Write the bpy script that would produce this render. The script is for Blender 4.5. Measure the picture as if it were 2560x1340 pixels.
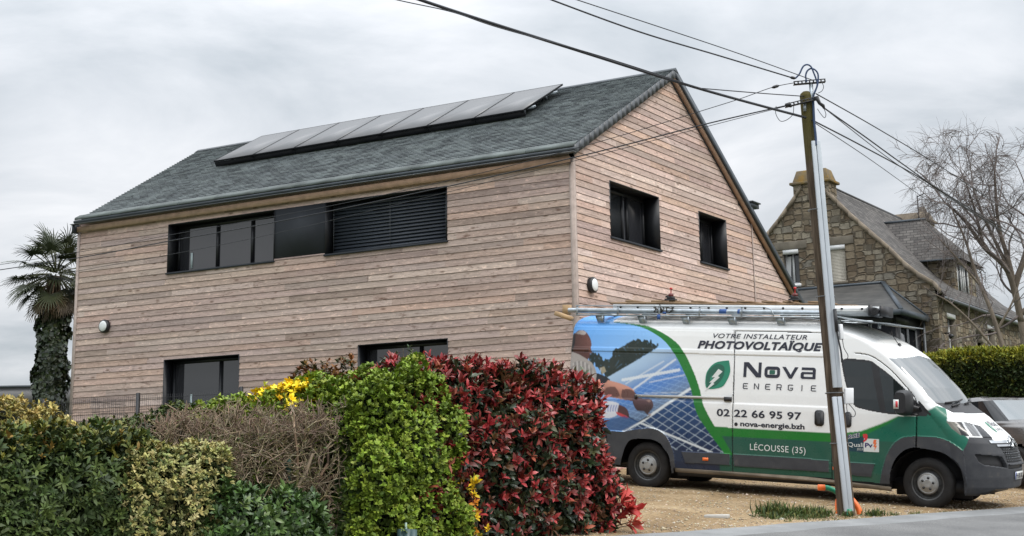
import bpy, math, random
import numpy as np
from mathutils import Vector, Matrix

# ------------------------------------------------------------------ camera
S = bpy.context.scene
COL = S.collection
for o in list(bpy.data.objects):
    bpy.data.objects.remove(o)
FPX, CY = 3707.5, 393.9
PITCH, ROLL = 0.2156, -0.0167
cam = bpy.data.cameras.new("camera")
cam.sensor_width = 36.0
cam.lens = FPX * 36.0 / 2560.0
cam.shift_y = -(670.0 - CY) / 2560.0
cam.clip_start, cam.clip_end = 0.1, 3000.0
camo = bpy.data.objects.new("camera", cam)
COL.objects.link(camo)
_c, _s = math.cos(PITCH), math.sin(PITCH)
_f = Vector((0, _c, _s)); _r0 = Vector((1, 0, 0)); _u0 = _r0.cross(_f)
_r = math.cos(ROLL) * _r0 + math.sin(ROLL) * _u0
_u = -math.sin(ROLL) * _r0 + math.cos(ROLL) * _u0
camo.matrix_world = Matrix(((_r.x, _u.x, -_f.x, 0), (_r.y, _u.y, -_f.y, 0), (_r.z, _u.z, -_f.z, 0), (0, 0, 0, 1)))
S.camera = camo

# ------------------------------------------------------------------ exposure, sky, sun
S.view_settings.view_transform = 'Standard'
S.view_settings.look = 'None'
S.view_settings.gamma = 1.0
S.view_settings.exposure = 0.16
SUN_EL, SUN_AZ = math.radians(48), math.radians(128)      # azimuth clockwise from +Y
SUN_STRENGTH = 1.5
w = bpy.data.worlds.new("World"); S.world = w; w.use_nodes = True
nt = w.node_tree; N = nt.nodes; L = nt.links
for n in list(N): N.remove(n)
def wn(t, **k):
    n = N.new(t)
    for a, b in k.items(): setattr(n, a, b)
    return n
out = wn('ShaderNodeOutputWorld'); bg = wn('ShaderNodeBackground')
sky = wn('ShaderNodeTexSky'); sky.sky_type = 'NISHITA'; sky.sun_disc = False
sky.sun_elevation = SUN_EL; sky.sun_rotation = SUN_AZ
tc = wn('ShaderNodeTexCoord'); sep = wn('ShaderNodeSeparateXYZ'); L.new(tc.outputs['Generated'], sep.inputs[0])
def wmath(op, a, b=None):
    n = wn('ShaderNodeMath', operation=op)
    for i, v in enumerate((a, b)):
        if v is None: continue
        if isinstance(v, (int, float)): n.inputs[i].default_value = v
        else: L.new(v, n.inputs[i])
    return n.outputs[0]
zc = wmath('MAXIMUM', sep.outputs['Z'], 0.0)
den = wmath('ADD', zc, 0.16)
cx = wmath('DIVIDE', sep.outputs['X'], den); cyy = wmath('DIVIDE', sep.outputs['Y'], den)
cmb = wn('ShaderNodeCombineXYZ'); L.new(cx, cmb.inputs[0]); L.new(cyy, cmb.inputs[1])
def wnoise(sc, det, ro, dist, off):
    mp = wn('ShaderNodeMapping'); mp.inputs['Location'].default_value = off
    L.new(cmb.outputs[0], mp.inputs[0])
    n = wn('ShaderNodeTexNoise'); n.inputs['Scale'].default_value = sc; n.inputs['Detail'].default_value = det
    n.inputs['Roughness'].default_value = ro; n.inputs['Distortion'].default_value = dist
    L.new(mp.outputs[0], n.inputs['Vector']); return n.outputs['Fac']
n1 = wnoise(1.6, 8, .56, .5, (3.1, 1.7, 0)); n2 = wnoise(.55, 3, .5, .2, (8.2, 0.4, 0))
nsum = wmath('ADD', wmath('MULTIPLY', n1, .62), wmath('MULTIPLY', n2, .38))
rmp = wn('ShaderNodeValToRGB')
e = rmp.color_ramp.elements
e[0].position = .38; e[0].color = (.475, .515, .555, 1)
e[1].position = .63; e[1].color = (.86, .865, .885, 1)
m_ = e.new(.50); m_.color = (.655, .68, .715, 1)
L.new(nsum, rmp.inputs[0])
# overcast sky: brighter towards the zenith
lum = wmath('ADD', .925, wmath('MULTIPLY', wmath('POWER', zc, 1.9), 3.7))
cl = wn('ShaderNodeVectorMath', operation='SCALE'); L.new(rmp.outputs[0], cl.inputs[0]); L.new(lum, cl.inputs['Scale'])
sk = wn('ShaderNodeVectorMath', operation='SCALE'); L.new(sky.outputs[0], sk.inputs[0]); sk.inputs['Scale'].default_value = .1
mx = wn('ShaderNodeMix', data_type='RGBA'); mx.inputs['Factor'].default_value = .92
L.new(sk.outputs[0], mx.inputs['A']); L.new(cl.outputs[0], mx.inputs['B'])
L.new(mx.outputs['Result'], bg.inputs['Color']); bg.inputs['Strength'].default_value = 1.0
L.new(bg.outputs[0], out.inputs['Surface'])
sun = bpy.data.lights.new("sun", 'SUN'); sun.energy = SUN_STRENGTH; sun.angle = math.radians(14); sun.color = (1, .95, .88)
suno = bpy.data.objects.new("sun", sun); COL.objects.link(suno)
_sd = Vector((math.sin(SUN_AZ) * math.cos(SUN_EL), math.cos(SUN_AZ) * math.cos(SUN_EL), math.sin(SUN_EL)))
suno.rotation_euler = _sd.to_track_quat('Z', 'Y').to_euler()
suno.location = (8, -8, 30)

# ------------------------------------------------------------------ helpers
R_ = np.random.default_rng(11)
def V3(*a): return np.array(a, float)
def tag(o, label=None, cat=None, group=None, kind=None):
    if label: o['label'] = label
    if cat: o['category'] = cat
    if group: o['group'] = group
    if kind: o['kind'] = kind
    return o
def thing(name, loc, label, cat, group=None):
    o = bpy.data.objects.new(name, None); o.empty_display_size = .2
    o.location = tuple(float(x) for x in loc); COL.objects.link(o)
    return tag(o, label, cat, group)
def wloc(o):
    l = Vector(o.location)
    while o.parent: o = o.parent; l += Vector(o.location)
    return l
def link(name, me, parent=None, base=None):
    o = bpy.data.objects.new(name, me); COL.objects.link(o)
    if parent:
        o.parent = parent; o.location = -wloc(parent)
    return o
def rebase(o, p):
    """move a mesh object's origin to world point p without moving it"""
    p = Vector(tuple(float(x) for x in p))
    o.data.transform(Matrix.Translation(-p)); o.location = p; return o
def mesh_np(name, Vt, F, mats, parent=None, matidx=None, smooth=False, col=None, uv=None):
    Vt = np.asarray(Vt, np.float32); me = bpy.data.meshes.new(name)
    if isinstance(F, np.ndarray):
        k = F.shape[1]; flat = F.astype(np.int32).ravel(); starts = np.arange(0, len(flat), k, dtype=np.int32); tot = np.full(len(F), k, np.int32)
    else:
        tot = np.array([len(f) for f in F], np.int32); starts = np.concatenate(([0], np.cumsum(tot)[:-1])).astype(np.int32)
        flat = np.array([i for f in F for i in f], np.int32)
    me.vertices.add(len(Vt)); me.vertices.foreach_set('co', Vt.ravel())
    me.loops.add(len(flat)); me.loops.foreach_set('vertex_index', flat)
    me.polygons.add(len(tot)); me.polygons.foreach_set('loop_start', starts); me.polygons.foreach_set('loop_total', tot)
    for m in (mats if isinstance(mats, (list, tuple)) else [mats]): me.materials.append(m)
    if matidx is not None: me.polygons.foreach_set('material_index', np.asarray(matidx, np.int32))
    me.update(calc_edges=True)
    if smooth is True: me.polygons.foreach_set('use_smooth', np.ones(len(tot), bool))
    if col is not None:
        a = me.color_attributes.new('Col', 'FLOAT_COLOR', 'POINT')
        c4 = np.ones((len(Vt), 4), np.float32); c4[:, :3] = col; a.data.foreach_set('color', c4.ravel())
    if uv is not None:
        ul = me.uv_layers.new(name='UVMap'); ul.data.foreach_set('uv', np.asarray(uv, np.float32)[flat].ravel())
    me.validate(); return link(name, me, parent)
class MB:
    def __init__(s): s.v = []; s.f = []; s.m = []; s.uv = []; s.mi = 0
    def add(s, vs, fs, uv=None):
        n = len(s.v); s.v += [tuple(map(float, v)) for v in vs]
        s.uv += ([tuple(u) for u in uv] if uv is not None else [(0, 0)] * len(vs))
        for f in fs: s.f.append(tuple(i + n for i in f)); s.m.append(s.mi)
    def box(s, o, ax, ay, az):
        o, ax, ay, az = map(np.asarray, (o, ax, ay, az))
        vs = [o + i * ax + j * ay + k * az for k in (0, 1) for j in (0, 1) for i in (0, 1)]
        fs = [(0, 2, 3, 1), (4, 5, 7, 6), (0, 1, 5, 4), (2, 6, 7, 3), (0, 4, 6, 2), (1, 3, 7, 5)]
        if np.dot(np.cross(ax, ay), az) < 0: fs = [f[::-1] for f in fs]
        s.add(vs, fs)
    def bar(s, p0, p1, w, h=None, up=(0, 0, 1)):
        p0, p1 = np.asarray(p0, float), np.asarray(p1, float); h = h or w
        d = p1 - p0; sd = np.cross(d, up); n = np.linalg.norm(sd)
        if n < 1e-6: sd = np.array([1., 0, 0]); n = 1
        sd = sd / n; u = np.cross(sd, d); u /= np.linalg.norm(u)
        s.box(p0 - sd * w / 2 - u * h / 2, sd * w, u * h, d)
    def tube(s, pts, r, n=6, cap=True):
        pts = np.asarray(pts, float); rs = np.broadcast_to(np.asarray(r, float), (len(pts),))
        T = np.gradient(pts, axis=0); T /= np.linalg.norm(T, axis=1)[:, None] + 1e-12
        a = np.array([0, 0, 1.]) if abs(T[0][2]) < .9 else np.array([1., 0, 0])
        vs = []; u = np.cross(T[0], a); u /= np.linalg.norm(u)
        for p, t, rr in zip(pts, T, rs):
            u = u - t * (u @ t); u /= np.linalg.norm(u); b = np.cross(t, u)
            for k in range(n):
                an = 2 * math.pi * k / n; vs.append(p + rr * (math.cos(an) * u + math.sin(an) * b))
        fs = []
        for i in range(len(pts) - 1):
            for k in range(n):
                k2 = (k + 1) % n; fs.append((i * n + k, i * n + k2, (i + 1) * n + k2, (i + 1) * n + k))
        if cap: fs += [tuple(range(n))[::-1], tuple(range((len(pts) - 1) * n, len(pts) * n))]
        s.add(vs, fs)
    def lathe(s, c, ax, prof, n=32, ref=None):
        """prof: (distance along axis, radius)"""
        c, ax = np.asarray(c, float), np.asarray(ax, float); ax = ax / np.linalg.norm(ax)
        u = np.cross(ax, (0, 0, 1.) if abs(ax[2]) < .9 else (1., 0, 0)); u /= np.linalg.norm(u); b = np.cross(ax, u)
        vs = []
        for t, r in prof:
            for k in range(n):
                an = 2 * math.pi * k / n; vs.append(c + ax * t + r * (math.cos(an) * u + math.sin(an) * b))
        fs = [(i * n + k, i * n + (k + 1) % n, (i + 1) * n + (k + 1) % n, (i + 1) * n + k) for i in range(len(prof) - 1) for k in range(n)]
        s.add(vs, fs)
    def disc(s, c, ax, r, n=24):
        c, ax = np.asarray(c, float), np.asarray(ax, float); ax = ax / np.linalg.norm(ax)
        u = np.cross(ax, (0, 0, 1.) if abs(ax[2]) < .9 else (1., 0, 0)); u /= np.linalg.norm(u); b = np.cross(ax, u)
        s.add([c + r * (math.cos(2 * math.pi * k / n) * u + math.sin(2 * math.pi * k / n) * b) for k in range(n)], [tuple(range(n))])
    def quad(s, a, b, c, d, uv=None): s.add([a, b, c, d], [(0, 1, 2, 3)], uv)
    def prism(s, poly, ex):
        """poly: planar 3-D points, extruded by vector ex"""
        n = len(poly); P = [np.asarray(p, float) for p in poly]; ex = np.asarray(ex, float)
        s.add(P + [p + ex for p in P], [tuple(range(n))[::-1], tuple(range(n, 2 * n))] + [(i, (i + 1) % n, n + (i + 1) % n, n + i) for i in range(n)])
    def build(s, name, mats, parent=None, smooth=False, uv=False):
        o = mesh_np(name, np.array(s.v), s.f, mats, parent, s.m, smooth, uv=np.array(s.uv) if uv else None)
        return o
def fixnormals(o):
    import bmesh
    b = bmesh.new(); b.from_mesh(o.data); bmesh.ops.recalc_face_normals(b, faces=b.faces); b.to_mesh(o.data); b.free(); return o
def bevel(o, wd=.01, seg=2, ang=40):
    m = o.modifiers.new('bevel', 'BEVEL'); m.width = wd; m.segments = seg; m.limit_method = 'ANGLE'; m.angle_limit = math.radians(ang); return o
def smooth_by_angle(o, ang=40):
    me = o.data; me.polygons.foreach_set('use_smooth', np.ones(len(me.polygons), bool))
    me.set_sharp_from_angle(angle=math.radians(ang)); return o

# ------------------------------------------------------------------ materials
def srgb(r, g, b):
    f = lambda c: (c / 255 / 12.92) if c / 255 <= .04045 else ((c / 255 + .055) / 1.055) ** 2.4
    return (f(r), f(g), f(b))
class Mat:
    def __init__(s, name, rough=.6, metal=0.0, spec=.5, color=(.5, .5, .5), coat=0):
        s.m = bpy.data.materials.new(name); s.m.use_nodes = True; s.t = s.m.node_tree
        s.b = s.t.nodes['Principled BSDF']
        s.b.inputs['Roughness'].default_value = rough; s.b.inputs['Metallic'].default_value = metal
        s.b.inputs['Base Color'].default_value = (*color, 1); s.b.inputs['Specular IOR Level'].default_value = spec
        s.b.inputs['Coat Weight'].default_value = coat; s.b.inputs['Coat Roughness'].default_value = .05
        m = s.m; m.diffuse_color = (*color, 1)
    def n(s, t, **k):
        n = s.t.nodes.new(t)
        for a, v in k.items(): setattr(n, a, v)
        return n
    def l(s, a, b): s.t.links.new(a, b)
    def coord(s, kind='Object', scale=(1, 1, 1), rot=(0, 0, 0)):
        tcn = s.n('ShaderNodeTexCoord'); mp = s.n('ShaderNodeMapping'); mp.inputs['Scale'].default_value = scale; mp.inputs['Rotation'].default_value = rot
        s.l(tcn.outputs[kind], mp.inputs[0]); return mp.outputs[0]
    def noise(s, vec, scale, det=4, rough=.55, dist=0):
        n = s.n('ShaderNodeTexNoise'); n.inputs['Scale'].default_value = scale; n.inputs['Detail'].default_value = det
        n.inputs['Roughness'].default_value = rough; n.inputs['Distortion'].default_value = dist; s.l(vec, n.inputs['Vector']); return n.outputs['Fac']
    def ramp(s, fac, stops):
        r = s.n('ShaderNodeValToRGB'); el = r.color_ramp.elements
        while len(el) < len(stops): el.new(.5)
        for e_, (p, c) in zip(el, stops): e_.position = p; e_.color = (*c, 1) if len(c) == 3 else c
        s.l(fac, r.inputs[0]); return r.outputs[0]
    def mix(s, fac, a, b, mode='MIX'):
        m = s.n('ShaderNodeMix', data_type='RGBA', blend_type=mode)
        for nm, v in (('Factor', fac), ('A', a), ('B', b)):
            i = m.inputs[nm] if nm == 'Factor' else [q for q in m.inputs if q.name == nm and q.type == 'RGBA'][0]
            if isinstance(v, (int, float)): i.default_value = v
            elif isinstance(v, tuple): i.default_value = (*v, 1)
            else: s.l(v, i)
        return [q for q in m.outputs if q.type == 'RGBA'][0]
    def math(s, op, a, b=0.0):
        m = s.n('ShaderNodeMath', operation=op)
        for i, v in enumerate((a, b)):
            if isinstance(v, (int, float)): m.inputs[i].default_value = v
            else: s.l(v, m.inputs[i])
        return m.outputs[0]
    def color(s, c): s.l(c, s.b.inputs['Base Color']); return s
    def rough(s, r): s.l(r, s.b.inputs['Roughness']); return s
    def bump(s, h, strength=.4, dist=.01):
        b = s.n('ShaderNodeBump'); b.inputs['Strength'].default_value = strength; b.inputs['Distance'].default_value = dist
        s.l(h, b.inputs['Height']); s.l(b.outputs[0], s.b.inputs['Normal']); return s
    def attr(s, name='Col'):
        a = s.n('ShaderNodeVertexColor'); a.layer_name = name; return a.outputs['Color']
def simple(name, col, rough=.6, metal=0., spec=.5, var=.12, vscale=6., bump=0., coat=0):
    m = Mat(name, rough, metal, spec, col, coat); v = m.coord()
    nz = m.noise(v, vscale, 5)
    a = tuple(c * (1 - var) for c in col); b = tuple(min(1, c * (1 + var)) for c in col)
    m.color(m.ramp(nz, [(.3, a), (.7, b)]))
    if bump: m.bump(m.noise(v, vscale * 12, 3), bump, .004)
    return m.m
M = {}
M['black_alu'] = simple('black_aluminium', (.012, .013, .016), .45, 0, .4, .2, 3)
M['anthracite'] = simple('anthracite_panel', (.030, .034, .041), .7, 0, .25, .12, 1.2)
M['blind'] = simple('blind_slats', (.030, .038, .049), .45, .0, .5, .15, 3)
M['zinc'] = simple('zinc', (.13, .14, .15), .5, .4, .5, .2, 2.5)
M['lead'] = simple('dark_zinc', (.045, .055, .065), .5, .3, .5, .2, 4)
M['galv'] = simple('galvanised_steel', (.36, .40, .43), .42, .65, .5, .25, 9)
M['white_plastic'] = simple('white_plastic', (.72, .73, .74), .4, 0, .5, .05, 3)
M['grey_plastic'] = simple('grey_pvc_trunking', (.46, .50, .54), .45, 0, .5, .08, 3)
M['black_plastic'] = simple('black_plastic', (.014, .014, .016), .5, 0, .5, .2, 8)
M['rubber'] = simple('tyre_rubber', (.016, .015, .0145), .85, 0, .3, .35, 9, .2)
M['steel'] = simple('wheel_steel', (.30, .30, .29), .45, .6, .5, .2, 14)
M['dark_steel'] = simple('dark_steel', (.03, .03, .032), .5, .5, .5, .2, 10)
M['orange'] = simple('orange_plastic', (.85, .17, .03), .45, 0, .5, .1, 6)
M['green_pipe'] = simple('green_pipe', (.01, .24, .13), .45, 0, .5, .12, 6)
M['red_steel'] = simple('red_paint', (.55, .03, .03), .4, 0, .5, .1, 6)
M['blue_strap'] = simple('blue_strap', (.03, .09, .28), .6, 0, .5, .1, 6)
M['blue_cable'] = simple('blue_cable', (.02, .045, .11), .5, 0, .5, .1, 6)
M['cable'] = simple('black_cable', (.022, .024, .03), .6, 0, .4, .1, 2)
M['lamp_white'] = simple('opal_diffuser', (.72, .74, .74), .35, 0, .5, .04, 4)
def glass_mat(name, base, ior=1.9, rough=.03):
    m = Mat(name, rough, 0, .5, base); m.b.inputs['IOR'].default_value = ior
    v = m.coord(); m.bump(m.noise(v, 1.3, 2), .02, .02); return m.m
M['house_glass'] = glass_mat('window_glass', (.022, .023, .027), 1.75)
M['van_glass'] = glass_mat('vehicle_glass', (.012, .017, .018), 1.6, .02)

# ------------------------------------------------------------------ terrain, driveway, road
def gz(x, y):
    x = np.asarray(x, float); y = np.asarray(y, float)
    xc = np.clip(x, -14, 14); z = -1.6 - .05 * xc + .0721 * np.minimum(y, 60)
    top = .22 - .02 * xc
    k = .25                                       # smooth minimum: the rise levels out behind the hedge
    h = np.clip(.5 + .5 * (top - z) / k, 0, 1)
    return np.where(y < 22.5, z, top * (1 - h) + z * h - k * h * (1 - h)) if False else (np.minimum(z, top) - 0.0)
def sheet(name, xs_, ys_, zoff, mat, fn=None):
    X, Y = np.meshgrid(xs_, ys_); Z = gz(X, Y) + zoff
    if fn is not None: Z = Z + fn(X, Y)
    nx, ny = len(xs_), len(ys_); i = np.arange(nx * ny).reshape(ny, nx)
    F = np.stack([i[:-1, :-1], i[:-1, 1:], i[1:, 1:], i[1:, :-1]], -1).reshape(-1, 4)
    return mesh_np(name, np.stack([X, Y, Z], -1).reshape(-1, 3), F, mat, smooth=True)
m = Mat('gravel_sand', .95, 0, .2); v = m.coord()
c1 = m.ramp(m.noise(v, .9, 6, .6, .4), [(.3, (.19, .13, .07)), (.5, (.28, .20, .112)), (.72, (.385, .30, .19))])
c2 = m.ramp(m.noise(v, 22, 4, .75), [(.33, (.30, .24, .18)), (.5, (1, 1, 1)), (.72, (1.5, 1.45, 1.35))])
m.color(m.mix(.8, c1, c2, 'MULTIPLY')); m.bump(m.noise(v, 26, 4, .7), .7, .03); M['gravel'] = m.m
m = Mat('meadow', .95, 0, .2); v = m.coord()
m.color(m.ramp(m.noise(v, .6, 6), [(.3, (.05, .07, .025)), (.7, (.10, .12, .045))])); M['meadow'] = m.m
m = Mat('asphalt', .9, 0, .3); v = m.coord()
c1 = m.ramp(m.noise(v, 1.2, 5), [(.3, (.125, .125, .125)), (.7, (.19, .19, .187))])
c2 = m.ramp(m.noise(v, 75, 2, .8), [(.3, (.45, .45, .45)), (.55, (1, 1, 1)), (.75, (1.7, 1.7, 1.65))])
m.color(m.mix(.85, c1, c2, 'MULTIPLY')); m.bump(m.noise(v, 75, 2), .5, .01); M['asphalt'] = m.m
m = Mat('smooth_tar', .85, 0, .3); v = m.coord()
c1 = m.ramp(m.noise(v, 2.5, 6, .6), [(.3, (.185, .19, .19)), (.7, (.265, .27, .27))])
c2 = m.ramp(m.noise(v, 90, 2, .7), [(.3, (.75, .75, .75)), (.6, (1, 1, 1))])
m.color(m.mix(.8, c1, c2, 'MULTIPLY')); m.bump(m.noise(v, 60, 3), .25, .008); M['tar'] = m.m
xs1 = np.concatenate((np.linspace(-900, -30, 12), np.linspace(-26, 30, 113), np.linspace(36, 900, 12)))
ys1 = np.concatenate((np.linspace(-200, -8, 8), np.linspace(-6, 50, 113), np.linspace(56, 1500, 14)))
tag(sheet('ground', xs1, ys1, 0.0, M['meadow']), kind='structure')
def bumps(X, Y):
    return .012 * np.sin(3.1 * X + 1.3 * Y) * np.sin(2.3 * Y - .7 * X) + .008 * np.sin(7.7 * X - 2.0 * Y) + .006 * np.sin(5.1 * Y + 9 * X)
# driveway in front of and beside the timber house
tag(sheet('driveway', np.linspace(-1.5, 22, 95), np.linspace(13, 31, 73), .018, M['gravel'], lambda X, Y: .5 * bumps(X, Y)), kind='structure')
# road: strip that follows the line  P0 + t*d
RP0 = V3(1.506, 15.52, 0); RD = V3(6.793 - 1.506, 20.48 - 15.52, 0); RD /= np.linalg.norm(RD); RN = V3(RD[1], -RD[0], 0)
def strip(name, off0, off1, zoff, mat, t0=-40, t1=60, n=260, m=6, rag=0.0):
    t = np.linspace(t0, t1, n); ww = np.linspace(0, 1, m)
    e0 = off0 + rag * (np.sin(t * 2.3) + .6 * np.sin(t * 5.1 + 1) + .5 * np.sin(t * 11.7))
    P = RP0[None, None] + t[:, None, None] * RD + (e0[:, None] * (1 - ww) + off1 * ww)[:, :, None] * RN
    P[:, :, 2] = gz(P[:, :, 0], P[:, :, 1]) + zoff
    i = np.arange(n * m).reshape(n, m)
    F = np.stack([i[:-1, :-1], i[:-1, 1:], i[1:, 1:], i[1:, :-1]], -1).reshape(-1, 4)
    o = mesh_np(name, P.reshape(-1, 3), F[:, ::-1], mat, smooth=True); return tag(o, kind='structure')
strip('road_edge', 0.0, .75, .036, M['tar'], rag=.018)
strip('road', .55, 7.5, .042, M['asphalt'], m=16, rag=.03)

# ------------------------------------------------------------------ timber house
YAW = 0.547
A = V3(-math.cos(YAW), math.sin(YAW), 0); B = V3(math.sin(YAW), math.cos(YAW), 0); Zv = V3(0, 0, 1)
C0 = V3(1.0393, 25.0, 0)
def H(u, v, z): return C0 + u * A + v * B + z * Zv
house = thing('timber_house', H(0, 0, .1), 'large two-storey house clad in weathered horizontal timber boards under a slate roof', 'house')
m = Mat('larch_boards', .8, 0, .2)
uvn = m.n('ShaderNodeTexCoord').outputs['UV']
def uvscale(m, uvn, sx, sy):
    mp = m.n('ShaderNodeMapping'); mp.inputs['Scale'].default_value = (sx, sy, 1); m.l(uvn, mp.inputs[0]); return mp.outputs[0]
base = m.attr('Col')
g1 = m.noise(uvscale(m, uvn, 1.1, 26), 1.6, 7, .65, 1.1)
g2 = m.noise(uvscale(m, uvn, 3.2, 11), 1.5, 4, .6, 1.8)
c = m.mix(1, base, m.ramp(g1, [(.25, (.60, .56, .54)), (.5, (1, 1, 1)), (.75, (1.26, 1.25, 1.22))]), 'MULTIPLY')
c = m.mix(1, c, m.ramp(g2, [(.30, (.56, .50, .48)), (.43, (1, 1, 1)), (.57, (1, 1, 1)), (.70, (1.55, 1.50, 1.45))]), 'MULTIPLY')
vo = m.n('ShaderNodeTexVoronoi'); vo.inputs['Scale'].default_value = 1.0; m.l(uvscale(m, uvn, 2.0, 5.5), vo.inputs['Vector'])
c = m.mix(m.ramp(vo.outputs['Distance'], [(.05, (.75, .75, .75)), (.16, (0, 0, 0))]), c, (.13, .075, .05))
c = m.mix(.5, c, m.ramp(m.noise(uvscale(m, uvn, .25, .3), 1, 4), [(.3, (.82, .82, .84)), (.7, (1.14, 1.12, 1.1))]), 'MULTIPLY')
m.color(c); m.bump(g1, .25, .004); M['larch'] = m.m
WOOD = [(.345, .262, .222), (.325, .253, .220), (.372, .290, .247), (.305, .242, .214), (.345, .252, .205), (.372, .300, .262), (.275, .212, .184)]
PITCH_B = .12
def clad(name, P, outn, zlo, zhi, rng, holes, parent, tint=1.0, seed=1, zref=0.0):
    """P(u,z)->world; rng(z)->(ua,ub); holes: (u0,u1,z0,z1)"""
    rg = np.random.default_rng(seed); mb = MB(); cols = []
    r0 = int(math.floor((zlo - zref) / PITCH_B)); r1 = int(math.ceil((zhi - zref) / PITCH_B))
    for r in range(r0, r1):
        zr = zref + r * PITCH_B
        zs = sorted({max(zr, zlo), min(zr + PITCH_B, zhi)} | {z for h in holes for z in h[2:] if zr < z < zr + PITCH_B} | ({zr + .007} if zr + .007 > zlo else set()))
        zs = [z for z in zs if zlo <= z <= zhi]
        j = -5 + rg.random() * 3; joints = [j]
        while j < 16: j += rg.uniform(1.1, 3.9); joints.append(j)
        jc = [np.array(WOOD[rg.integers(len(WOOD))]) * rg.uniform(.86, 1.12) * 1.36 * tint * np.array([1, rg.uniform(.98, 1.01), rg.uniform(.97, 1.03)]) for _ in joints]
        jo = rg.random(len(joints)) * 40
        for z0, z1 in zip(zs[:-1], zs[1:]):
            if z1 - z0 < 1e-4: continue
            zm = (z0 + z1) / 2; groove = zm < zr + .007
            a0, b0 = rng(z0); a1, b1 = rng(z1)
            if b0 <= a0: continue
            cuts = [(a0, b0)]
            for h in holes:
                if h[2] < zm < h[3]:
                    cuts = [q for (p, q_) in cuts for q in ((p, min(q_, h[0])), (max(p, h[1]), q_)) if q[1] - q[0] > 1e-4]
            fr = lambda z: .018 - .013 * (z - zr) / PITCH_B
            for ca, cb in cuts:
                for k in range(len(joints) - 1):
                    s, e_ = max(ca, joints[k]), min(cb, joints[k + 1])
                    if e_ - s < 1e-4: continue
                    s2 = a1 if s == a0 else s; e2 = b1 if e_ == b0 else e_
                    if e2 <= s2: continue
                    o0, o1 = (-.012, -.012) if groove else (fr(z0), fr(z1))
                    pts = [P(s, z0) + outn * o0, P(e_, z0) + outn * o0, P(e2, z1) + outn * o1, P(s2, z1) + outn * o1]
                    uv = [(s + jo[k], z0), (e_ + jo[k], z0), (e2 + jo[k], z1), (s2 + jo[k], z1)]
                    mb.add(pts, [(0, 1, 2, 3)], uv); cols += [jc[k]] * 4
                    if not groove and abs(z0 - (zr + .007)) < 1e-6:      # lower lip of the board
                        q = [P(s, z0) - outn * .012, P(e_, z0) - outn * .012, P(e_, z0) + outn * o0, P(s, z0) + outn * o0]
                        mb.add(q, [(0, 1, 2, 3)], [uv[0], uv[1], uv[1], uv[0]]); cols += [jc[k]] * 4
    return mesh_np(name, np.array(mb.v), mb.f, M['larch'], parent, col=np.array(cols), uv=np.array(mb.uv))
UL = 12.07
ZT, ZB, ZL = 5.267, 4.262, 2.516
FW = [(6.64, 9.46, ZB, ZT), (5.387, 6.64, ZB + .035, ZT), (2.597, 5.387, ZB, ZT), (7.466, 9.462, .42, ZL), (2.6, 4.591, .42, ZL)]
GW = [(1.319, 3.337, 4.243, 5.275), (5.147, 6.518, 4.243, 5.275)]
clad('wall', lambda u, z: H(u, 0, z), -B, .1, 5.62, lambda z: (.055, UL - .05), FW, house, 1.0, 3, ZB)
LS = .551                                                   # slope of the street-side roof
def gtop_l(z): return -.18 + (z - 5.62 + .1) / LS
def gtop_r(z): return 3.977 + (7.939 - .15 - z) / .6265
clad('wall', lambda v_, z: H(0, v_, z), -A, .1, 7.80, lambda z: (max(.055, gtop_l(z)), min(11.2, gtop_r(z))), GW, house, 1.1, 5, ZB)  # lighter tint: the gable's stronger daylight put into the board colour
# rear and far walls, plain boards
def plainwall(pts, name):
    mb = MB(); mb.add(pts, [tuple(range(len(pts)))], [(p[0], p[2]) for p in pts]); o = mesh_np(name, np.array(mb.v), mb.f, M['larch'], house, col=np.tile(WOOD[0], (len(pts), 1)), uv=np.array(mb.uv)); return o
plainwall([H(UL, 0, .1), H(UL, 0, 5.6), H(UL, 4.05, 7.85), H(UL, 11.2, 3.3), H(UL, 11.2, .1)], 'wall')
plainwall([H(0, 11.2, .1), H(0, 11.2, 3.3), H(UL, 11.2, 3.3), H(UL, 11.2, .1)], 'wall')
# corner posts
M['post'] = simple('silvered_post', (.36, .295, .26), .8, 0, .2, .2, 8)
mb = MB(); mb.box(H(.055, -.03, .1), -A * .085, B * .085, Zv * 5.36); mb.build('corner_post', M['post'], house)
mb = MB(); mb.box(H(UL - .05, -.03, .1), A * .075, B * .075, Zv * 5.36); mb.build('corner_post', M['post'], house)
mb = MB(); mb.box(H(-.022, 7.885, .1), -A * .012, B * .035, Zv * 5.3); mb.build('joint_cover', M['post'], house)
# slate roof
m = Mat('slates', .5, 0, .5); uvn = m.n('ShaderNodeTexCoord').outputs['UV']
bt = m.n('ShaderNodeTexBrick'); bt.offset = .5; bt.inputs['Scale'].default_value = 1; bt.inputs['Mortar Size'].default_value = .004
bt.inputs['Brick Width'].default_value = .22; bt.inputs['Row Height'].default_value = .11
bt.inputs['Color1'].default_value = (.075, .085, .090, 1); bt.inputs['Color2'].default_value = (.235, .258, .262, 1); bt.inputs['Mortar'].default_value = (.02, .022, .024, 1)
m.l(uvn, bt.inputs['Vector'])
c = m.mix(.8, bt.outputs['Color'], m.ramp(m.noise(uvn, 2.2, 5, .65), [(.3, (.62, .63, .68)), (.7, (1.3, 1.34, 1.32))]), 'MULTIPLY')
c = m.mix(m.ramp(m.noise(uvscale(m, uvn, 1.3, 9.09), 1.5, 5, .75), [(.50, (0, 0, 0)), (.66, (.8, .8, .8))]), c, (.33, .365, .36))
c = m.mix(m.ramp(m.noise(uvscale(m, uvn, 1.6, 9.09), 2.2, 4, .7), [(.34, (.75, .75, .75)), (.46, (0, 0, 0))]), c, (.045, .050, .057))
m.color(c); m.bump(m.noise(uvn, 30, 3), .25, .004); M['slate'] = m.m
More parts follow.
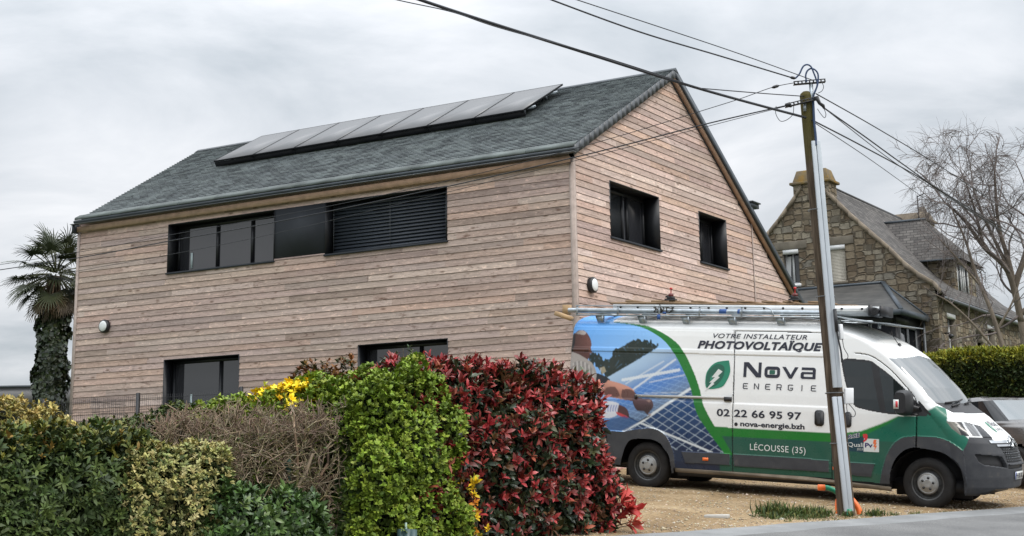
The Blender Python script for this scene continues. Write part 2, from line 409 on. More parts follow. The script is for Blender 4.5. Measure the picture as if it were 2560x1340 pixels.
UA, UB = -.14, 12.36
e0 = V3(-.18, 5.62); e1 = V3(4.05, 7.95); sl = np.linalg.norm(e1 - e0); sd = (e1 - e0) / sl; sn = V3(-sd[1], sd[0])
f0 = V3(4.05, 7.95); f1 = V3(11.45, 7.95 - .6265 * 7.4); sl2 = np.linalg.norm(f1 - f0); sd2 = (f1 - f0) / sl2; sn2 = V3(-sd2[1], sd2[0])
def slates(e_, d_, n_, Ln, up, name, parent, ua=UA, ub=lambda s: UB, Hf=H, mat='slate', ex=.11):
    mb = MB(); k = int(Ln / ex)
    for i in range(k + 1):
        s0, s1 = i * ex, min((i + 1) * ex, Ln)
        if s1 - s0 < .01: continue
        a = e_ + d_ * s0; b = e_ + d_ * s1; b0, b1 = ub(s0), ub(s1)
        h0, h1 = (.024, .002) if up else (.002, .024)
        a = a + n_ * h0; b = b + n_ * h1
        mb.quad(Hf(ua, *a), Hf(b0, *a), Hf(b1, *b), Hf(ua, *b), [(ua, s0), (b0, s0), (b1, s1), (ua, s1)])
        if up: c_ = e_ + d_ * s0; mb.quad(Hf(ua, *c_), Hf(b0, *c_), Hf(b0, *a), Hf(ua, *a), [(ua, s0 + .05), (b0, s0 + .05), (b0, s0 + .055), (ua, s0 + .055)])
        else: c_ = e_ + d_ * s1; mb.quad(Hf(ua, *b), Hf(b1, *b), Hf(b1, *c_), Hf(ua, *c_), [(ua, s1 + .05), (b1, s1 + .05), (b1, s1 + .055), (ua, s1 + .055)])
    return mb.build(name, M[mat], parent, uv=True)
UBe, UBr = 11.86, 12.56
roof = slates(e0, sd, sn, sl, True, 'roof', house, ub=lambda s: UBe + (UBr - UBe) * s / sl)
roof2 = slates(f0, sd2, sn2, sl2, False, 'roof', house, ub=lambda s: UBr)
mb = MB()      # roof deck under the slates with its dark edges
for (a, d_, n_, Ln, w0, w1) in ((e0, sd, sn, sl, UBe, UBr), (f0, sd2, sn2, sl2, UBr, UBr)):
    p0, p1 = a - n_ * .004, a + d_ * Ln - n_ * .004; q0, q1 = p0 - n_ * .085, p1 - n_ * .085; u_ = UA + .012
    vs = [H(u_, *p0), H(u_, *p1), H(u_, *q1), H(u_, *q0), H(w0 - .012, *p0), H(w1 - .012, *p1), H(w1 - .012, *q1), H(w0 - .012, *q0)]
    mb.add(vs, [(0, 1, 2, 3), (4, 7, 6, 5), (0, 4, 5, 1), (1, 5, 6, 2), (2, 6, 7, 3), (3, 7, 4, 0)])
fixnormals(mb.build('roof_deck', M['lead'], roof))
# warm timber soffit under the overhang of the rear slope
M['soffit'] = simple('soffit_boards', (.40, .27, .19), .75, 0, .3, .2, 7)
a = f0 - sn2 * .095; b = f0 + sd2 * sl2 - sn2 * .095
mb = MB(); mb.box(H(UA + .03, *a), A * (abs(UA) - .05), H(0, *b) - H(0, *a), -(H(0, *(a + sn2 * .045)) - H(0, *a))); fixnormals(mb.build('soffit', M['soffit'], roof))
a2 = f0 + sn2 * .012
mb = MB(); mb.box(H(UA - .012, *(f0 - sn2 * .105)), A * .022, H(0, *b) - H(0, *a), H(0, *(f0 + sn2 * .03)) - H(0, *(f0 - sn2 * .105))); fixnormals(mb.build('verge_trim', M['lead'], roof))
# verge slates along the street-side rake
mb = MB(); nv = 23; Lv = sl / nv; rg = np.random.default_rng(4)
for i in range(nv):
    p = e0 + sd * (i * Lv) + sn * .012; q = e0 + sd * ((i + 1) * Lv - .012) + sn * .012
    dz = -.175 - rg.random() * .008; o_ = UA - .006 - .012 * (i % 2) * 0
    P = [H(o_, *p), H(o_, *q), H(o_ + .01, *(q + V3(0, dz))), H(o_ + .01, *(p + V3(0, dz)))]
    mb.prism([x - A * (.006 + .008 * rg.random()) for x in P], A * .018)
fixnormals(mb.build('verge_slate', simple('verge_slate', (.055, .062, .068), .45, 0, .5, .35, 3), roof))
mb = MB(); mb.prism([H(UA - .02, *(e1 + V3(-.11, -.045))), H(UA - .02, *(e1 + V3(0, .035))), H(UA - .02, *(e1 + V3(.11, -.05)))], A * (UBr - UA + .04)); fixnormals(mb.build('ridge_cap', M['lead'], roof))
# eaves: thick first course, gutter, drip edge, timber fascia
mb = MB(); g = V3(-.20, 5.60); UB = 12.02; U = UB - UA
def prof(pts, u0=UA - .02, L_=U): return [H(u0, *p) for p in pts], A * L_
mb = MB()
rg = np.random.default_rng(8); u = UA
while u < UB:
    l = min(rg.uniform(.7, 1.5), UB - u)
    mb.prism([H(u, *p) for p in (V3(-.20, 5.598), V3(-.215, 5.605), V3(-.205, 5.648), V3(-.07, 5.725), V3(-.07, 5.70))], A * (l - .01)); u += l
fixnormals(mb.build('eaves_course', simple('weathered_zinc', (.105, .122, .118), .8, 0, .25, .35, 2), roof))
mb = MB(); mb.prism(*prof([V3(-.16, 5.525), V3(-.215, 5.535), V3(-.225, 5.57), V3(-.205, 5.592), V3(-.16, 5.592)], UA - .02, U + .03)); fixnormals(mb.build('gutter', M['lead'], roof))
mb = MB(); mb.prism(*prof([V3(-.14, 5.50), V3(-.235, 5.508), V3(-.235, 5.518), V3(-.14, 5.520)], UA - .02, U + .12)); fixnormals(mb.build('drip_edge', M['zinc'], roof))
u = .0; mb = MB(); mb.box(H(.0, -.10, 5.36), A * (UL - .02), B * .03, Zv * .112); fixnormals(mb.build('fascia', M['soffit'], roof))
mb = MB(); mb.box(H(UL + .0, -.20, 5.33), A * .02, B * .2, Zv * .2); mb.build('gutter_end', M['lead'], roof)
mb = MB(); mb.box(H(-.16, 7.62, 5.72), A * .5, B * .42, Zv * .10); mb.box(H(-.2, 7.6, 5.82), A * .58, B * .46, Zv * .025); mb.build('roof_outlet', M['lead'], roof)

# windows of the house
def window(P, IN, SIDE, u0, u1, z0, z1, depth, panes, fr=.055, sill=True, blind=False, label=None):
    """P(u,z): point on the wall plane, IN: unit vector into the wall, SIDE: unit vector of u"""
    w = thing('window', P((u0 + u1) / 2, z0), None, None); w.parent = house; w.location = Vector(P((u0 + u1) / 2, z0)) - house.location
    if label: w['label'] = label
    mb = MB(); t = .012; pr = .022
    for (ua, ub, za, zb) in ((u0, u0 + t, z0, z1), (u1 - t, u1, z0, z1), (u0 + t, u1 - t, z1 - t, z1), (u0 + t, u1 - t, z0, z0 + t)):
        mb.box(P(ua, za) - IN * pr, SIDE * (ub - ua), IN * (depth + pr + .06), Zv * (zb - za))
    fixnormals(mb.build('reveal', M['black_alu'], w))
    mb = MB(); d0 = depth
    xs_ = [u0 + t] + [p for p in panes] + [u1 - t]
    mb.box(P(u0 + t, z0 + t) + IN * d0, SIDE * (u1 - u0 - 2 * t), IN * .05, Zv * fr); mb.box(P(u0 + t, z1 - t - fr * 1.3) + IN * d0, SIDE * (u1 - u0 - 2 * t), IN * .05, Zv * fr * 1.3)
    for i, x in enumerate(xs_):
        ww = fr if 0 < i < len(xs_) - 1 else fr * .9
        a_ = x - ww / 2 if 0 < i < len(xs_) - 1 else (x if i == 0 else x - ww)
        mb.box(P(a_, z0 + t + fr) + IN * (d0 - .004), SIDE * ww, IN * .05, Zv * (z1 - z0 - 2 * t - fr * 2.3))
    fixnormals(mb.build('frame', M['black_alu'], w))
    mb = MB()
    mb.quad(P(u0 + t, z0 + t) + IN * (d0 + .03), P(u1 - t, z0 + t) + IN * (d0 + .03), P(u1 - t, z1 - t) + IN * (d0 + .03), P(u0 + t, z1 - t) + IN * (d0 + .03)); g_ = mb.build('pane', M['house_glass'], w)
    if blind:
        mb = MB(); zz = z0 + .05
        while zz < z1 - .09:
            mb.box(P(u0 + .03, zz) + IN * (depth - .075), SIDE * (u1 - u0 - .06), IN * .028 + Zv * .058, Zv * .008 - IN * .006); zz += .066
        fixnormals(mb.build('blind', M['blind'], w))
        for q in (.05, .5, .975):
            mb = MB(); x = u0 + (u1 - u0) * q; mb.box(P(x, z0 + .03) + IN * (depth - .10), SIDE * .008, IN * .006, Zv * (z1 - z0 - .06)); mb.build('blind_cord', M['zinc'], w)
    if sill:
        mb = MB(); mb.box(P(u0 - .012, z0 - .03) - IN * .055, SIDE * (u1 - u0 + .024), IN * .10, Zv * .035); bevel(fixnormals(mb.build('sill', M['anthracite'], w)), .004, 1)
    return w
Pf = lambda u, z: H(u, 0, z); Pg = lambda v_, z: H(0, v_, z)
w_a = window(Pf, B, A, *FW[0], .26, [7.45, 8.37], label='upper three-pane window left of the flat dark panel')
window(Pf, B, A, *FW[2], .26, [], blind=True, label='upper window covered by a lowered dark slatted blind')
w_b = window(Pf, B, A, *FW[3], .24, [8.18], label='lower dark window at the left, above the bare hedge')
window(Pf, B, A, *FW[4], .24, [3.36], label='lower dark window partly hidden by the green and red shrubs')
w_c = window(Pg, A, B, *GW[0], .30, [2.42, 2.62], label='larger gable window reflecting grey sky at its left')
window(Pg, A, B, *GW[1], .30, [5.95], label='smaller black gable window on the right')
M['pale_strip'] = simple('pale_strip', (.42, .50, .50), .6)
for w_, u_, z0_, z1_, d_ in ((w_a, 9.05, ZB + .10, ZB + .42, .26), (w_b, 8.93, 1.35, 1.82, .24)):
    mb = MB(); mb.box(H(u_, d_ + .018, z0_), A * .055, B * .01, Zv * (z1_ - z0_)); mb.build('light_sliver', M['pale_strip'], w_)  # pale box before the pane stands in for light showing through
M['sky_mirror_pane'] = glass_mat('reflective_pane', (.05, .055, .06), 3.0)
mb = MB(); mb.box(H(.30 + .022, 1.37, 4.30) if False else H(.322, 1.37, 4.31), B * 1.02, A * .006, Zv * .90); mb.build('pane', M['sky_mirror_pane'], w_c)  # extra pane added over the glass, mirror-like to catch bright sky
mb = MB(); mb.box(H(5.387, -.008, ZB + .035), A * (6.64 - 5.387), B * .03, Zv * (ZT - ZB - .035)); mb.build('infill_panel', M['anthracite'], house)
# round wall lamps
def wall_lamp(p, n_, label):
    t = thing('wall_lamp', p, label, 'wall lamp', 'round bulkhead lamps on the timber house')
    mb = MB(); mb.lathe(p, n_, [(0, .135), (.05, .14), (.075, .13), (.085, .112), (.08, .105)], 32); smooth_by_angle(mb.build('housing', M['black_plastic'], t))
    mb = MB(); mb.lathe(p, n_, [(.075, .112), (.088, .104), (.098, .08), (.104, .04), (.105, .001)], 32); mb.build('diffuser', M['lamp_white'], t, smooth=True)
    return t
wall_lamp(H(11.143, -.02, 3.30), -B, 'round black-rimmed white lamp low on the left end of the timber facade')
wall_lamp(H(-.02, .51, 3.296), -A, 'round black-rimmed white lamp on the gable wall beside the house corner')

# solar panels on the street-side slope
M['pv'] = Mat('pv_glass', .34, 0, .6, (.014, .015, .017)).m
M['pv'].node_tree.nodes['Principled BSDF'].inputs['IOR'].default_value = 1.95
M['pv_frame'] = simple('pv_frame', (.010, .011, .013), .75, 0, .15, .1, 2)
names_ = ['leftmost solar panel of the row of seven on the slate roof', 'second solar panel from the left in the row on the slate roof', 'third solar panel from the left in the row on the slate roof', 'middle solar panel of the row of seven on the slate roof',
          'third solar panel from the right in the row on the slate roof', 'second solar panel from the right in the row on the slate roof', 'rightmost solar panel of the row, nearest the gable']
d3 = H(0, *sd) - H(0, 0, 0); n3 = H(0, *sn) - H(0, 0, 0)
for i in range(7):
    ua = 2.17 + (6 - i) * 1.146; OFF = .155
    o3 = H(ua, *(e0 + sd * 2.62)) + n3 * OFF
    t = thing('solar_panel', o3, names_[i], 'solar panel', 'row of solar panels on the slate roof')
    wu, hs = 1.134, 1.80
    mb = MB()
    for (a_, b_, c_, d__) in ((0, wu, 0, .012), (0, wu, hs - .012, .012), (0, .012, .012, hs - .024), (wu - .012, .012, .012, hs - .024)):
        pass
    mb.box(o3, A * wu, d3 * .012, n3 * .035); mb.box(o3 + d3 * (hs - .012), A * wu, d3 * .012, n3 * .035)
    mb.box(o3 + d3 * .012, A * .012, d3 * (hs - .024), n3 * .035); mb.box(o3 + d3 * .012 + A * (wu - .012), A * .012, d3 * (hs - .024), n3 * .035)
    mb.box(o3 + d3 * .02 - n3 * .11, A * wu, d3 * .012, n3 * .10)  # black strip drawn for the shadow and dark mount under the panel
    fixnormals(mb.build('frame', M['pv_frame'], t))
    mb = MB(); mb.box(o3 + d3 * .012 + A * .012 + n3 * .006, A * (wu - .024), d3 * (hs - .024), n3 * .027); fixnormals(mb.build('glass', M['pv'], t))
    mb = MB()
    for s_ in (.35, 1.35): mb.box(o3 + d3 * s_ - n3 * .05 - A * (.03 if i == 6 else 0) + A * .0, A * (wu + .0), d3 * .04, n3 * .045)
    for s_ in (.35, 1.35):
        for q in (.2, .9): mb.box(o3 + d3 * s_ + A * q - n3 * (OFF - .01), A * .04, d3 * .05, n3 * (OFF - .06))
    if i == 6:
        for s_ in (.37, 1.37): mb.box(o3 + d3 * s_ - A * .05 - n3 * .045, A * .05, d3 * .045, n3 * .04)
    fixnormals(mb.build('mounting_rail', M['galv'] if i == 6 else M['dark_steel'], t))

# ------------------------------------------------------------------ white panel van
VO = V3(1.8355512, 21.87766131, -.12373446)
VX = V3(.86160888, -.50145497, -.07856882); VY = V3(.50517758, .86222716, .03687721); VZ = V3(.04925191, -.07146494, .99622639)
VX /= np.linalg.norm(VX); VY -= VX * (VY @ VX); VY /= np.linalg.norm(VY); VZ = np.cross(VX, VY)
def VP(x, y, z):
    x, y, z = np.broadcast_arrays(np.asarray(x, float), np.asarray(y, float), np.asarray(z, float))
    return VO + x[..., None] * VX + y[..., None] * VY + z[..., None] * VZ
HWv = 1.025; XR = -1.345
def ip(z, t): t = np.array(t); return np.interp(z, t[:, 0], t[:, 1])
XN = [(.18, 4.78), (.24, 4.90), (.32, 4.965), (.45, 4.985), (.62, 4.985), (.75, 4.96), (.88, 4.90), (.97, 4.83), (1.03, 4.76), (1.10, 4.67), (1.2, 4.55), (1.3, 4.40), (1.37, 4.29), (1.58, 4.12), (1.84, 3.86), (1.97, 3.72), (2.04, 3.64), (2.15, 3.48), (2.27, 3.26), (2.36, 3.05), (2.42, 2.88), (2.46, 2.65), (2.49, 2.35), (2.515, 1.8)]
DP = [(.18, .62), (.4, .66), (.75, .62), (.97, .56), (1.1, .5), (1.3, .42), (1.4, .34), (1.97, .30), (2.2, .34), (2.4, .5), (2.51, .6)]
TUM = [(.18, .05), (.3, .015), (.42, 0), (1.05, 0), (1.2, .004), (1.4, .02), (1.7, .055), (2.0, .10), (2.2, .135), (2.28, .155), (2.33, .185), (2.37, .23), (2.41, .30), (2.45, .42), (2.48, .55), (2.51, .75)]
PE = [(.18, 2.6), (.9, 2.5), (1.1, 2.4), (1.4, 2.6), (2.0, 2.8), (2.5, 2.4)]
def sstep(a, b, x): t = np.clip((x - a) / (b - a), 0, 1); return t * t * (3 - 2 * t)
def side_y(x, z):
    x = np.asarray(x, float); z = np.asarray(z, float); t = np.clip((x - 3.3) / 1.3, 0, 2)
    y = ip(z, TUM) + .15 * t ** 2
    back = 1 - sstep(2.70, 2.82, x)
    y = y + back * .010 * (sstep(1.255, 1.285, z) * (1 - sstep(1.94, 1.955, z)))      # recessed field above the belt
    y = y + back * .006 * sstep(2.005, 2.02, z) * (1 - sstep(2.27, 2.285, z))
    y = y + .010 * sstep(.93, .88, z) * (1 - sstep(3.3, 3.5, x)) * 0
    return y
def xs_(z): return ip(z, XN) - ip(z, DP)
def front_x(y, z):
    y = np.asarray(y, float); z = np.asarray(z, float); y0 = side_y(xs_(z), z); p = ip(z, PE)
    q = np.clip(np.abs(HWv - y) / (HWv - y0), 0, 1); return xs_(z) + ip(z, DP) * (1 - q ** p) ** (1 / p)
def inpoly(X, Z, poly):
    P = np.asarray(poly, float); c = np.zeros(X.shape, bool); n = len(P)
    bb = (X >= P[:, 0].min()) & (X <= P[:, 0].max()) & (Z >= P[:, 1].min()) & (Z <= P[:, 1].max())
    x, z = X[bb], Z[bb]; cc = np.zeros(x.shape, bool)
    for i in range(n):
        x0, z0 = P[i - 1]; x1, z1 = P[i]
        if z0 == z1: continue
        t = ((z0 > z) != (z1 > z)) & (x < (x1 - x0) * (z - z0) / (z1 - z0) + x0); cc ^= t
    c[bb] = cc; return c
def dist_line(X, Z, pts):
    d = np.full(X.shape, 9.0)
    for (x0, z0), (x1, z1) in zip(pts[:-1], pts[1:]):
        dx, dz = x1 - x0, z1 - z0; t = np.clip(((X - x0) * dx + (Z - z0) * dz) / (dx * dx + dz * dz), 0, 1)
        d = np.minimum(d, np.hypot(X - x0 - t * dx, Z - z0 - t * dz))
    return d
def smoothcurve(pts, n=8):
    P = np.array(pts, float); o = []
    for i in range(len(P) - 1):
        p0, p1, p2, p3 = P[max(i - 1, 0)], P[i], P[i + 1], P[min(i + 2, len(P) - 1)]
        for t in np.linspace(0, 1, n, endpoint=False):
            o.append(.5 * ((2 * p1) + (-p0 + p2) * t + (2 * p0 - 5 * p1 + 4 * p2 - p3) * t * t + (-p0 + 3 * p1 - 3 * p2 + p3) * t ** 3))
    o.append(P[-1]); return [tuple(q) for q in o]
# ---- printed film on the side (flat artwork): colour as a function of (x, z) on the van's right side
ARC_O = smoothcurve([(-.72, 2.40), (-.513, 2.386), (-.274, 2.363), (-.087, 2.336), (.119, 2.26), (.282, 2.179), (.429, 2.077), (.546, 1.942), (.649, 1.78), (.736, 1.619), (.806, 1.459), (.841, 1.352), (.876, 1.246), (.939, 1.128), (1.059, .94)])
ARC_I = smoothcurve([(-.72, 2.395), (-.501, 2.372), (-.328, 2.348), (-.155, 2.306), (.014, 2.238), (.179, 2.142), (.313, 2.02), (.432, 1.87), (.536, 1.708), (.621, 1.561), (.691, 1.401), (.745, 1.214), (.808, 1.069), (.913, .927), (1.061, .748), (1.222, .56)])
DOORG = [(2.75, .944), (2.978, .944), (3.162, .968), (3.447, 1.082), (3.674, 1.192), (3.903, 1.2), (4.018, 1.243), (4.262, 1.347), (4.472, 1.314), (4.388, 1.156)]
WHITE = np.array((.78, .785, .775))
def livery(X, Z):
    C = np.empty(X.shape + (3,)); C[:] = WHITE
    def put(mask, col, a=1.0): C[mask] = C[mask] * (1 - a) + np.asarray(col) * a
    pic = inpoly(X, Z, [(-1.6, 2.6), (-.74, 2.6)] + ARC_I + [(1.222, .1), (-1.6, .1)]) & (X < 1.25)
    u = np.clip((X + 1.3) / 2.2, 0, 1)[..., None]; h = np.clip((Z - 1.5) / .9, 0, 1)[..., None]
    skyc = (1 - u) * np.array((.09, .33, .76)) + u * np.array((.32, .56, .84)); skyc = skyc * (.85 + .15 * h) + .10 * (1 - h)
    C[pic] = skyc[pic]
    def blob(poly, col, a=1.0): put(pic & inpoly(X, Z, smoothcurve(poly + [poly[0]], 5)), col, a)
    def poly(pts, col, a=1.0): put(pic & inpoly(X, Z, pts), col, a)
    wob = .012 * np.sin(61 * X + 23 * Z) + .01 * np.sin(37 * Z - 29 * X) + .007 * np.sin(113 * X)
    tree = inpoly(X + wob, Z + wob, smoothcurve([(-.36, 2.10), (-.222, 2.135), (-.065, 2.124), (.032, 2.084), (.10, 2.03), (-.1, 1.90), (-.653, 1.578), (-.80, 1.68), (-.99, 1.80), (-1.0, 1.90), (-.88, 1.93), (-.80, 1.86), (-.66, 1.84), (-.60, 1.98), (-.47, 2.03), (-.36, 2.10)], 4))
    put(pic & tree, (.012, .022, .018)); put(pic & tree & (np.sin(41 * X + 9 + 5 * np.sin(13 * Z)) * np.sin(37 * Z + 4 * np.sin(17 * X)) > .80), (.06, .13, .20), .55)
    poly([(-.82, 1.70), (-.74, 1.73), (-.70, 1.66), (-.76, 1.61)], (.42, .36, .24), .7)
    # large glass panel
    pan = pic & inpoly(X, Z, [(-.70, 1.555), (.101, 2.012), (.5, 2.0), (1.4, 1.2), (1.4, .1), (-.3, .1), (-.36, .8), (-1.4, .9), (-1.4, 1.2)])
    g = np.clip((X * .55 - Z + 2.05) / 1.35, 0, 1)[..., None]
    pc = (1 - g) * np.array((.40, .55, .72)) + g * np.array((.010, .03, .10))
    mid = np.exp(-((g - .45) / .16) ** 2); pc = pc * (1 - .75 * mid) + .75 * mid * np.array((.018, .15, .52)); C[pan] = pc[pan]
    dark = pan & inpoly(X, Z, [(-.42, .79), (-.06, .955), (.67, 1.46), (.9, 1.3), (1.6, .1), (-.4, .1)])
    dz = np.clip((Z - .5) / .9, 0, 1)[..., None]; dc = (1 - dz) * np.array((.010, .014, .04)) + dz * np.array((.018, .07, .20)); C[dark] = dc[dark]
    # cell grid of the near panel
    a1, a2 = (X * .50 + Z), (-X * .72 + Z)
    grid = (np.abs((a1 / .118) % 1 - .5) > .455) | (np.abs((a2 / .125) % 1 - .5) > .46)
    put(dark & grid, (.42, .50, .58), .8)
    fine = (np.abs((a2 / .07) % 1 - .5) > .44) | (np.abs(((X * .2 + Z) / .075) % 1 - .5) > .43)
    put(pan & ~dark & fine & (g[..., 0] > .36), (.30, .48, .74), .45)
    for (p, q, wd, a) in (((-.42, .775), (-.059, .964), .017, .95), ((-.059, .964), (.70, 1.475), .019, .95), ((-.12, .941), (1.03, .572), .014, .85), ((-.42, 1.54), (.47, 1.71), .022, .85), ((-.25, 1.40), (.40, 1.86), .014, .8), ((-.36, 1.49), (.22, 1.83), .010, .6), ((.02, 1.52), (.56, 1.64), .010, .55), ((-.05, 1.36), (.68, 1.40), .007, .45), ((-.10, 1.33), (.60, 1.27), .006, .4)):
        put(pan & (dist_line(X, Z, [p, q]) < wd), (.66, .70, .72), a)
    # man leaning over the panel, child beside him
    blob([(-1.31, 1.74), (-1.345, 1.90), (-1.33, 2.1), (-1.30, 2.2), (-1.20, 2.265), (-1.08, 2.22), (-.99, 2.07), (-1.0, 1.9), (-1.03, 1.82), (-1.2, 1.7)], (.115, .045, .036))
    blob([(-1.40, 1.85), (-1.36, 2.1), (-1.30, 2.22), (-1.27, 2.12), (-1.29, 1.95), (-1.33, 1.86)], (.015, .012, .014))
    blob([(-1.28, 2.21), (-1.20, 2.262), (-1.10, 2.23), (-1.13, 2.19), (-1.2, 2.20)], (.45, .40, .38), .8)
    blob([(-1.02, 2.0), (-.99, 2.0), (-.97, 1.93), (-1.02, 1.92)], (.15, .065, .05))
    hd = pic & inpoly(X, Z, smoothcurve([(-1.31, 1.74), (-1.33, 2.1), (-1.20, 2.265), (-.99, 2.07), (-1.03, 1.82), (-1.31, 1.74)], 5)); sh = np.clip((X + 1.30) / .32, 0, 1) * np.clip((Z - 1.75) / .35, .35, 1); C[hd] = C[hd] * (.45 + .95 * sh[hd])[:, None]
    put(hd & (dist_line(X, Z, [(-1.10, 1.93), (-1.03, 1.95)]) < .006), (.02, .012, .012)); put(hd & (dist_line(X, Z, [(-1.09, 1.96), (-1.02, 1.975)]) < .005), (.03, .016, .014)); put(hd & (np.hypot((X + 1.235) / .7, Z - 1.93) < .035), (.075, .03, .025))
    put(pic & (np.abs(Z - 1.985) < .006) & (X < -1.02), (.4, .3, .28), .4)
    blob([(-.885, 1.62), (-.799, 1.615), (-.626, 1.536), (-.722, 1.449), (-.76, 1.322), (-.889, 1.36), (-.92, 1.5)], (.012, .013, .018))
    blob([(-1.42, 1.55), (-1.40, 1.80), (-1.33, 1.92), (-1.22, 1.91), (-1.08, 1.85), (-.942, 1.767), (-.86, 1.63), (-.88, 1.50), (-1.0, 1.42), (-1.2, 1.44), (-1.36, 1.50)], (.32, .29, .27))
    hair = pic & inpoly(X, Z, smoothcurve([(-1.3, 1.50), (-1.28, 1.74), (-1.16, 1.80), (-1.0, 1.75), (-.90, 1.62), (-.93, 1.50), (-1.1, 1.46), (-1.3, 1.50)], 5))
    put(hair, (.20, .185, .18), .8); put(hair & (np.sin(95 * (X + .35 * (Z - 1.5) ** 2)) > .35), (.50, .47, .44), .7)
    blob([(-1.42, 1.5), (-1.42, 1.8), (-1.34, 1.86), (-1.32, 1.7), (-1.34, 1.5)], (.50, .38, .33), .8)
    blob([(-.95, 1.56), (-.87, 1.56), (-.86, 1.44), (-.96, 1.42)], (.42, .28, .24), .8)
    blob([(-.66, 1.53), (-.441, 1.486), (-.265, 1.423), (-.199, 1.356), (-.146, 1.248), (-.457, 1.264), (-.74, 1.325), (-.722, 1.449)], (.42, .20, .145))
    am = pic & inpoly(X, Z, smoothcurve([(-.66, 1.53), (-.441, 1.486), (-.265, 1.423), (-.199, 1.356), (-.146, 1.248), (-.457, 1.264), (-.74, 1.325), (-.722, 1.449), (-.66, 1.53)], 5)); tp_ = np.clip((Z - (1.40 - (X + .65) * .28) + .06) / .16, 0, 1); C[am] = C[am] * (.55 + .75 * tp_[am])[:, None]
    blob([(-.68, 1.42), (-.56, 1.44), (-.50, 1.40), (-.46, 1.30), (-.70, 1.32)], (.105, .045, .038), .9)
    blob([(-.42, 1.40), (-.30, 1.41), (-.20, 1.36), (-.15, 1.25), (-.40, 1.27)], (.085, .04, .036), .9)
    blob([(-.23, 1.30), (-.055, 1.285), (.067, 1.27), (.103, 1.175), (.03, 1.077), (.077, 1.052), (.016, 1.056), (-.047, 1.101), (-.155, 1.11), (-.22, 1.204)], (.060, .032, .036))
    hn = pic & inpoly(X, Z, smoothcurve([(-.23, 1.30), (-.055, 1.285), (.067, 1.27), (.103, 1.175), (.03, 1.077), (-.155, 1.11), (-.23, 1.30)], 5)); C[hn] = C[hn] * (.7 + 1.1 * np.clip((Z[hn] - 1.12) / .16, 0, 1))[:, None]; blob([(-.01, 1.255), (.03, 1.268), (.06, 1.25), (.03, 1.235)], (.36, .22, .18), .7); blob([(.045, 1.075), (.075, 1.06), (.07, 1.05), (.03, 1.055)], (.36, .22, .18), .8)
    for k in range(3): put(pic & (dist_line(X, Z, [(-.02 + .035 * k, 1.20), (.0 + .03 * k, 1.13)]) < .004), (.02, .012, .014), .8)
    blob([(-.92, 1.22), (-.674, 1.228), (-.452, 1.195), (-.447, 1.057), (-.601, .981), (-.90, 1.0)], (.60, .62, .68))
    kid = pic & inpoly(X, Z, [(-.88, 1.19), (-.46, 1.17), (-.46, 1.08), (-.86, 1.06)]); put(kid & (np.sin(150 * (X + .3 * np.sin(30 * Z) * .04)) > .25), (.10, .14, .42), .75)
    blob([(-.452, 1.181), (-.326, 1.131), (-.275, 1.009), (-.337, 1.0), (-.463, 1.056)], (.075, .032, .034))
    blob([(-.50, 1.08), (-.43, 1.06), (-.29, 1.01), (-.33, .99), (-.46, 1.03)], (.48, .05, .06))
    put(pic & (dist_line(X, Z, [(-.30, 1.02), (-.14, .94), (.05, 1.04)]) < .008), (.015, .018, .03))
    poly([(-.68, .937), (-.353, 1.02), (-.104, .948), (-.348, .807), (-.66, .78)], (.02, .07, .20), .75)
    # green sweep, stripe and lower field
    ring = inpoly(X, Z, ARC_O + [(1.059, .935), (1.176, .808), (1.337, .585), (1.34, .55)] + ARC_I[::-1])
    put(ring, (.012, .165, .022))
    put((X > 1.05) & (X < 2.785) & inpoly(X, Z, [(1.05, .940), (1.36, .927), (2.785, .924), (2.785, .812), (1.172, .812)]), (.012, .165, .022))
    put(inpoly(X, Z, [(1.172, .812), (2.785, .812), (2.785, .15), (1.2, .15), (1.34, .56)]), (.018, .085, .058))
    put((X > .35) & (X < 1.40) & (Z < .575) & ~ring, (.016, .026, .055)); put((X > 1.15) & (X < 1.40) & (Z < .575) & ~ring, (.018, .085, .058))
    low = inpoly(X, Z, DOORG + [(4.75, .9), (4.7, .15), (2.775, .15), (2.775, .944)]) & (X >= 2.775)
    put(low, (.010, .125, .080)); put(low & (Z < .85) & (X < 3.9), (.020, .095, .065))
    put(low & inpoly(X, Z, [(2.775, .95), (3.17, .975), (3.46, 1.09), (3.7, 1.20), (3.55, 1.09), (3.3, .96), (3.17, .89), (2.775, .86)]), (.014, .19, .03))
    put(inpoly(X, Z, [(2.94, .9), (3.26, .9), (3.22, .69), (2.94, .70)]) & low, (.012, .03, .075), .7)
    return C
# ---- body skin: horizontal slices, right side dense enough for the film
NX, NF, NLs, NRr = 720, 280, 60, 14
zr = np.concatenate((np.arange(.20, 2.28, .0085), np.linspace(2.28, 2.515, 22)))
t = np.linspace(0, 1, NX)
rows = []
for z in zr:
    X1 = xs_(z); x = XR + t * (X1 - XR); y = side_y(x, z)
    rr = .07; dx = np.clip(rr - (x - XR), 0, rr); y = y + (rr - np.sqrt(rr * rr - dx * dx))
    ph = np.linspace(0, math.pi / 2, NF // 2 + 1)[1:]; p = ip(z, PE); y0 = side_y(X1, z)
    fx = X1 + ip(z, DP) * np.sin(ph) ** (2 / p); fy = HWv - (HWv - y0) * np.cos(ph) ** (2 / p)
    tl = np.linspace(1, 0, NLs); xl = XR + tl * (X1 - XR); yl = 2 * HWv - side_y(xl, z); dx = np.clip(rr - (xl - XR), 0, rr); yl -= rr - np.sqrt(rr * rr - dx * dx)
    ry = np.linspace(yl[-1], y[0], NRr + 2)[1:-1]
    rows.append((np.concatenate((x, fx, fx[-2::-1], xl, np.full(NRr, XR))), np.concatenate((y, fy, 2 * HWv - fy[-2::-1], yl, ry))))
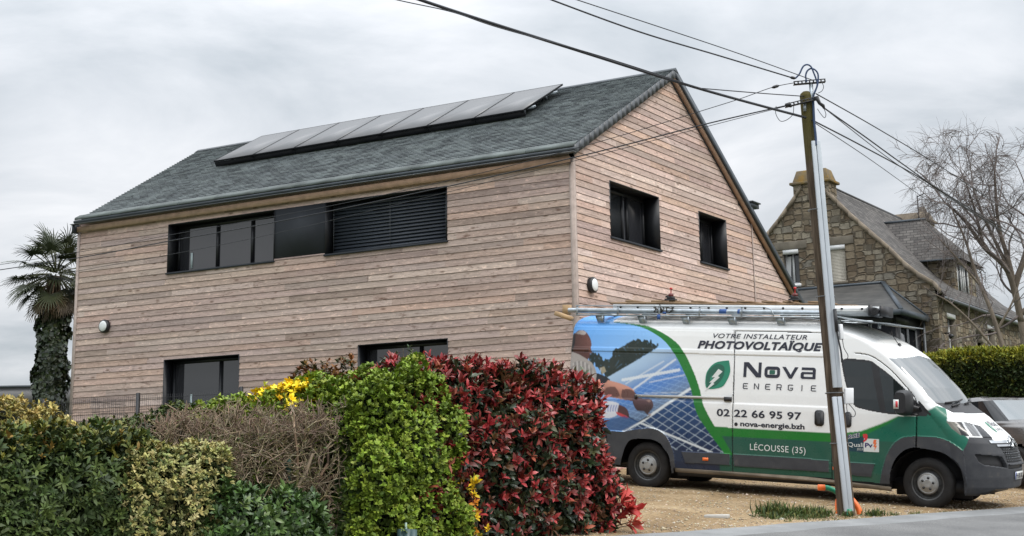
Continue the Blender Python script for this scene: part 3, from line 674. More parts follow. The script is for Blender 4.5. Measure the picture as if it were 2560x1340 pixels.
PX = np.array([r[0] for r in rows]); PY = np.array([r[1] for r in rows]); PZ = np.repeat(zr[:, None], PX.shape[1], 1)
nr, nc = PX.shape
idx = np.arange(nr * nc).reshape(nr, nc); nxt = np.roll(idx, -1, 1)
FQ = np.stack([idx[:-1], nxt[:-1], nxt[1:], idx[1:]], -1)         # (nr-1, nc, 4)
fcx = (PX[:-1] + PX[1:] + np.roll(PX, -1, 1)[:-1] + np.roll(PX, -1, 1)[1:]) / 4
fcy = (PY[:-1] + PY[1:] + np.roll(PY, -1, 1)[:-1] + np.roll(PY, -1, 1)[1:]) / 4
fcz = (PZ[:-1] + PZ[1:]) / 2
ym = np.where(fcy > HWv, 2 * HWv - fcy, fcy)                        # mirrored coordinates
right = fcy < HWv
front = fcx > xs_(fcz) - .001
W = np.where(front, fcx + ym, fcx + np.where(fcx > 3.3, ym, 0)) ; Wl = fcx
side = ~front & (fcx > XR + .002)
ARF_O = smoothcurve([(3.425, .25), (3.426, .311), (3.47, .508), (3.52, .666), (3.59, .796), (3.688, .889), (3.795, .928), (4.005, .943), (4.193, .932), (4.332, .881), (4.50, .777)])
ARF_I = smoothcurve([(3.555, .15), (3.555, .319), (3.569, .456), (3.618, .604), (3.716, .725), (3.813, .779), (3.909, .793), (4.098, .774), (4.238, .742), (4.33, .69), (4.44, .598), (4.50, .411), (4.545, .15)])
ARR_O = smoothcurve([(-.66, .795), (-.359, .796), (-.205, .829), (-.071, .848), (.071, .863), (.214, .836), (.328, .749), (.406, .626), (.455, .461), (.47, .25)])
ARR_I = smoothcurve([(-.405, .15), (-.402, .31), (-.37, .449), (-.325, .579), (-.25, .677), (-.116, .709), (.075, .71), (.217, .667), (.294, .587), (.371, .49), (.405, .307), (.405, .15)])
WINP = smoothcurve([(2.87, 1.889), (2.922, 1.929), (3.028, 1.932), (3.267, 1.912), (3.374, 1.85), (3.533, 1.74), (3.689, 1.606), (3.817, 1.485), (3.894, 1.40)], 4) + smoothcurve([(4.05, 1.235), (4.03, 1.205), (3.897, 1.201), (3.674, 1.21), (3.471, 1.221), (3.211, 1.261), (3.066, 1.318), (2.952, 1.569), (2.87, 1.889)], 4)
PANE1 = [(2.895, 1.885), (2.93, 1.909), (3.281, 1.887), (3.390, 1.394), (3.432, 1.244), (3.211, 1.273), (3.079, 1.325), (2.965, 1.582)]
PANE2 = [(3.395, 1.813), (3.56, 1.703), (3.69, 1.594), (3.818, 1.46), (3.857, 1.361), (3.83, 1.235), (3.509, 1.241)]
DOORL = smoothcurve([(3.065, 2.008), (3.237, 1.988), (3.371, 1.927), (3.557, 1.792), (3.752, 1.596), (3.88, 1.437), (3.905, 1.313), (3.902, .891)])
HEAD = [(4.377, 1.146), (4.753, 1.140), (5.126, 1.092), (5.235, .963), (4.877, .973), (4.573, .979), (4.448, 1.06)]
cls = np.zeros(fcx.shape, int)      # 0 body 1 cab door 2 sliding door 3 hood 4 bumper 5 windscreen 6 headlamp 7 side window 8 window frame/black trim 9 wheel arch trim 10 rubbing strip 11 rear bumper corner 12 grille 13 chrome bar 14 plate(none) 15 fog recess 16 seam 17 cowl 18 fender
sd_ = side | front
def cset(mask, k): cls[mask] = k
xf = np.where(front, W, fcx)
cset(side & (fcx > 2.765 - .03 * (fcz - .7)) & inpoly(fcx, fcz, [(2.6, 2.4), (3.06, 2.008)] + DOORL + [(3.902, .2), (2.6, .2)]), 1)
cset(side & (fcx > 1.34 - .03 * (fcz - .7)) & (fcx < 2.765 - .03 * (fcz - .7)) & (fcz < 2.283) & (fcz > .33), 2)
cset((side & (fcx > 3.902) & (fcz < 1.3)) | (front & (fcz < 1.36) & (xf < 5.0)), 18)
hoodm = front & (fcz < 1.40) & inpoly(xf, fcz, [(4.30, 1.40), (4.472, 1.314), (4.388, 1.152), (4.753, 1.145), (5.126, 1.097), (5.252, .951), (5.9, .925), (6.2, .925), (6.2, 1.5), (4.3, 1.5)])
cset(hoodm, 3)
cset(front & inpoly(xf, fcz, [(4.281, 1.378), (4.559, 1.267), (5.228, 1.250), (5.6, 1.25), (5.6, 1.40), (4.28, 1.40)]) & (fcz < 1.385), 17)
wsl = np.interp(fcz, [1.38, 1.48, 1.95, 2.02], [4.284, 4.143, 3.627, 3.60])
cset(front & (xf > wsl) & (fcz >= 1.385) & (fcz < 1.95 + .064 * np.clip((ym - .1) / .92, 0, 1)), 5)
cset(front & (xf > wsl + .03) & (fcz >= 1.385 + .015) & (fcz < 1.935 + .064 * np.clip((ym - .1) / .92, 0, 1)), 19)
bump_ = (xf > np.interp(fcz, [.15, .60, .69, .779, .949], [4.52, 4.52, 4.40, 4.597, 4.71])) & (fcz < .955) & ((fcz < .925) | (xf < 5.25))
cset(sd_ & bump_, 4)
cset(front & (fcz > .635) & (fcz < .84) & (ym > .53 + (.84 - fcz) * .35), 12)
cset(front & (fcz > .555) & (fcz < .60) & (ym > .62), 12)
cset(front & (fcz >= .845) & (fcz < .87) & (ym > .46), 13); cset(front & (fcz >= .89) & (fcz < .922) & (ym > .36), 13)
cset(front & inpoly(xf, fcz, [(4.79, .735), (5.142, .722), (5.377, .71), (5.50, .60), (5.513, .575), (4.94, .614), (4.857, .65)]), 15)
cset(front & inpoly(xf, fcz, HEAD), 6)
cset(side & inpoly(fcx, fcz, WINP), 8); cset(front & inpoly(xf - .10, fcz, WINP) & (fcz < 1.40), 8)
cset(side & inpoly(fcx, fcz, PANE1), 7); cset(side & inpoly(fcx, fcz, PANE2), 7)
cset(side & (inpoly(fcx, fcz, ARF_O + [(4.55, .2)]) | inpoly(fcx, fcz, ARR_O + [(-.4, .2)])), 9)
cset(front & (fcz < .9) & inpoly(xf - .1, fcz, ARF_O + [(4.55, .2)]), 9)
for q in ([(.566, .556), (1.30, .566), (1.30, .413), (.628, .407)], [(1.351, .567), (2.729, .560), (2.734, .400), (1.367, .403)], [(2.80, .552), (3.358, .546), (3.31, .381), (2.80, .385)]): cset(side & inpoly(fcx, fcz, q), 10)
cset((side & (fcx < -.36) & (fcz < .796) & (cls != 9)) | ((fcx < XR + .01) & (fcz < .55)), 11)
for ln in ([(1.292, 2.286), (1.324, 1.565), (1.333, .652), (1.335, .33)], [(2.70, 2.283), (2.745, 1.314), (2.765, .728), (2.772, .33)], [(1.294, 2.284), (2.70, 2.280)], DOORL + [(3.902, .30)]):
    cset(side & (dist_line(fcx, fcz, ln) < .0048), 16)
cset(side & (dist_line(fcx, fcz, [(-1.33, 1.947), (2.62, 1.939)]) < .004) & (cls != 16), 20)
cset(side & (dist_line(fcx, fcz, [(-1.30, 2.289), (1.27, 2.286)]) < .004), 20)
cset(side & (dist_line(fcx, fcz, [(-.655, .795), (-.62, .55), (-.64, .3)]) < .006), 16)
keep = np.ones(fcx.shape, bool)
keep &= ~(((side & inpoly(fcx, fcz, ARF_I)) | (front & (fcz < .75) & inpoly(xf - .1, fcz, ARF_I))))
keep &= ~(side & inpoly(fcx, fcz, ARR_I))
keep &= ~(side & (fcx > .44) & (fcx < 3.56) & (fcz < .325 - .018 * np.clip(fcx - 2.3, 0, 2)))
keep &= ~((fcx < -.38) & (fcz < .32)); keep &= ~(front & (fcz < .30 - .09 * (1 - np.clip((xf - 4.72) / .5, 0, 1))) & (xf > 4.9)); keep &= ~(front & (fcz < .212))
van = thing('panel_van', VP(1.9, 1.0, 0).ravel(), 'white and green panel van with a solar installer advert on its side', 'van')
# colours
vx = PX.ravel(); vy = PY.ravel(); vz = PZ.ravel()
cl_ = np.empty((nr, nc, 3)); cl_[:] = WHITE
rs = slice(0, NX + NF // 2)
Xl = PX[:, rs] + np.where(PX[:, rs] > xs_(PZ[:, rs]), PY[:, rs], 0)
lv = livery(Xl, PZ[:, rs]); lb = lv.copy(); lb[1:-1, 1:-1] = .4 * lv[1:-1, 1:-1] + .15 * (lv[:-2, 1:-1] + lv[2:, 1:-1] + lv[1:-1, :-2] + lv[1:-1, 2:]); cl_[:, rs] = lb
cl_ = cl_.reshape(-1, 3)
hood_white = np.array(WHITE)
# push cladding out a little, along -y (right side)
off = np.zeros(nr * nc)
fk = cls.copy()
for k, d in ((9, .016), (10, .014), (11, .012), (15, -.05), (12, -.03), (13, .012), (20, -.006), (16, -.012)):
    vv = np.unique(FQ[(cls == k) & (right | (k in (12, 13, 15)))].ravel())
    off[vv] = d
nx_ = np.gradient(PX, axis=1); ny_ = np.gradient(PY, axis=1); ln_ = np.hypot(nx_, ny_) + 1e-9
NXv = (ny_ / ln_).ravel(); NYv = (-nx_ / ln_).ravel()
BX = vx + NXv * off; BY = vy + NYv * off
BV = VP(BX, BY, vz)
m = Mat('van_paint', .35, 0, .32, coat=.04); v = m.coord()
c = m.attr()
grime = m.n('ShaderNodeTexCoord'); 
c = m.mix(m.math('MULTIPLY', m.ramp(m.noise(v, 3.0, 6, .7), [(.42, (0, 0, 0)), (.8, (.5, .5, .5))]), .14), c, (.30, .27, .22))
m.color(c); m.rough(m.ramp(m.noise(v, 5, 4), [(.3, (.22, .22, .22)), (.7, (.4, .4, .4))])); M['van'] = m.m
m = Mat('grey_bumper_plastic', .6, 0, .4); v = m.coord()
m.color(m.ramp(m.noise(v, 5, 6, .7), [(.3, (.028, .030, .036)), (.6, (.045, .047, .052)), (.8, (.10, .092, .078))])); m.bump(m.noise(v, 150, 2), .1, .002); M['bumper'] = m.m
m = Mat('headlamp_glass', .2, 0, .3); m.color(m.attr()); m.b.inputs['Coat Weight'].default_value = .1; M['headlamp'] = m.m
M['lamp_clear'] = simple('lamp_lens', (.40, .38, .33), .15, 0, .5, .2, 9)
M['ws_glass'] = glass_mat('windscreen_glass', (.085, .10, .105), 2.4, .04)
M['chrome'] = simple('chrome', (.62, .64, .66), .16, 1, .5, .05, 5)
def comps(mask):
    """4-connected components of a (row, column) mask; columns wrap round the van"""
    lab = np.zeros(mask.shape, int); n = 0; h, w_ = mask.shape
    for s0 in np.argwhere(mask):
        a, b = s0
        if lab[a, b]: continue
        n += 1; st = [(a, b)]; lab[a, b] = n
        while st:
            i, j = st.pop()
            for p, q in ((i + 1, j), (i - 1, j), (i, (j + 1) % w_), (i, (j - 1) % w_)):
                if 0 <= p < h and mask[p, q] and not lab[p, q]: lab[p, q] = n; st.append((p, q))
    return lab, n
def part(name, k, mat, label=None, parent=None, split=True):
    mask = np.isin(cls, k) & keep
    if not mask.any(): print('empty', name); return None
    lab, n = comps(mask); cnt = np.bincount(lab.ravel(), minlength=n + 1)[1:]
    order = np.argsort(-cnt); big = [c + 1 for c in order if cnt[c] > 60] or [order[0] + 1]
    if not split: big = big[:1]; mask &= (lab == big[0])
    first = None
    for c in big:
        F = FQ[mask & (lab == c)].reshape(-1, 4)
        u_, inv = np.unique(F.ravel(), return_inverse=True)
        o = mesh_np(name, BV[u_], inv.reshape(-1, 4)[:, ::-1].astype(np.int32), M[mat], parent or van, smooth=True, col=cl_[u_])
        if first is None: first = o
        if label: o['label'] = label; label = None
    return first
vbody = part('body', [0, 20], 'van')
cabdoor = part('cab_door', [1], 'van', 'green and white cab door with certification stickers')
sldoor = part('sliding_door', [2], 'van')
cl_h = cl_.copy(); hv = np.unique(FQ[(cls == 3)].ravel()); cl_[hv] = WHITE
hl = np.unique(FQ[(cls == 6)].ravel()); wv = np.where(PY > HWv, 2 * HWv - PY, PY).ravel()[hl] + PX.ravel()[hl]; zv_ = PZ.ravel()[hl]
wq = wv + (zv_ - 1.05) * .35
lc = np.where((wq < 4.56)[:, None], (.17, .16, .135), np.where((wq < 4.70)[:, None], (.02, .021, .024), np.where((wq < 4.75)[:, None], (.60, .61, .62), np.where((wq < 4.93)[:, None], (.15, .155, .16), np.where((wq < 4.97)[:, None], (.42, .43, .44), (.022, .024, .028))))))
lc = lc * (.85 + .3 * (np.sin(70 * wq + 40 * zv_) > .3))[:, None]
cl_[hl] = lc
hood = part('hood', [3], 'van', 'white hood carrying the leaf logo')
fender = part('fender', [18], 'van')
bumperp = part('front_bumper', [4], 'bumper'); part('fog_recess', [15], 'black_plastic', None, bumperp)
part('windscreen', [5, 19], 'ws_glass', split=False); part('headlamp', [6], 'headlamp'); part('side_window', [7], 'van_glass'); part('window_frame', [8], 'black_plastic')
part('wheel_arch_trim', [9], 'bumper'); part('rubbing_strip', [10], 'bumper'); part('rear_bumper', [11], 'bumper'); part('grille', [12], 'black_plastic', None, bumperp); part('chrome_bar', [13], 'chrome', None, bumperp)
part('cowl', [17], 'black_plastic'); part('panel_gap', [16], 'black_plastic')
# roof cap, and underbody set low and black to deepen shade beneath
mb = MB()
top = [tuple(p) for p in BV.reshape(nr, nc, 3)[-1][::12]]
mb.add(top, [tuple(range(len(top)))[::-1]])
o = mesh_np('roof', np.array(mb.v), mb.f, M['van'], van, col=np.tile(WHITE, (len(mb.v), 1)))
mb = MB()
mb.box(VP(.45, .12, .215).ravel(), VX * 3.05, VY * 1.8, VZ * .16); mb.box(VP(-1.25, .30, .30).ravel(), VX * 1.7, VY * 1.45, VZ * .08); mb.box(VP(3.5, .33, .22).ravel(), VX * 1.2, VY * 1.4, VZ * .16)
mb.box(VP(.55, .06, .24).ravel(), VX * 2.9, VY * .10, VZ * .10); mb.box(VP(.55, 1.89, .24).ravel(), VX * 2.9, VY * .10, VZ * .10)
mb.box(VP(-.05, .2, .30).ravel(), VX * .12, VY * 1.6, VZ * .1); mb.box(VP(1.0, .5, .20).ravel(), VX * .9, VY * .5, VZ * .18); mb.tube(VP(np.array([-1.2, .2, .8, 2.6]), np.array([.75, .7, .62, .6]), np.array([.27, .27, .25, .27])), .035, 8)
fixnormals(mb.build('underbody', M['black_plastic'], van))
mb = MB(); zz = .325
mb.prism([VP(.45, .012, .325).ravel(), VP(2.4, .012, .325).ravel(), VP(3.56, .02, .262).ravel(), VP(3.56, .05, .205).ravel(), VP(2.4, .05, .262).ravel(), VP(.45, .05, .265).ravel()], VY * .04)
fixnormals(mb.build('sill', simple('muddy_sill', (.17, .14, .105), .8, 0, .3, .3, 4), van))
mb = MB(); mb.box(VP(-1.36, .15, .30).ravel(), VX * .12, VY * 1.75, VZ * .05); mb.box(VP(-1.30, .25, .22).ravel(), VX * .06, VY * 1.55, VZ * .04); fixnormals(mb.build('rear_step', M['galv'], van))
for xc in (0, 4.035):      # inner wheel housings
    for (ya, yb) in ((.06, .40), (1.65, 1.99)):
        mb = MB(); an = np.linspace(0, math.pi, 13); pr = [(xc + .50 * math.cos(a), .33 + .45 * math.sin(a)) for a in an]
        for (x0, z0), (x1, z1) in zip(pr[:-1], pr[1:]): mb.quad(VP(x0, ya, z0).ravel(), VP(x1, ya, z1).ravel(), VP(x1, yb, z1).ravel(), VP(x0, yb, z0).ravel())
        yi = yb if ya < 1 else ya
        mb.box(VP(xc - .5, yi, .15).ravel(), VX * 1.0, VY * .02, VZ * .63)
        fixnormals(mb.build('wheel_housing', M['black_plastic'], van))
# wheels
M['rim_steel'] = simple('rim_steel', (.07, .07, .068), .5, .5, .5, .3, 10)
def wheel(x, y, out_):
    c = VP(x, y, .334).ravel(); ax = VY * out_
    t = thing('wheel', c, None, None); t.parent = van; t.location = Vector(c) - van.location
    mb = MB(); mb.lathe(c, ax, [(-.205, .21), (-.21, .285), (-.195, .318), (-.16, .333), (-.05, .334), (-.018, .324), (0, .300), (.006, .262), (0, .225), (-.012, .214)], 56); smooth_by_angle(mb.build('tyre', M['rubber'], t), 50)
    mb = MB(); mb.lathe(c, ax, [(-.012, .214), (-.022, .200), (-.05, .190), (-.065, .172), (-.060, .165), (-.030, .138)], 48); smooth_by_angle(mb.build('rim', M['rim_steel'], t), 30)
    mb = MB(); mb.lathe(c, ax, [(-.030, .140), (-.022, .139), (-.016, .132), (-.008, .124), (-.010, .116), (-.004, .106), (-.002, .06), (.004, .05), (.004, .001)], 48); smooth_by_angle(mb.build('hub_cover', M['steel'], t), 30)
    mb = MB(); u_ = np.cross(ax, VZ); 
    for k in range(5):
        a = 2 * math.pi * k / 5 + .45; p = c + ax * -.003 + .075 * (math.cos(a) * u_ + math.sin(a) * VZ); mb.lathe(p, ax, [(0, .016), (.008, .016), (.008, .009), (.016, .009), (.016, .001)], 12)
    for k in range(10):
        a = 2 * math.pi * k / 10 + .1; p = c + ax * -.0425 + .152 * (math.cos(a) * u_ + math.sin(a) * VZ); mb.lathe(p, ax + .55 * (math.cos(a) * u_ + math.sin(a) * VZ), [(0, .0145), (.002, .001)], 12)
    o = mb.build('wheel_bolt', M['black_plastic'], t); tag(o, kind='stuff')
for (x, y, s_) in ((0, .055, -1), (4.035, .075, -1), (0, 1.995, 1), (4.035, 1.975, 1)): wheel(x, y, s_)
# ---- lettering and logos, draped on the skin
def drape_side(x, z, lift=.0045): return VP(x, side_y(x, z) - lift, z)
def text_mesh(txt, shear=0., bold=0., space=1.0, res=4):
    c = bpy.data.curves.new('t', 'FONT'); c.body = txt; c.size = 1; c.shear = shear; c.offset = bold; c.space_character = space; c.resolution_u = res
    o = bpy.data.objects.new('t', c); COL.objects.link(o); dg = bpy.context.evaluated_depsgraph_get(); dg.update()
    me = bpy.data.meshes.new_from_object(o.evaluated_get(dg)); P = np.array([tuple(v_.co) for v_ in me.vertices]); F = [tuple(p.vertices) for p in me.polygons]
    bpy.data.objects.remove(o); bpy.data.curves.remove(c); bpy.data.meshes.remove(me); return P, F
M['ink'] = simple('navy_ink', (.012, .014, .028), .4, 0, .5, .1, 3)
M['ink_white'] = simple('white_ink', (.62, .64, .62), .4, 0, .5, .05, 3)
M['ink_blue'] = simple('violet_ink', (.03, .025, .12), .4, 0, .5, .05, 3)
M['ink_green'] = simple('logo_green', (.012, .20, .115), .35, 0, .5, .05, 3)
M['ink_dkgreen'] = simple('logo_dark_green', (.012, .10, .062), .35, 0, .5, .05, 3)
def letter(name, txt, p0, p1, hgt, mat, parent, shear=0., bold=0., space=1., label=None, caps=True):
    P, F = text_mesh(txt, shear, bold, space); base = 0.0
    cap = text_mesh('H', 0, bold)[0][:, 1].max() if caps else text_mesh('x', 0, bold)[0][:, 1].max()
    x0, x1 = P[:, 0].min(), P[:, 0].max()
    tt = (P[:, 0] - x0) / (x1 - x0); x = p0[0] + tt * (p1[0] - p0[0]); z = p0[1] + tt * (p1[1] - p0[1]) + P[:, 1] / cap * hgt
    o = mesh_np(name, drape_side(x, z), F, M[mat], parent)
    if label: o['label'] = label
    return o
def decal(name, polys, mat, parent, lift=.0045, surf=None):
    mb = MB()
    for pl in polys:
        P = np.array(pl, float); V_ = (surf or drape_side)(P[:, 0], P[:, 1], lift); mb.add(V_, [tuple(range(len(pl)))])
    return mb.build(name, M[mat], parent)
def polyline_ribbon(pts, wd):
    P = np.array(pts, float); T = np.gradient(P, axis=0); T /= np.linalg.norm(T, axis=1)[:, None]; Nn = np.stack([-T[:, 1], T[:, 0]], 1) * wd / 2
    a, b = P + Nn, P - Nn; return [[tuple(a[i]), tuple(a[i + 1]), tuple(b[i + 1]), tuple(b[i])] for i in range(len(P) - 1)]
letter('lettering', 'VOTRE INSTALLATEUR', (.962, 2.182), (2.368, 2.179), .064, 'ink', vbody, .22, .012, 1.08)
letter('lettering', 'PHOTOVOLTAÏQUE', (.735, 2.032), (2.592, 2.030), .108, 'ink', vbody, .22, .042, 1.06)
letter('lettering', '02 22 66 95 97', (1.093, 1.086), (2.337, 1.085), .098, 'ink', sldoor, 0, .022, 1.03)
letter('lettering', 'nova-energie.bzh', (1.449, .960), (2.385, .958), .047, 'ink', sldoor, 0, .028, 1.0, None, False)
letter('lettering', 'LÉCOUSSE (35)', (1.597, .641), (2.401, .632), .083, 'ink_white', sldoor, 0, .004, 1.08)
letter('lettering', 'RGE', (2.992, .863), (3.158, .897), .055, 'ink_white', cabdoor, .1, .07, 1.02); 
o = letter('lettering', 'RGE', (2.994, .866), (3.156, .900), .050, 'ink_blue', cabdoor, .1, .02, 1.06); o.location += Vector(-VY * .002)
letter('lettering', 'Quali', (2.991, .760), (3.205, .764), .055, 'ink_white', cabdoor, 0, .004, 1.0)
letter('lettering', '2023', (3.116, .718), (3.199, .720), .026, 'ink_white', cabdoor, 0, 0, 1.0)
decal('sticker', [[(3.207, .704), (3.417, .706), (3.417, .878), (3.212, .877)]], 'ink_white', cabdoor)
o = letter('lettering', 'Pv', (3.227, .762), (3.332, .765), .058, 'ink_blue', cabdoor, 0, .03, .95); o.location += Vector(-VY * .002)
M['ink_red'] = simple('red_ink', (.55, .03, .04), .4, 0, .5, .05, 3); M['ink_orange'] = simple('orange_ink', (.75, .16, .05), .4, 0, .5, .05, 3)
decal('emblem', [smoothcurve([(3.198, .933), (3.256, .936), (3.259, .873), (3.22, .834), (3.203, .839), (3.224, .877), (3.205, .885), (3.198, .933)], 3)], 'ink_red', cabdoor, .0065)
decal('emblem', [[(3.347, .868), (3.384, .868), (3.374, .828), (3.388, .828), (3.368, .79), (3.39, .79), (3.352, .722), (3.362, .772), (3.338, .775), (3.356, .812), (3.336, .815)]], 'ink_orange', cabdoor, .0065)
# company name drawn from strokes
def stroke(pts, wd): return polyline_ribbon(pts, wd)
Nw = .044
def rr(x0, x1, z0, z1, r=.035, n=5, close=True):
    o = []
    for cx_, cz_, a0 in ((x1 - r, z1 - r, 0), (x0 + r, z1 - r, 90), (x0 + r, z0 + r, 180), (x1 - r, z0 + r, 270)):
        o += [(cx_ + r * math.cos(math.radians(a0 + 90 * k / n)), cz_ + r * math.sin(math.radians(a0 + 90 * k / n))) for k in range(n + 1)]
    return o + [o[0]]
g = Nw / 2; pol = []
pol += [[(1.463, 1.64), (1.507, 1.64), (1.507, 1.80), (1.507, 1.849), (1.463, 1.849)], [(1.683, 1.64), (1.727, 1.64), (1.727, 1.849), (1.683, 1.849)], [(1.507, 1.849), (1.507, 1.79), (1.655, 1.64), (1.683, 1.64), (1.683, 1.70), (1.535, 1.849)]]
pol += stroke(rr(1.775 + g, 2.003 - g, 1.640 + g, 1.797 - g, .03), Nw)
pol += [[(2.032, 1.797), (2.083, 1.797), (2.165, 1.683), (2.165, 1.638), (2.138, 1.638)], [(2.267, 1.797), (2.216, 1.797), (2.165, 1.70), (2.150, 1.638), (2.178, 1.638)]]
ax0, ax1 = 2.303, 2.517
pol += [[(ax1 - Nw, 1.64), (ax1, 1.64), (ax1, 1.77), (ax1 - Nw, 1.77)], [(2.315, 1.797), (2.315, 1.762), (ax1 - .02, 1.762), (ax1, 1.77), (ax1 - .012, 1.79), (ax1 - .03, 1.797)], [(ax0 + .02, 1.640), (ax1 - Nw, 1.640), (ax1 - Nw, 1.670), (ax0 + .035, 1.670)], [(ax0 + .02, 1.735), (ax0 + .035, 1.706), (ax1 - Nw, 1.706), (ax1 - Nw, 1.735)], [(ax0 + .02, 1.640), (ax0 + .045, 1.665), (ax0 + .045, 1.712), (ax0 + .02, 1.735), (ax0, 1.715), (ax0, 1.66)]]
decal('logo_name', pol, 'ink', sldoor)
decal('logo_dot', [rr(1.848, 1.930, 1.690, 1.747, .015)[:-1]], 'ink_dkgreen', sldoor)
pol = []; lw = .011
def strokeletters(word, x0, x1, z0, z1, lw):
    n = len(word); wd = .074 * (x1 - x0) / 1.068; stp = (x1 - x0 - wd) / (n - 1); o = []
    for i, ch in enumerate(word):
        a, b = x0 + i * stp, x0 + i * stp + wd; zm = (z0 + z1) / 2
        bar = lambda p, q: [[(p[0], p[1]), (q[0], p[1]), (q[0], q[1]), (p[0], q[1])]]
        if ch == 'E': o += bar((a + lw, z0), (b, z0 + lw)) + bar((a + lw, z1 - lw), (b, z1)) + bar((a + lw, zm - lw / 2), (b - .01, zm + lw / 2)) + [[(a, z0 + lw), (a + lw, z0), (a + lw, z1), (a, z1 - lw)]]
        if ch == 'N': o += bar((a, z0), (a + lw, z1)) + bar((b - lw, z0), (b, z1)) + [[(a + lw, z1), (a + lw, z1 - lw * 1.4), (b - lw, z0), (b - lw, z0 + lw * 1.4)]]
        if ch == 'R': o += bar((a, z0), (a + lw, z1)) + bar((a + lw, z1 - lw), (b - lw, z1)) + bar((a + lw, zm - lw), (b - lw, zm)) + bar((b - lw, zm - lw / 2), (b, z1 - lw / 2)) + [[(b - lw * 2.4, zm - lw), (b - lw, zm - lw), (b, z0), (b - lw * 1.4, z0)]]
        if ch == 'G': o += bar((a + lw, z0), (b - lw, z0 + lw)) + bar((a + lw, z1 - lw), (b, z1)) + bar((a, z0 + lw / 2), (a + lw, z1 - lw / 2)) + bar((b - lw, z0 + lw / 2), (b, zm)) + bar((b - lw * 3.4, zm - lw), (b - lw, zm))
        if ch == 'I': o += bar(((a + b) / 2 - lw / 2, z0), ((a + b) / 2 + lw / 2, z1))
    return o
decal('lettering', strokeletters('ENERGIE', 1.465, 2.532, 1.474, 1.556, .0125), 'ink', sldoor)
LEAF = smoothcurve([(1.232, 1.867), (1.262, 1.71), (1.208, 1.561), (1.126, 1.482), (.923, 1.464), (.893, 1.619), (.934, 1.741), (1.044, 1.835), (1.232, 1.867)], 6)[:-1]
decal('logo_leaf', [LEAF], 'ink_green', vbody)
decal('logo_leaf', [smoothcurve([(.923, 1.466), (.905, 1.60), (.94, 1.72), (1.03, 1.80), (1.10, 1.81), (1.17, 1.76), (1.15, 1.62), (1.05, 1.50), (.923, 1.466)], 5)[:-1]], 'ink_dkgreen', vbody, .0055)
decal('logo_bolt', [[(1.083, 1.742), (1.148, 1.707), (1.081, 1.640), (1.110, 1.625), (1.016, 1.541), (1.036, 1.530), (.890, 1.416), (.990, 1.547), (.954, 1.546), (1.037, 1.623), (.986, 1.621)]], 'ink_white', vbody, .0065)
decal('globe_icon', [[(1.385 + .026 * math.cos(a), .981 + .026 * math.sin(a)) for a in np.linspace(0, 2 * math.pi, 20)[:-1]]], 'dark_steel', sldoor)
# hood logo
def drape_front(w_, z, lift=.004):
    y = np.asarray(w_); x = front_x(y, z); e_ = .01
    nx = np.ones_like(x); ny = -(front_x(y + e_, z) - front_x(y - e_, z)) / (2 * e_); nz = -(front_x(y, z + e_) - front_x(y, z - e_)) / (2 * e_)
    ln = np.sqrt(1 + ny ** 2 + nz ** 2); return VP(x + lift / ln, y + lift * ny / ln, z + lift * nz / ln)
decal('logo_leaf', [smoothcurve([(.80, 1.155), (.855, 1.11), (.845, 1.05), (.79, 1.015), (.755, 1.05), (.76, 1.12), (.80, 1.155)], 5)[:-1]], 'ink_green', hood, .006, drape_front)
decal('logo_bolt', [[(.815, 1.11), (.83, 1.10), (.805, 1.085), (.82, 1.08), (.775, 1.035), (.795, 1.078), (.785, 1.082)]], 'ink_white', hood, .009, drape_front)
def letter_front(txt, y0, y1, z0, hgt, mat, bold):
    P, F = text_mesh(txt, 0, bold, 1.05); x0, x1 = P[:, 0].min(), P[:, 0].max(); cap = text_mesh('H', 0, bold)[0][:, 1].max()
    y = y0 + (P[:, 0] - x0) / (x1 - x0) * (y1 - y0); z = z0 + P[:, 1] / cap * hgt; mesh_np('lettering', drape_front(y, z, .006), F, M[mat], hood)
letter_front('Nova', .90, 1.27, 1.09, .07, 'ink', .012); letter_front('ENERGIE', .90, 1.27, 1.035, .03, 'ink', 0)
# plate, emblem, grille studs
def front_pt(y, z, lift): return drape_front(np.array([y]), np.array([z]), lift)[0]
mb = MB(); a, b_ = front_pt(.82, .415, .012), front_pt(1.28, .415, .012); c_ = front_pt(.82, .515, .012); mb.box(a, b_ - a, c_ - a, VX * .006); plate = fixnormals(mb.build('number_plate', M['ink_white'], van))
mb = MB(); mb.box(a + VX * .0065, (b_ - a) * .08, c_ - a, VX * .002); mb.build('plate_band', simple('plate_blue', (.01, .05, .35), .4), plate)
P, F = text_mesh('FV·382·DK', 0, .02, 1.0); x0, x1 = P[:, 0].min(), P[:, 0].max()
tt = .11 + .84 * (P[:, 0] - x0) / (x1 - x0); zz = .18 + .62 * P[:, 1] / .70
mesh_np('lettering', a + (b_ - a) * tt[:, None] + (c_ - a) * zz[:, None] + VX * .0085, F, M['ink'], plate)
mb = MB()
for z0 in (.845, .905):
    for s_ in (-1, 1):
        p = [front_pt(HWv + s_ * .13, z0 - .035, .02), front_pt(HWv + s_ * .0, z0 + .02, .03), front_pt(HWv + s_ * .0, z0 + .055, .03), front_pt(HWv + s_ * .13, z0 + .0, .02)]
        mb.prism(p, VX * .018)
fixnormals(mb.build('emblem', M['chrome'], van))
mb = MB()
for iz, z0 in enumerate((.66, .69, .72, .75, .78, .81)):
    for y0 in np.arange(.60 + (iz % 2) * .035, 1.46, .07):
        if y0 < .56 + (.84 - z0) * .35: continue
        p = front_pt(y0, z0, -.022); mb.box(p - VY * .018, VX * .012, VY * .036 + VZ * (.008 if iz % 2 else -.008), VZ * .009)
o = mb.build('grille_mesh', M['zinc'], bumperp); tag(o, kind='stuff')
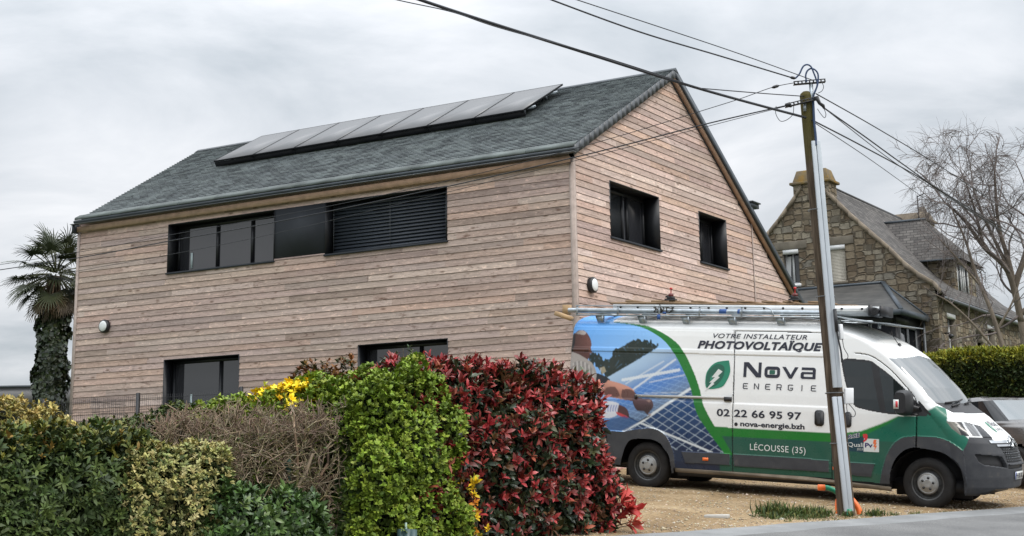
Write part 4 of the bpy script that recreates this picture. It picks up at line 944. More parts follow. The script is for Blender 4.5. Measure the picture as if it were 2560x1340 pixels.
mb = MB(); q = [front_pt(y0, .612, .014) for y0 in np.linspace(.62, 1.43, 9)]; mb.tube(q, .012, 6); mb.build('grille_bar', M['bumper'], bumperp)
M['rail_alu'] = simple('rail_aluminium', (.40, .39, .37), .5, .2, .5, .1, 3)
# sliding door rail, handles, markers, mirror, wipers, antenna
mb = MB(); a, b_ = drape_side(-.2, 1.305, 0), drape_side(1.22, 1.32, 0); mb.box(a, b_ - a, -VY * .016, VZ * .035); fixnormals(mb.build('door_rail', M['rail_alu'], vbody))
mb = MB(); a = drape_side(1.20, 1.292, 0); mb.box(a, VX * .11, -VY * .025, VZ * .062); a = drape_side(-.20, 1.275, 0); mb.box(a, VX * .03, -VY * .02, VZ * .06); fixnormals(mb.build('rail_end', M['black_plastic'], vbody))
def handle(x0, x1, z0, z1, par):
    mb = MB(); pl = rr(x0, x1, z0, z1, .045)[:-1]; P = np.array(pl); mb.prism(list(drape_side(P[:, 0], P[:, 1], .0)), -VY * .012)
    o = fixnormals(mb.build('handle', M['black_plastic'], par)); mb = MB(); xm = (x0 + x1) / 2
    mb.box(drape_side(xm - .018, z0 + .03, .012), VX * .036, -VY * .022, VZ * (z1 - z0 - .06)); bevel(fixnormals(mb.build('grip', M['bumper'], o)), .006)
handle(2.527, 2.660, 1.012, 1.225, sldoor); handle(2.945, 3.04, 1.010, 1.22, cabdoor)
mb = MB(); mb.box(drape_side(.895, .455, .016), VX * .085, -VY * .008, VZ * .042); fixnormals(mb.build('side_marker', M['orange'], vbody))
mb = MB(); mb.box(drape_side(2.79, .44, .016), VX * .07, -VY * .008, VZ * .042); fixnormals(mb.build('side_marker', M['orange'], cabdoor))
mt = thing('mirror', drape_side(3.86, 1.26).ravel(), None, None); mt.parent = cabdoor; mt.location = Vector(drape_side(3.86, 1.26).ravel())
def vloc(o, p): o.matrix_parent_inverse = Matrix(); o.location = Vector(tuple(p)) - wloc(o.parent)
vloc(mt, drape_side(3.86, 1.26).ravel())
mb = MB(); sec = [(0, .10, .15), (.07, .115, .17), (.16, .105, .16), (.235, .08, .135)]
vs = []; n = 16
for (dy, hw_, hh) in sec:
    for k in range(n):
        an = 2 * math.pi * k / n; ca, sa = math.cos(an), math.sin(an); sx = math.copysign(abs(ca) ** .55, ca); sz = math.copysign(abs(sa) ** .55, sa)
        vs.append(VP(3.80 - .10 * dy + hw_ * sx * .95, -.05 - dy, 1.37 + hh * sz).ravel())
fs = [(i * n + k, i * n + (k + 1) % n, (i + 1) * n + (k + 1) % n, (i + 1) * n + k) for i in range(len(sec) - 1) for k in range(n)] + [tuple(range(n)), tuple(range(3 * n, 4 * n))[::-1]]
mb.add(vs, fs); o = fixnormals(mb.build('mirror_housing', M['black_plastic'], mt)); smooth_by_angle(o, 55)
mb = MB(); mb.prism([VP(3.70, .0, 1.215).ravel(), VP(3.98, .06, 1.215).ravel(), VP(3.95, .06, 1.28).ravel(), VP(3.86, -.10, 1.30).ravel(), VP(3.72, -.08, 1.30).ravel()], VZ * .05 - VY * .01); fixnormals(mb.build('mirror_arm', M['black_plastic'], mt))
mb = MB(); mb.box(VP(3.695, -.292, 1.29).ravel(), VX * .07, -VY * .004, VZ * .12); o = fixnormals(mb.build('sticker', M['ink_white'], mt)); mb = MB(); mb.box(VP(3.725, -.297, 1.31).ravel(), VX * .03, -VY * .003, VZ * .08); fixnormals(mb.build('sticker_mark', M['ink_red'], mt))
mb = MB()
for (y0, z0, y1, z1) in ((.30, 1.375, 1.0, 1.42), (.95, 1.36, 1.72, 1.43)): mb.tube([front_pt(y0, z0, .02), front_pt((y0 + y1) / 2, (z0 + z1) / 2 - .01, .035), front_pt(y1, z1, .02)], .012, 6)
mb.tube([front_pt(.35, 1.33, .02), front_pt(.62, 1.35, .03), front_pt(.75, 1.385, .03)], .012, 6)
o = mb.build('wiper', M['black_plastic'], van); 
mb = MB(); p = front_pt(.70, 2.135, 0); mb.tube([p, p - VX * .12 + VZ * .18, p - VX * .30 + VZ * .40], [.006, .004, .002], 6); mb.lathe(p, VZ, [(0, .03), (.03, .02), (.04, .004)], 12); mb.build('antenna', M['black_plastic'], van)
# cab interior seen through the glass: nothing but a dark dashboard papers

# ------------------------------------------------------------------ roof rack (fixed to the van) and what lies on it
rack = thing('roof_rack', VP(.8, 1.0, 2.45).ravel(), None, None); rack.parent = van; vloc(rack, VP(.8, 1.0, 2.45).ravel())
rk = lambda x, y, z: VP(x, y, z).ravel()
for yb in (.17, 1.88):
    mb = MB(); mb.box(rk(-1.30, yb, 2.482), VX * 4.08, VY * .045, VZ * .022); mb.box(rk(-1.30, yb, 2.515), VX * 4.05, VY * .03, VZ * .014); fixnormals(mb.build('side_rail', M['galv'], rack))
    mb = MB(); mb.tube([rk(-1.30, yb, 2.632), rk(1.72, yb, 2.628), rk(1.82, yb, 2.60), rk(1.86, yb, 2.53), rk(1.86, yb, 2.50)], .009, 6); mb.build('hand_rail', M['galv'], rack)
    for x in (-1.29, -.60, .08, .72, 1.37):
        mb = MB(); mb.box(rk(x, yb, 2.49), VX * .022, VY * .02, VZ * .14); fixnormals(mb.build('upright', M['galv'], rack))
    for x in (-.90, -.20, .50, 1.22, 1.95):
        mb = MB(); s_ = .05 if yb < 1 else -.05
        mb.prism([rk(x - .075, yb + .02, 2.485), rk(x + .065, yb + .02, 2.485), rk(x + .045, yb + .02 + s_ * .6, 2.385), rk(x - .045, yb + .02 + s_ * .6, 2.385)], VY * .03)
        mb.box(rk(x + .045, yb + .0, 2.39), VX * .02, VY * .06, VZ * .095); fixnormals(mb.build('bracket', M['galv'], rack))
for x in (-.90, -.20, .50, 1.22, 1.95, 2.6):
    mb = MB(); mb.box(rk(x, .2, 2.50), VX * .06, VY * 1.68, VZ * .03); fixnormals(mb.build('cross_bar', M['galv'], rack))
mb = MB(); pr = [(2.55, 2.525), (2.75, 2.518), (2.95, 2.47), (3.10, 2.452), (3.50, 2.425)]
for (x0, z0), (x1, z1) in zip(pr[:-1], pr[1:]): mb.quad(rk(x0, .16, z0), rk(x1, .16, z1), rk(x1, 1.9, z1), rk(x0, 1.9, z0)); mb.quad(rk(x0, .16, z0 - .012), rk(x0, 1.9, z0 - .012), rk(x1, 1.9, z1 - .012), rk(x1, .16, z1 - .012)); mb.quad(rk(x0, .16, z0), rk(x0, .16, z0 - .012), rk(x1, .16, z1 - .012), rk(x1, .16, z1))
x1, z1 = pr[-1]; mb.quad(rk(x1, .16, z1), rk(x1, .16, z1 - .012), rk(x1, 1.9, z1 - .012), rk(x1, 1.9, z1)); fixnormals(mb.build('wind_deflector', M['galv'], rack))
for (x, y, z, h_) in ((2.75, .3, 2.41, .09), (3.25, .5, 2.36, .075), (2.75, 1.7, 2.41, .09)): mb = MB(); mb.box(rk(x, y, z), VX * .04, VY * .03, VZ * h_); fixnormals(mb.build('deflector_stay', M['galv'], rack))
t = thing('steel_tube', rk(.6, .23, 2.55), 'long galvanised steel tube lying along the near side of the van roof rack', 'tube')
mb = MB(); mb.tube([rk(-1.46, .245, 2.565), rk(2.72, .245, 2.555)], .036, 14); smooth_by_angle(mb.build('tube', M['galv'], t), 50)
for x in (1.02, 1.30):
    mb = MB(); mb.tube([rk(x, .245, 2.561), rk(x + (.11 if x < 1.2 else .035), .245, 2.56)], .039, 12); mb.build('blue_tape', M['blue_strap'], t)
t = thing('ladder', rk(1.0, .5, 2.6), 'pale aluminium ladder lying flat on the van roof rack', 'ladder')
M['ladder_alu'] = simple('ladder_aluminium', (.55, .565, .57), .4, .35, .5, .1, 4)
for y in (.33, .80):
    mb = MB(); mb.box(rk(-.75, y, 2.545), VX * 3.93, VY * .035, VZ * .118); mb.box(rk(-.75, y - .004, 2.59), VX * 3.93, VY * .004, VZ * .006); fixnormals(mb.build('stile', M['ladder_alu'], t))
for k in range(14):
    x = -.62 + k * .285
    mb = MB(); mb.lathe(rk(x, .322, 2.622), VY, [(0, .001), (0, .017), (.52, .017), (.52, .001)], 10); fixnormals(mb.build('rung', M['dark_steel'], t))
mb = MB(); mb.box(rk(3.18, .30, 2.525), VX * .035, VY * .55, VZ * .15); mb.box(rk(3.335, .30, 2.525), VX * .03, VY * .55, VZ * .14); fixnormals(mb.build('end_cap', M['black_plastic'], t))
mb = MB(); mb.box(rk(3.21, .34, 2.545), VX * .13, VY * .42, VZ * .11); fixnormals(mb.build('end_block', M['ladder_alu'], t))
mb = MB(); mb.lathe(rk(3.275, .30, 2.585), -VY, [(-.02, .055), (.03, .055), (.034, .045), (.034, .03), (.028, .028), (.03, .001)], 20); smooth_by_angle(mb.build('roller', M['black_plastic'], t), 40)
M['batten'] = simple('timber_batten', (.27, .185, .115), .8, 0, .2, .35, 3)
rg = np.random.default_rng(2)
for k in range(7):
    y = .42 + .17 * k; xa = -.95 + rg.uniform(0, .5) + .02 * k; xb = 2.55 + rg.uniform(0, .45)
    mb = MB(); zz = 2.672 + .004 * (k % 2); x = xa
    n = 12; P = [rk(xa + (xb - xa) * i / n, y, zz + .008 * math.sin(2.4 * i / n * 3 + k)) for i in range(n + 1)]
    for p, q in zip(P[:-1], P[1:]): mb.bar(p + VZ * .012, q + VZ * .012, .125, .024, VZ)
    o = fixnormals(mb.build('timber_board', M['batten'], None)); rebase(o, rk((xa + xb) / 2, y, zz))
    lab = ['nearest long board lying along the van roof rack', 'second board from the near side on the van roof rack', 'third board from the near side on the van roof rack', 'middle board of the seven on the van roof rack', 'third board from the far side on the van roof rack', 'second board from the far side on the van roof rack', 'farthest board of the seven on the van roof rack'][k]
    tag(o, lab, 'board', 'timber boards on the van roof rack')
for k in range(9):
    x = -.55 + k * .36 + rg.uniform(-.06, .06); y0 = .36
    mb = MB(); mb.box(rk(x, y0, 2.703), VX * rg.uniform(.09, .2), VY * 1.25, VZ * .024); o = fixnormals(mb.build('cross_batten', M['batten'], None)); rebase(o, rk(x, y0, 2.70))
    tag(o, 'short flat batten laid crosswise on the boards of the van roof rack', 'batten', 'cross battens on the van roof rack')
def clampset(x, y, z, label):
    t = thing('clamp', rk(x, y, z), label, 'clamp', 'red screw clamps on the van roof')
    mb = MB(); mb.box(rk(x - .085, y - .04, z), VX * .17, VY * .08, VZ * .022); mb.prism([rk(x - .06, y - .03, z + .022), rk(x - .035, y - .03, z + .07), rk(x + .05, y - .03, z + .055), rk(x + .06, y - .03, z + .022)], VY * .06); mb.bar(rk(x - .085, y, z + .05), rk(x - .02, y, z + .075), .02); fixnormals(mb.build('jaw', M['black_plastic'], t))
    mb = MB(); mb.lathe(rk(x, y, z + .06), VZ, [(0, .035), (.02, .042), (.04, .034), (.05, .001)], 14); smooth_by_angle(mb.build('knob', simple('clamp_maroon', (.12, .02, .02), .45), t), 40)
    mb = MB(); mb.lathe(rk(x, y, z + .10), VZ, [(0, .008), (.065, .008), (.065, .020), (.085, .022), (.092, .001)], 12); mb.build('spindle', M['red_steel'], t)
clampset(.18, .38, 2.728, 'red-topped screw clamp standing on the boards, nearer the rear of the van roof')
clampset(2.10, .38, 2.735, 'red-topped screw clamp standing on the boards, right above the front of the van')
M['pale_wood'] = simple('pale_timber', (.40, .27, .15), .75, 0, .2, .2, 5)
mb = MB(); mb.box(rk(-1.60, .30, 2.50), VX * .11, VY * .09, VZ * .15); o = fixnormals(mb.build('timber_block', M['pale_wood'])); rebase(o, rk(-1.55, .34, 2.5)); tag(o, 'short upright pale timber block at the rear end of the roof rack', 'timber block')
mb = MB(); mb.bar(rk(-1.60, .10, 2.51), rk(-1.30, .06, 2.425), .085, .06, VZ); o = fixnormals(mb.build('timber_block', M['pale_wood'])); rebase(o, rk(-1.45, .08, 2.46)); tag(o, 'slanting pale timber offcut sticking out below the rear of the roof rack', 'timber block')
t = thing('ratchet_strap', rk(.05, .2, 2.6), 'knotted dark rope and strap tied round the roof rack rail', 'strap')
mb = MB()
for k in range(9):
    x = -.02 + .035 * k + rg.uniform(-.03, .03); mb.tube([rk(x, .20, 2.52 + rg.uniform(0, .03)), rk(x + rg.uniform(-.05, .08), .185, 2.58 + rg.uniform(-.02, .03)), rk(x + rg.uniform(-.1, .1), .21, 2.645 + rg.uniform(-.03, .01))], .009, 5)
mb.build('rope', simple('dark_rope', (.05, .045, .035), .9), t)
mb = MB(); mb.box(rk(.06, .165, 2.44), VX * .05, VY * .01, VZ * .07); mb.box(rk(.15, .165, 2.52), VX * .05, VY * .02, VZ * .03); fixnormals(mb.build('strap_end', M['blue_strap'], t))

# ------------------------------------------------------------------ utility pole and its wires
def catmull(P, n=8): 
    P = np.asarray(P, float); o = []
    for i in range(len(P) - 1):
        p0, p1, p2, p3 = P[max(i - 1, 0)], P[i], P[i + 1], P[min(i + 2, len(P) - 1)]
        for t_ in np.linspace(0, 1, n, endpoint=False): o.append(.5 * (2 * p1 + (p2 - p0) * t_ + (2 * p0 - 5 * p1 + 4 * p2 - p3) * t_ ** 2 + (3 * p1 - p0 - 3 * p2 + p3) * t_ ** 3))
    return np.array(o + [P[-1]])
PB = V3(3.985, 18.5, -.55); PT = V3(3.80, 18.5, 4.80)
pole = thing('utility_pole', V3(3.985, 18.5, -.47), 'leaning brown wooden utility pole with grey cable trunking in front of the van', 'utility pole')
m = Mat('pole_timber', .85, 0, .2); v = m.coord('Object', (14, 14, 1.1))
g_ = m.noise(v, 1.6, 7, .65, .6); c = m.ramp(g_, [(.28, (.022, .016, .012)), (.5, (.075, .055, .038)), (.72, (.15, .115, .085))])
zz = m.n('ShaderNodeSeparateXYZ'); tcn = m.n('ShaderNodeTexCoord'); m.l(tcn.outputs['Object'], zz.inputs[0])
hgt = m.ramp(m.math('ADD', m.math('MULTIPLY', zz.outputs['Z'], .2), m.math('MULTIPLY', m.noise(m.coord(), 3, 4), .16)), [(.86, (0, 0, 0)), (.93, (.75, .75, .75))])
c = m.mix(hgt, c, (.085, .075, .018)); m.color(c); m.bump(g_, .5, .008); M['pole'] = m.m
mb = MB(); n = 24; P = [PB + (PT - PB) * k / n for k in range(n + 1)]; mb.tube(P, np.linspace(.108, .082, n + 1), 20); 
mb.lathe(PT, PT - PB, [(0, .082), (.03, .07), (.055, .04), (.06, .001)], 20)
smooth_by_angle(mb.build('shaft', M['pole'], pole), 60)
def pl(z): return PB + (PT - PB) * (z - PB[2]) / (PT[2] - PB[2])
for (z0, z1) in ((1.07, 4.18), (-.41, .96)):
    mb = MB(); a, b_ = pl(z0) + V3(.015, -.115, 0), pl(z1) + V3(.045 if z1 > 2 else .005, -.098, 0)
    if z1 < 2: a = pl(z0) + V3(.005, -.118, 0); b_ = pl(z1) + V3(-.005, -.112, 0)
    mb.bar(a - V3(.026, 0, 0), b_ - V3(.030, 0, 0), .054, .05, (0, 1, 0)); mb.bar(a + V3(.027, 0, 0), b_ + V3(.030, 0, 0), .054, .056, (0, 1, 0)); bevel(fixnormals(mb.build('cable_trunking', M['grey_plastic'], pole)), .006, 2)
for z in (1.01, 2.2, 3.3, .4):
    mb = MB(); q = pl(z) ; an = np.linspace(0, 2 * math.pi, 25); mb.tube([q + V3(.118 * math.cos(a), .118 * math.sin(a) - .005, 0) for a in an], .006, 4); mb.build('strap_band', M['zinc'], pole)
mb = MB(); mb.tube(catmull([(3.867, 18.40, 4.75), (3.864, 18.40, 4.58), (3.862, 18.395, 4.40), (3.868, 18.39, 4.25), (3.866, 18.385, 4.12)]), .016, 8); mb.build('riser_cable', M['blue_cable'], pole)
mb = MB(); mb.tube([(3.86, 18.47, 4.55), (3.862, 18.45, 4.96)], .026, 10); mb.build('mast', M['galv'], pole)
def crossarm(p, q, w_, parent, name='crossarm'):
    p, q = V3(*p), V3(*q); mb = MB(); d = q - p; L_ = np.linalg.norm(d); d /= L_; u_ = np.cross(d, (0, 1, 0)); u_ *= -1 if u_[2] < 0 else 1
    k = int(L_ / .05); mb.box(p - u_ * w_ / 2, d * L_, V3(0, .012, 0), u_ * w_ * .25); mb.box(p + u_ * w_ * .25, d * L_, V3(0, .012, 0), u_ * w_ * .25)
    for i in range(k + 1): mb.box(p + d * (L_ - .016) * i / k - u_ * w_ * .25, d * .016, V3(0, .012, 0), u_ * w_ * .5)
    mb.box(p - u_ * w_ / 2 + V3(0, .012, 0), d * L_, V3(0, .05, 0), u_ * .008); return fixnormals(mb.build(name, M['black_plastic'], parent))
crossarm((3.636, 18.42, 4.955), (4.046, 18.42, 4.984), .045, pole); crossarm((3.50, 18.36, 4.642), (3.93, 18.36, 4.742), .045, pole)
for pts in ([(3.656, 18.4, 5.009), (3.711, 18.4, 5.067), (3.763, 18.4, 5.162), (3.816, 18.4, 5.189), (3.866, 18.4, 5.16), (3.896, 18.4, 5.076), (3.915, 18.4, 5.016), (3.932, 18.4, 4.92), (3.885, 18.4, 4.80)], [(3.801, 18.42, 4.964), (3.794, 18.42, 5.047), (3.821, 18.42, 5.113), (3.875, 18.42, 5.142), (3.931, 18.42, 5.111), (3.955, 18.42, 5.045), (3.936, 18.42, 4.914), (3.889, 18.42, 4.808), (3.865, 18.42, 4.689)]):
    mb = MB(); mb.tube(catmull(pts), .011, 8); mb.build('jumper_cable', M['blue_cable'], pole)
for pts in ([(3.379, 18.35, 4.633), (3.369, 18.35, 4.539), (3.404, 18.35, 4.456), (3.448, 18.35, 4.431), (3.53, 18.35, 4.465), (3.591, 18.35, 4.535), (3.606, 18.36, 4.66)], [(3.903, 18.35, 4.588), (3.944, 18.35, 4.517), (3.987, 18.35, 4.469), (4.007, 18.35, 4.516), (3.983, 18.35, 4.599)], [(3.98, 18.38, 4.96), (4.0, 18.35, 4.882), (3.974, 18.35, 4.823), (3.927, 18.37, 4.80)]):
    mb = MB(); mb.tube(catmull(pts), .0045, 5); mb.build('hanging_cable', M['cable'], pole)
mb = MB(); mb.tube([(3.90, 18.36, 4.75), (3.94, 18.37, 4.665), (3.985, 18.38, 4.635), (4.0, 18.39, 4.60)], [.03, .022, .024, .014], 8); mb.build('insulator', M['black_plastic'], pole); mb = MB(); mb.tube([(3.50, 18.35, 4.64), (3.56, 18.35, 4.66)], .024, 8); mb.tube([(3.56, 18.35, 4.655), (3.565, 18.35, 4.615)], .016, 8); mb.build('insulator', M['black_plastic'], pole)
mb = MB(); mb.box((3.735, 18.40, 4.575), (.035, 0, 0), (0, .02, 0), (.006, 0, .10)); fixnormals(mb.build('name_tag', M['galv'], pole))
mb = MB(); mb.box((4.02, 18.33, .868), (.105, .02, 0), (-.01, .08, 0), (.012, 0, .193)); bevel(fixnormals(mb.build('junction_box', M['white_plastic'], pole)), .008)
mb = MB(); mb.box((4.015, 18.36, 1.655), (.05, .01, 0), (-.01, .05, 0), (-.008, 0, .19)); bevel(fixnormals(mb.build('junction_box', M['white_plastic'], pole)), .008)
mb = MB(); mb.tube([(3.962, 18.34, 2.03), (3.972, 18.34, 1.75)], .022, 8); mb.tube(catmull([(3.972, 18.34, 1.76), (3.985, 18.34, 1.64), (4.004, 18.33, 1.5), (4.006, 18.33, 1.375)]), .012, 6); mb.build('conduit', M['black_plastic'], pole)
for pts in ([(4.03, 18.33, 1.66), (4.036, 18.3, 1.545), (4.079, 18.3, 1.447), (4.035, 18.3, 1.375), (4.007, 18.32, 1.44)], [(4.06, 18.33, .868), (4.123, 18.3, .769), (4.10, 18.3, .712), (4.034, 18.31, .746), (4.03, 18.33, .868)]):
    mb = MB(); mb.tube(catmull(pts), .005, 5); mb.build('loose_cable', M['cable'], pole)
mb = MB(); mb.tube([(3.990, 18.372, -.38), (3.992, 18.372, -.52)], .033, 12); mb.build('pipe_stub', M['green_pipe'], pole)
# duct ends at the foot of the pole
t = thing('duct_pipe', (3.9, 18.76, -.47), 'green bent duct pipe with an orange end left of the pole foot', 'duct pipe', 'duct pipes at the pole foot')
gp = catmull([(3.775, 18.75, -.124), (3.84, 18.75, -.135), (3.92, 18.75, -.175), (3.985, 18.75, -.255), (4.02, 18.74, -.37), (4.03, 18.74, -.52)]); mb = MB(); mb.tube(gp, .031, 12); mb.build('duct', M['green_pipe'], t, smooth=False)
mb = MB(); mb.tube([(3.705, 18.75, -.122), (3.79, 18.75, -.126)], .037, 12); mb.build('end_sleeve', M['orange'], t)
def duct(pts, r, label):
    mb = MB(); mb.tube(catmull(pts), r, 12); o = smooth_by_angle(mb.build('duct_pipe', M['orange']), 50); rebase(o, pts[0]); return tag(o, label, 'duct pipe', 'duct pipes at the pole foot')
duct([(4.04, 18.66, -.23), (4.10, 18.63, -.29), (4.155, 18.60, -.39), (4.17, 18.58, -.52)], .036, 'orange duct pipe leaning out right of the pole foot')
duct([(3.955, 18.72, -.24), (3.925, 18.70, -.30), (3.915, 18.69, -.40), (3.93, 18.69, -.52)], .030, 'orange duct pipe just showing left of the pole foot')
def wire(pts, r, label, n=10):
    mb = MB(); mb.tube(catmull(pts, n), r, 6); o = mb.build('overhead_wire', M['cable'], None, smooth=True); rebase(o, pts[0]); return tag(o, label, 'wire', 'overhead wires at the pole')
wire([(3.757, 18.4, 4.488), (2.25, 16.721, 4.43), (.736, 15.046, 4.432), (-.877, 13.285, 4.456), (-1.606, 12.5, 4.545)], .016, 'thickest black cable running from the pole up over the house ridge out of the top')
wire([(2.198, 16.5, 4.384), (.942, 14.998, 4.362), (-.095, 13.77, 4.303), (-.538, 13.249, 4.304), (-1.033, 12.669, 4.245), (-1.609, 12.0, 4.203)], .005, 'thin wire twisting along the thickest cable above the roof')
wire([(3.773, 18.45, 4.781), (3.052, 17.595, 4.609), (2.212, 16.6, 4.417)], .0065, 'short thin wire from the thick cable to the pole top')
wire([(3.60, 18.4, 5.022), (2.495, 16.989, 4.916), (1.431, 15.642, 4.815), (.4, 14.345, 4.783), (-.277, 13.5, 4.782)], .009, 'lower of the two upper wires running left from the mast')
wire([(3.871, 18.42, 4.99), (2.732, 16.978, 4.933), (1.652, 15.635, 4.865), (.658, 14.41, 4.8), (-.086, 13.5, 4.759)], .0055, 'topmost thin wire running left from the mast')
wire([(3.64, 18.42, 4.955), (3.34, 18.37, 4.884), (2.968, 18.628, 4.809), (2.48, 18.995, 4.739), (1.74, 19.555, 4.636), (1.042, 20.086, 4.557), (.113, 20.796, 4.47), (-.964, 21.624, 4.399), (-3.074, 23.256, 4.323), (-6.009, 25.541, 4.31), (-8.008, 27.104, 4.288), (-11.7, 30.0, 4.34)], .005, 'thin wire with a splice crossing the gable and the long facade')
wire([(3.50, 18.37, 4.64), (2.564, 19.01, 4.573), (1.112, 20.106, 4.447), (-.967, 21.69, 4.327), (-3.807, 23.874, 4.23), (-6.015, 25.582, 4.211), (-8.012, 27.133, 4.187), (-11.693, 30.0, 4.242)], .0085, 'thicker wire crossing the gable and the upper windows')
wire([(3.50, 18.36, 4.63), (2.562, 19.01, 4.535), (1.109, 20.106, 4.40), (-.968, 21.69, 4.24), (-3.803, 23.874, 4.045), (-6.007, 25.582, 3.971), (-7.972, 27.111, 3.946), (-11.668, 30.0, 3.874)], .004, 'lowest thin wire crossing the facade through the upper windows')
wire([(3.909, 18.4, 4.80), (5.519, 21.634, 5.067), (7.958, 26.567, 5.428), (12.485, 35.788, 6.003), (18.456, 48.0, 6.779)], .008, 'highest wire running right from the pole to the birch tree')
wire([(4.0, 18.4, 4.61), (4.963, 20.362, 4.686), (6.125, 22.738, 4.766), (7.815, 26.201, 4.92), (12.347, 35.506, 5.524), (18.43, 48.0, 6.517)], .010, 'thick wire running right from the pole below the highest one')
wire([(4.012, 18.4, 4.60), (5.394, 21.232, 4.642), (6.694, 23.897, 4.742), (7.996, 26.565, 4.891), (12.327, 35.477, 5.403), (18.404, 48.0, 6.255)], .006, 'thin wire sagging just under the thick wire right of the pole')
wire([(3.836, 18.4, 4.455), (4.976, 20.685, 4.632), (6.672, 24.101, 4.872), (8.172, 27.144, 5.02), (12.482, 35.924, 5.471), (18.391, 48.0, 6.125)], .010, 'second lowest wire running right from the pole shaft')
wire([(3.86, 18.4, 4.423), (6.104, 24.605, 5.229), (10.47, 36.736, 6.732), (13.799, 46.0, 7.894)], .006, 'lowest thin wire running right from the pole to the stone house')
for (p, q, l) in (((3.588, 18.4, 5.024), (3.66, 18.4, 5.008), 'black wire splice close to the mast'), ((3.344, 18.385, 4.885), (3.44, 18.39, 4.915), 'black wire splice hanging left of the crossarm')):
    mb = MB(); mb.tube([p, V3(*p) * .75 + V3(*q) * .25, V3(*p) * .25 + V3(*q) * .75, q], [.008, .02, .02, .008], 8); o = mb.build('wire_splice', M['black_plastic']); rebase(o, p); tag(o, l, 'splice', 'wire splices left of the pole')

# ------------------------------------------------------------------ parked car behind the van's nose
cz = -.19
ch = V3(.33, -.944, 0); cl3 = V3(.944, .33, 0)
CO = V3(8.36, 25.75, cz)
def CP(x, y, z): return CO + x * ch + y * cl3 + z * Zv
m = Mat('grey_car_paint', .3, .35, .5, coat=.5); v = m.coord(); m.color(m.ramp(m.noise(v, 2, 4), [(.3, (.060, .057, .056)), (.7, (.085, .079, .075))])); M['carpaint'] = m.m
M['car_glass'] = glass_mat('car_side_glass', (.008, .009, .01), 1.4)
car = thing('parked_car', CO, 'dark grey-brown hatchback parked behind the nose of the white van, cut by the frame edge', 'car')
FRN = [(.18, 1.90), (.35, 2.02), (.6, 2.05), (.8, 2.0), (.92, 1.82), (1.0, 1.35), (1.04, 1.05), (1.40, .42), (1.47, .05), (1.50, -.4)]
RER = [(.18, 1.9), (.5, 2.05), (.9, 2.0), (1.0, 1.95), (1.40, 1.55), (1.47, 1.35), (1.50, .6)]
WID = [(.18, .78), (.4, .87), (.75, .88), (.95, .84), (1.02, .81), (1.40, .63), (1.47, .52), (1.50, .25)]
zs2 = np.concatenate((np.linspace(.2, 1.38, 60), np.linspace(1.4, 1.5, 8))); na = 160; an = np.linspace(0, 2 * math.pi, na, endpoint=False)
ca, sa = np.cos(an), np.sin(an); rows = []
for z in zs2:
    fx, rx, wd = ip(z, FRN), ip(z, RER), ip(z, WID); p = 3.6 if z < 1.0 else 4.2
    x = np.where(ca > 0, fx, rx) * np.sign(ca) * np.abs(ca) ** (2 / p); y = wd * np.sign(sa) * np.abs(sa) ** (2 / p); rows.append(np.stack([x, y, np.full(na, z)], -1))
G = np.array(rows); i2 = np.arange(len(zs2) * na).reshape(len(zs2), na); n2 = np.roll(i2, -1, 1)
CF = np.stack([i2[:-1], n2[:-1], n2[1:], i2[1:]], -1); gc = (G[:-1] + G[1:] + np.roll(G, -1, 1)[:-1] + np.roll(G, -1, 1)[1:]) / 4
gx, gy, gzz = gc[..., 0], gc[..., 1], gc[..., 2]
kc = np.zeros(gx.shape, int); side2 = np.abs(gy) > ip(gzz, WID) * .80
kc[(gzz > 1.04) & (gzz < 1.40) & side2 & (gx < .95 - (gzz - 1.04) * 1.6) & (gx > -1.5)] = 1
kc[(gzz > 1.04) & (gzz < 1.40) & side2 & (gx < -.28) & (gx > -.36)] = 2
kc[(gzz > 1.05) & (gzz < 1.41) & ~side2 & (gx > 0)] = 3
kc[(gx > 1.55) & (gzz > .74) & (gzz < .90) & (np.abs(gy) > .50)] = 4
kc[(gx > 1.7) & (gzz > .45) & (gzz < .72) & (np.abs(gy) < .62)] = 2
for xw in (1.28, -1.3): kc[side2 & (np.hypot(gx - xw, gzz - .30) < .37)] = 9
GV = CP(G[..., 0].reshape(-1)[:, None], G[..., 1].reshape(-1)[:, None], G[..., 2].reshape(-1)[:, None])
def cpart(nm, k, mat):
    F = CF[kc == k].reshape(-1, 4); u_, inv = np.unique(F.ravel(), return_inverse=True); return mesh_np(nm, GV[u_], inv.reshape(-1, 4).astype(np.int32), M[mat], car, smooth=True)
o = cpart('body', 0, 'carpaint'); cpart('windscreen', 3, 'ws_glass'); cpart('side_glass', 1, 'car_glass'); cpart('grille', 2, 'black_plastic'); cpart('headlight', 4, 'lamp_clear')
mb = MB(); mb.add([tuple(p) for p in GV.reshape(len(zs2), na, 3)[-1]], [tuple(range(na))]); mb.build('roof', M['carpaint'], car)
for xw in (1.28, -1.3):
    for s_ in (-1, 1):
        c_ = CP(xw, s_ * .85, .31).ravel(); t = thing('wheel', c_, None, None); t.parent = car; vloc(t, c_)
        mb = MB(); mb.lathe(c_, cl3 * s_, [(-.2, .18), (-.2, .29), (-.17, .31), (-.03, .31), (0, .28), (0, .21)], 32); smooth_by_angle(mb.build('tyre', M['rubber'], t)); mb = MB(); mb.lathe(c_, cl3 * s_, [(-.02, .21), (-.01, .19), (-.03, .06), (-.02, .001)], 24); mb.build('rim', M['galv'], t)
mb = MB(); mb.box(CP(-1.9, -.8, .2).ravel(), ch * 3.7, cl3 * 1.6, Zv * .12); mb.build('underbody', M['black_plastic'], car)

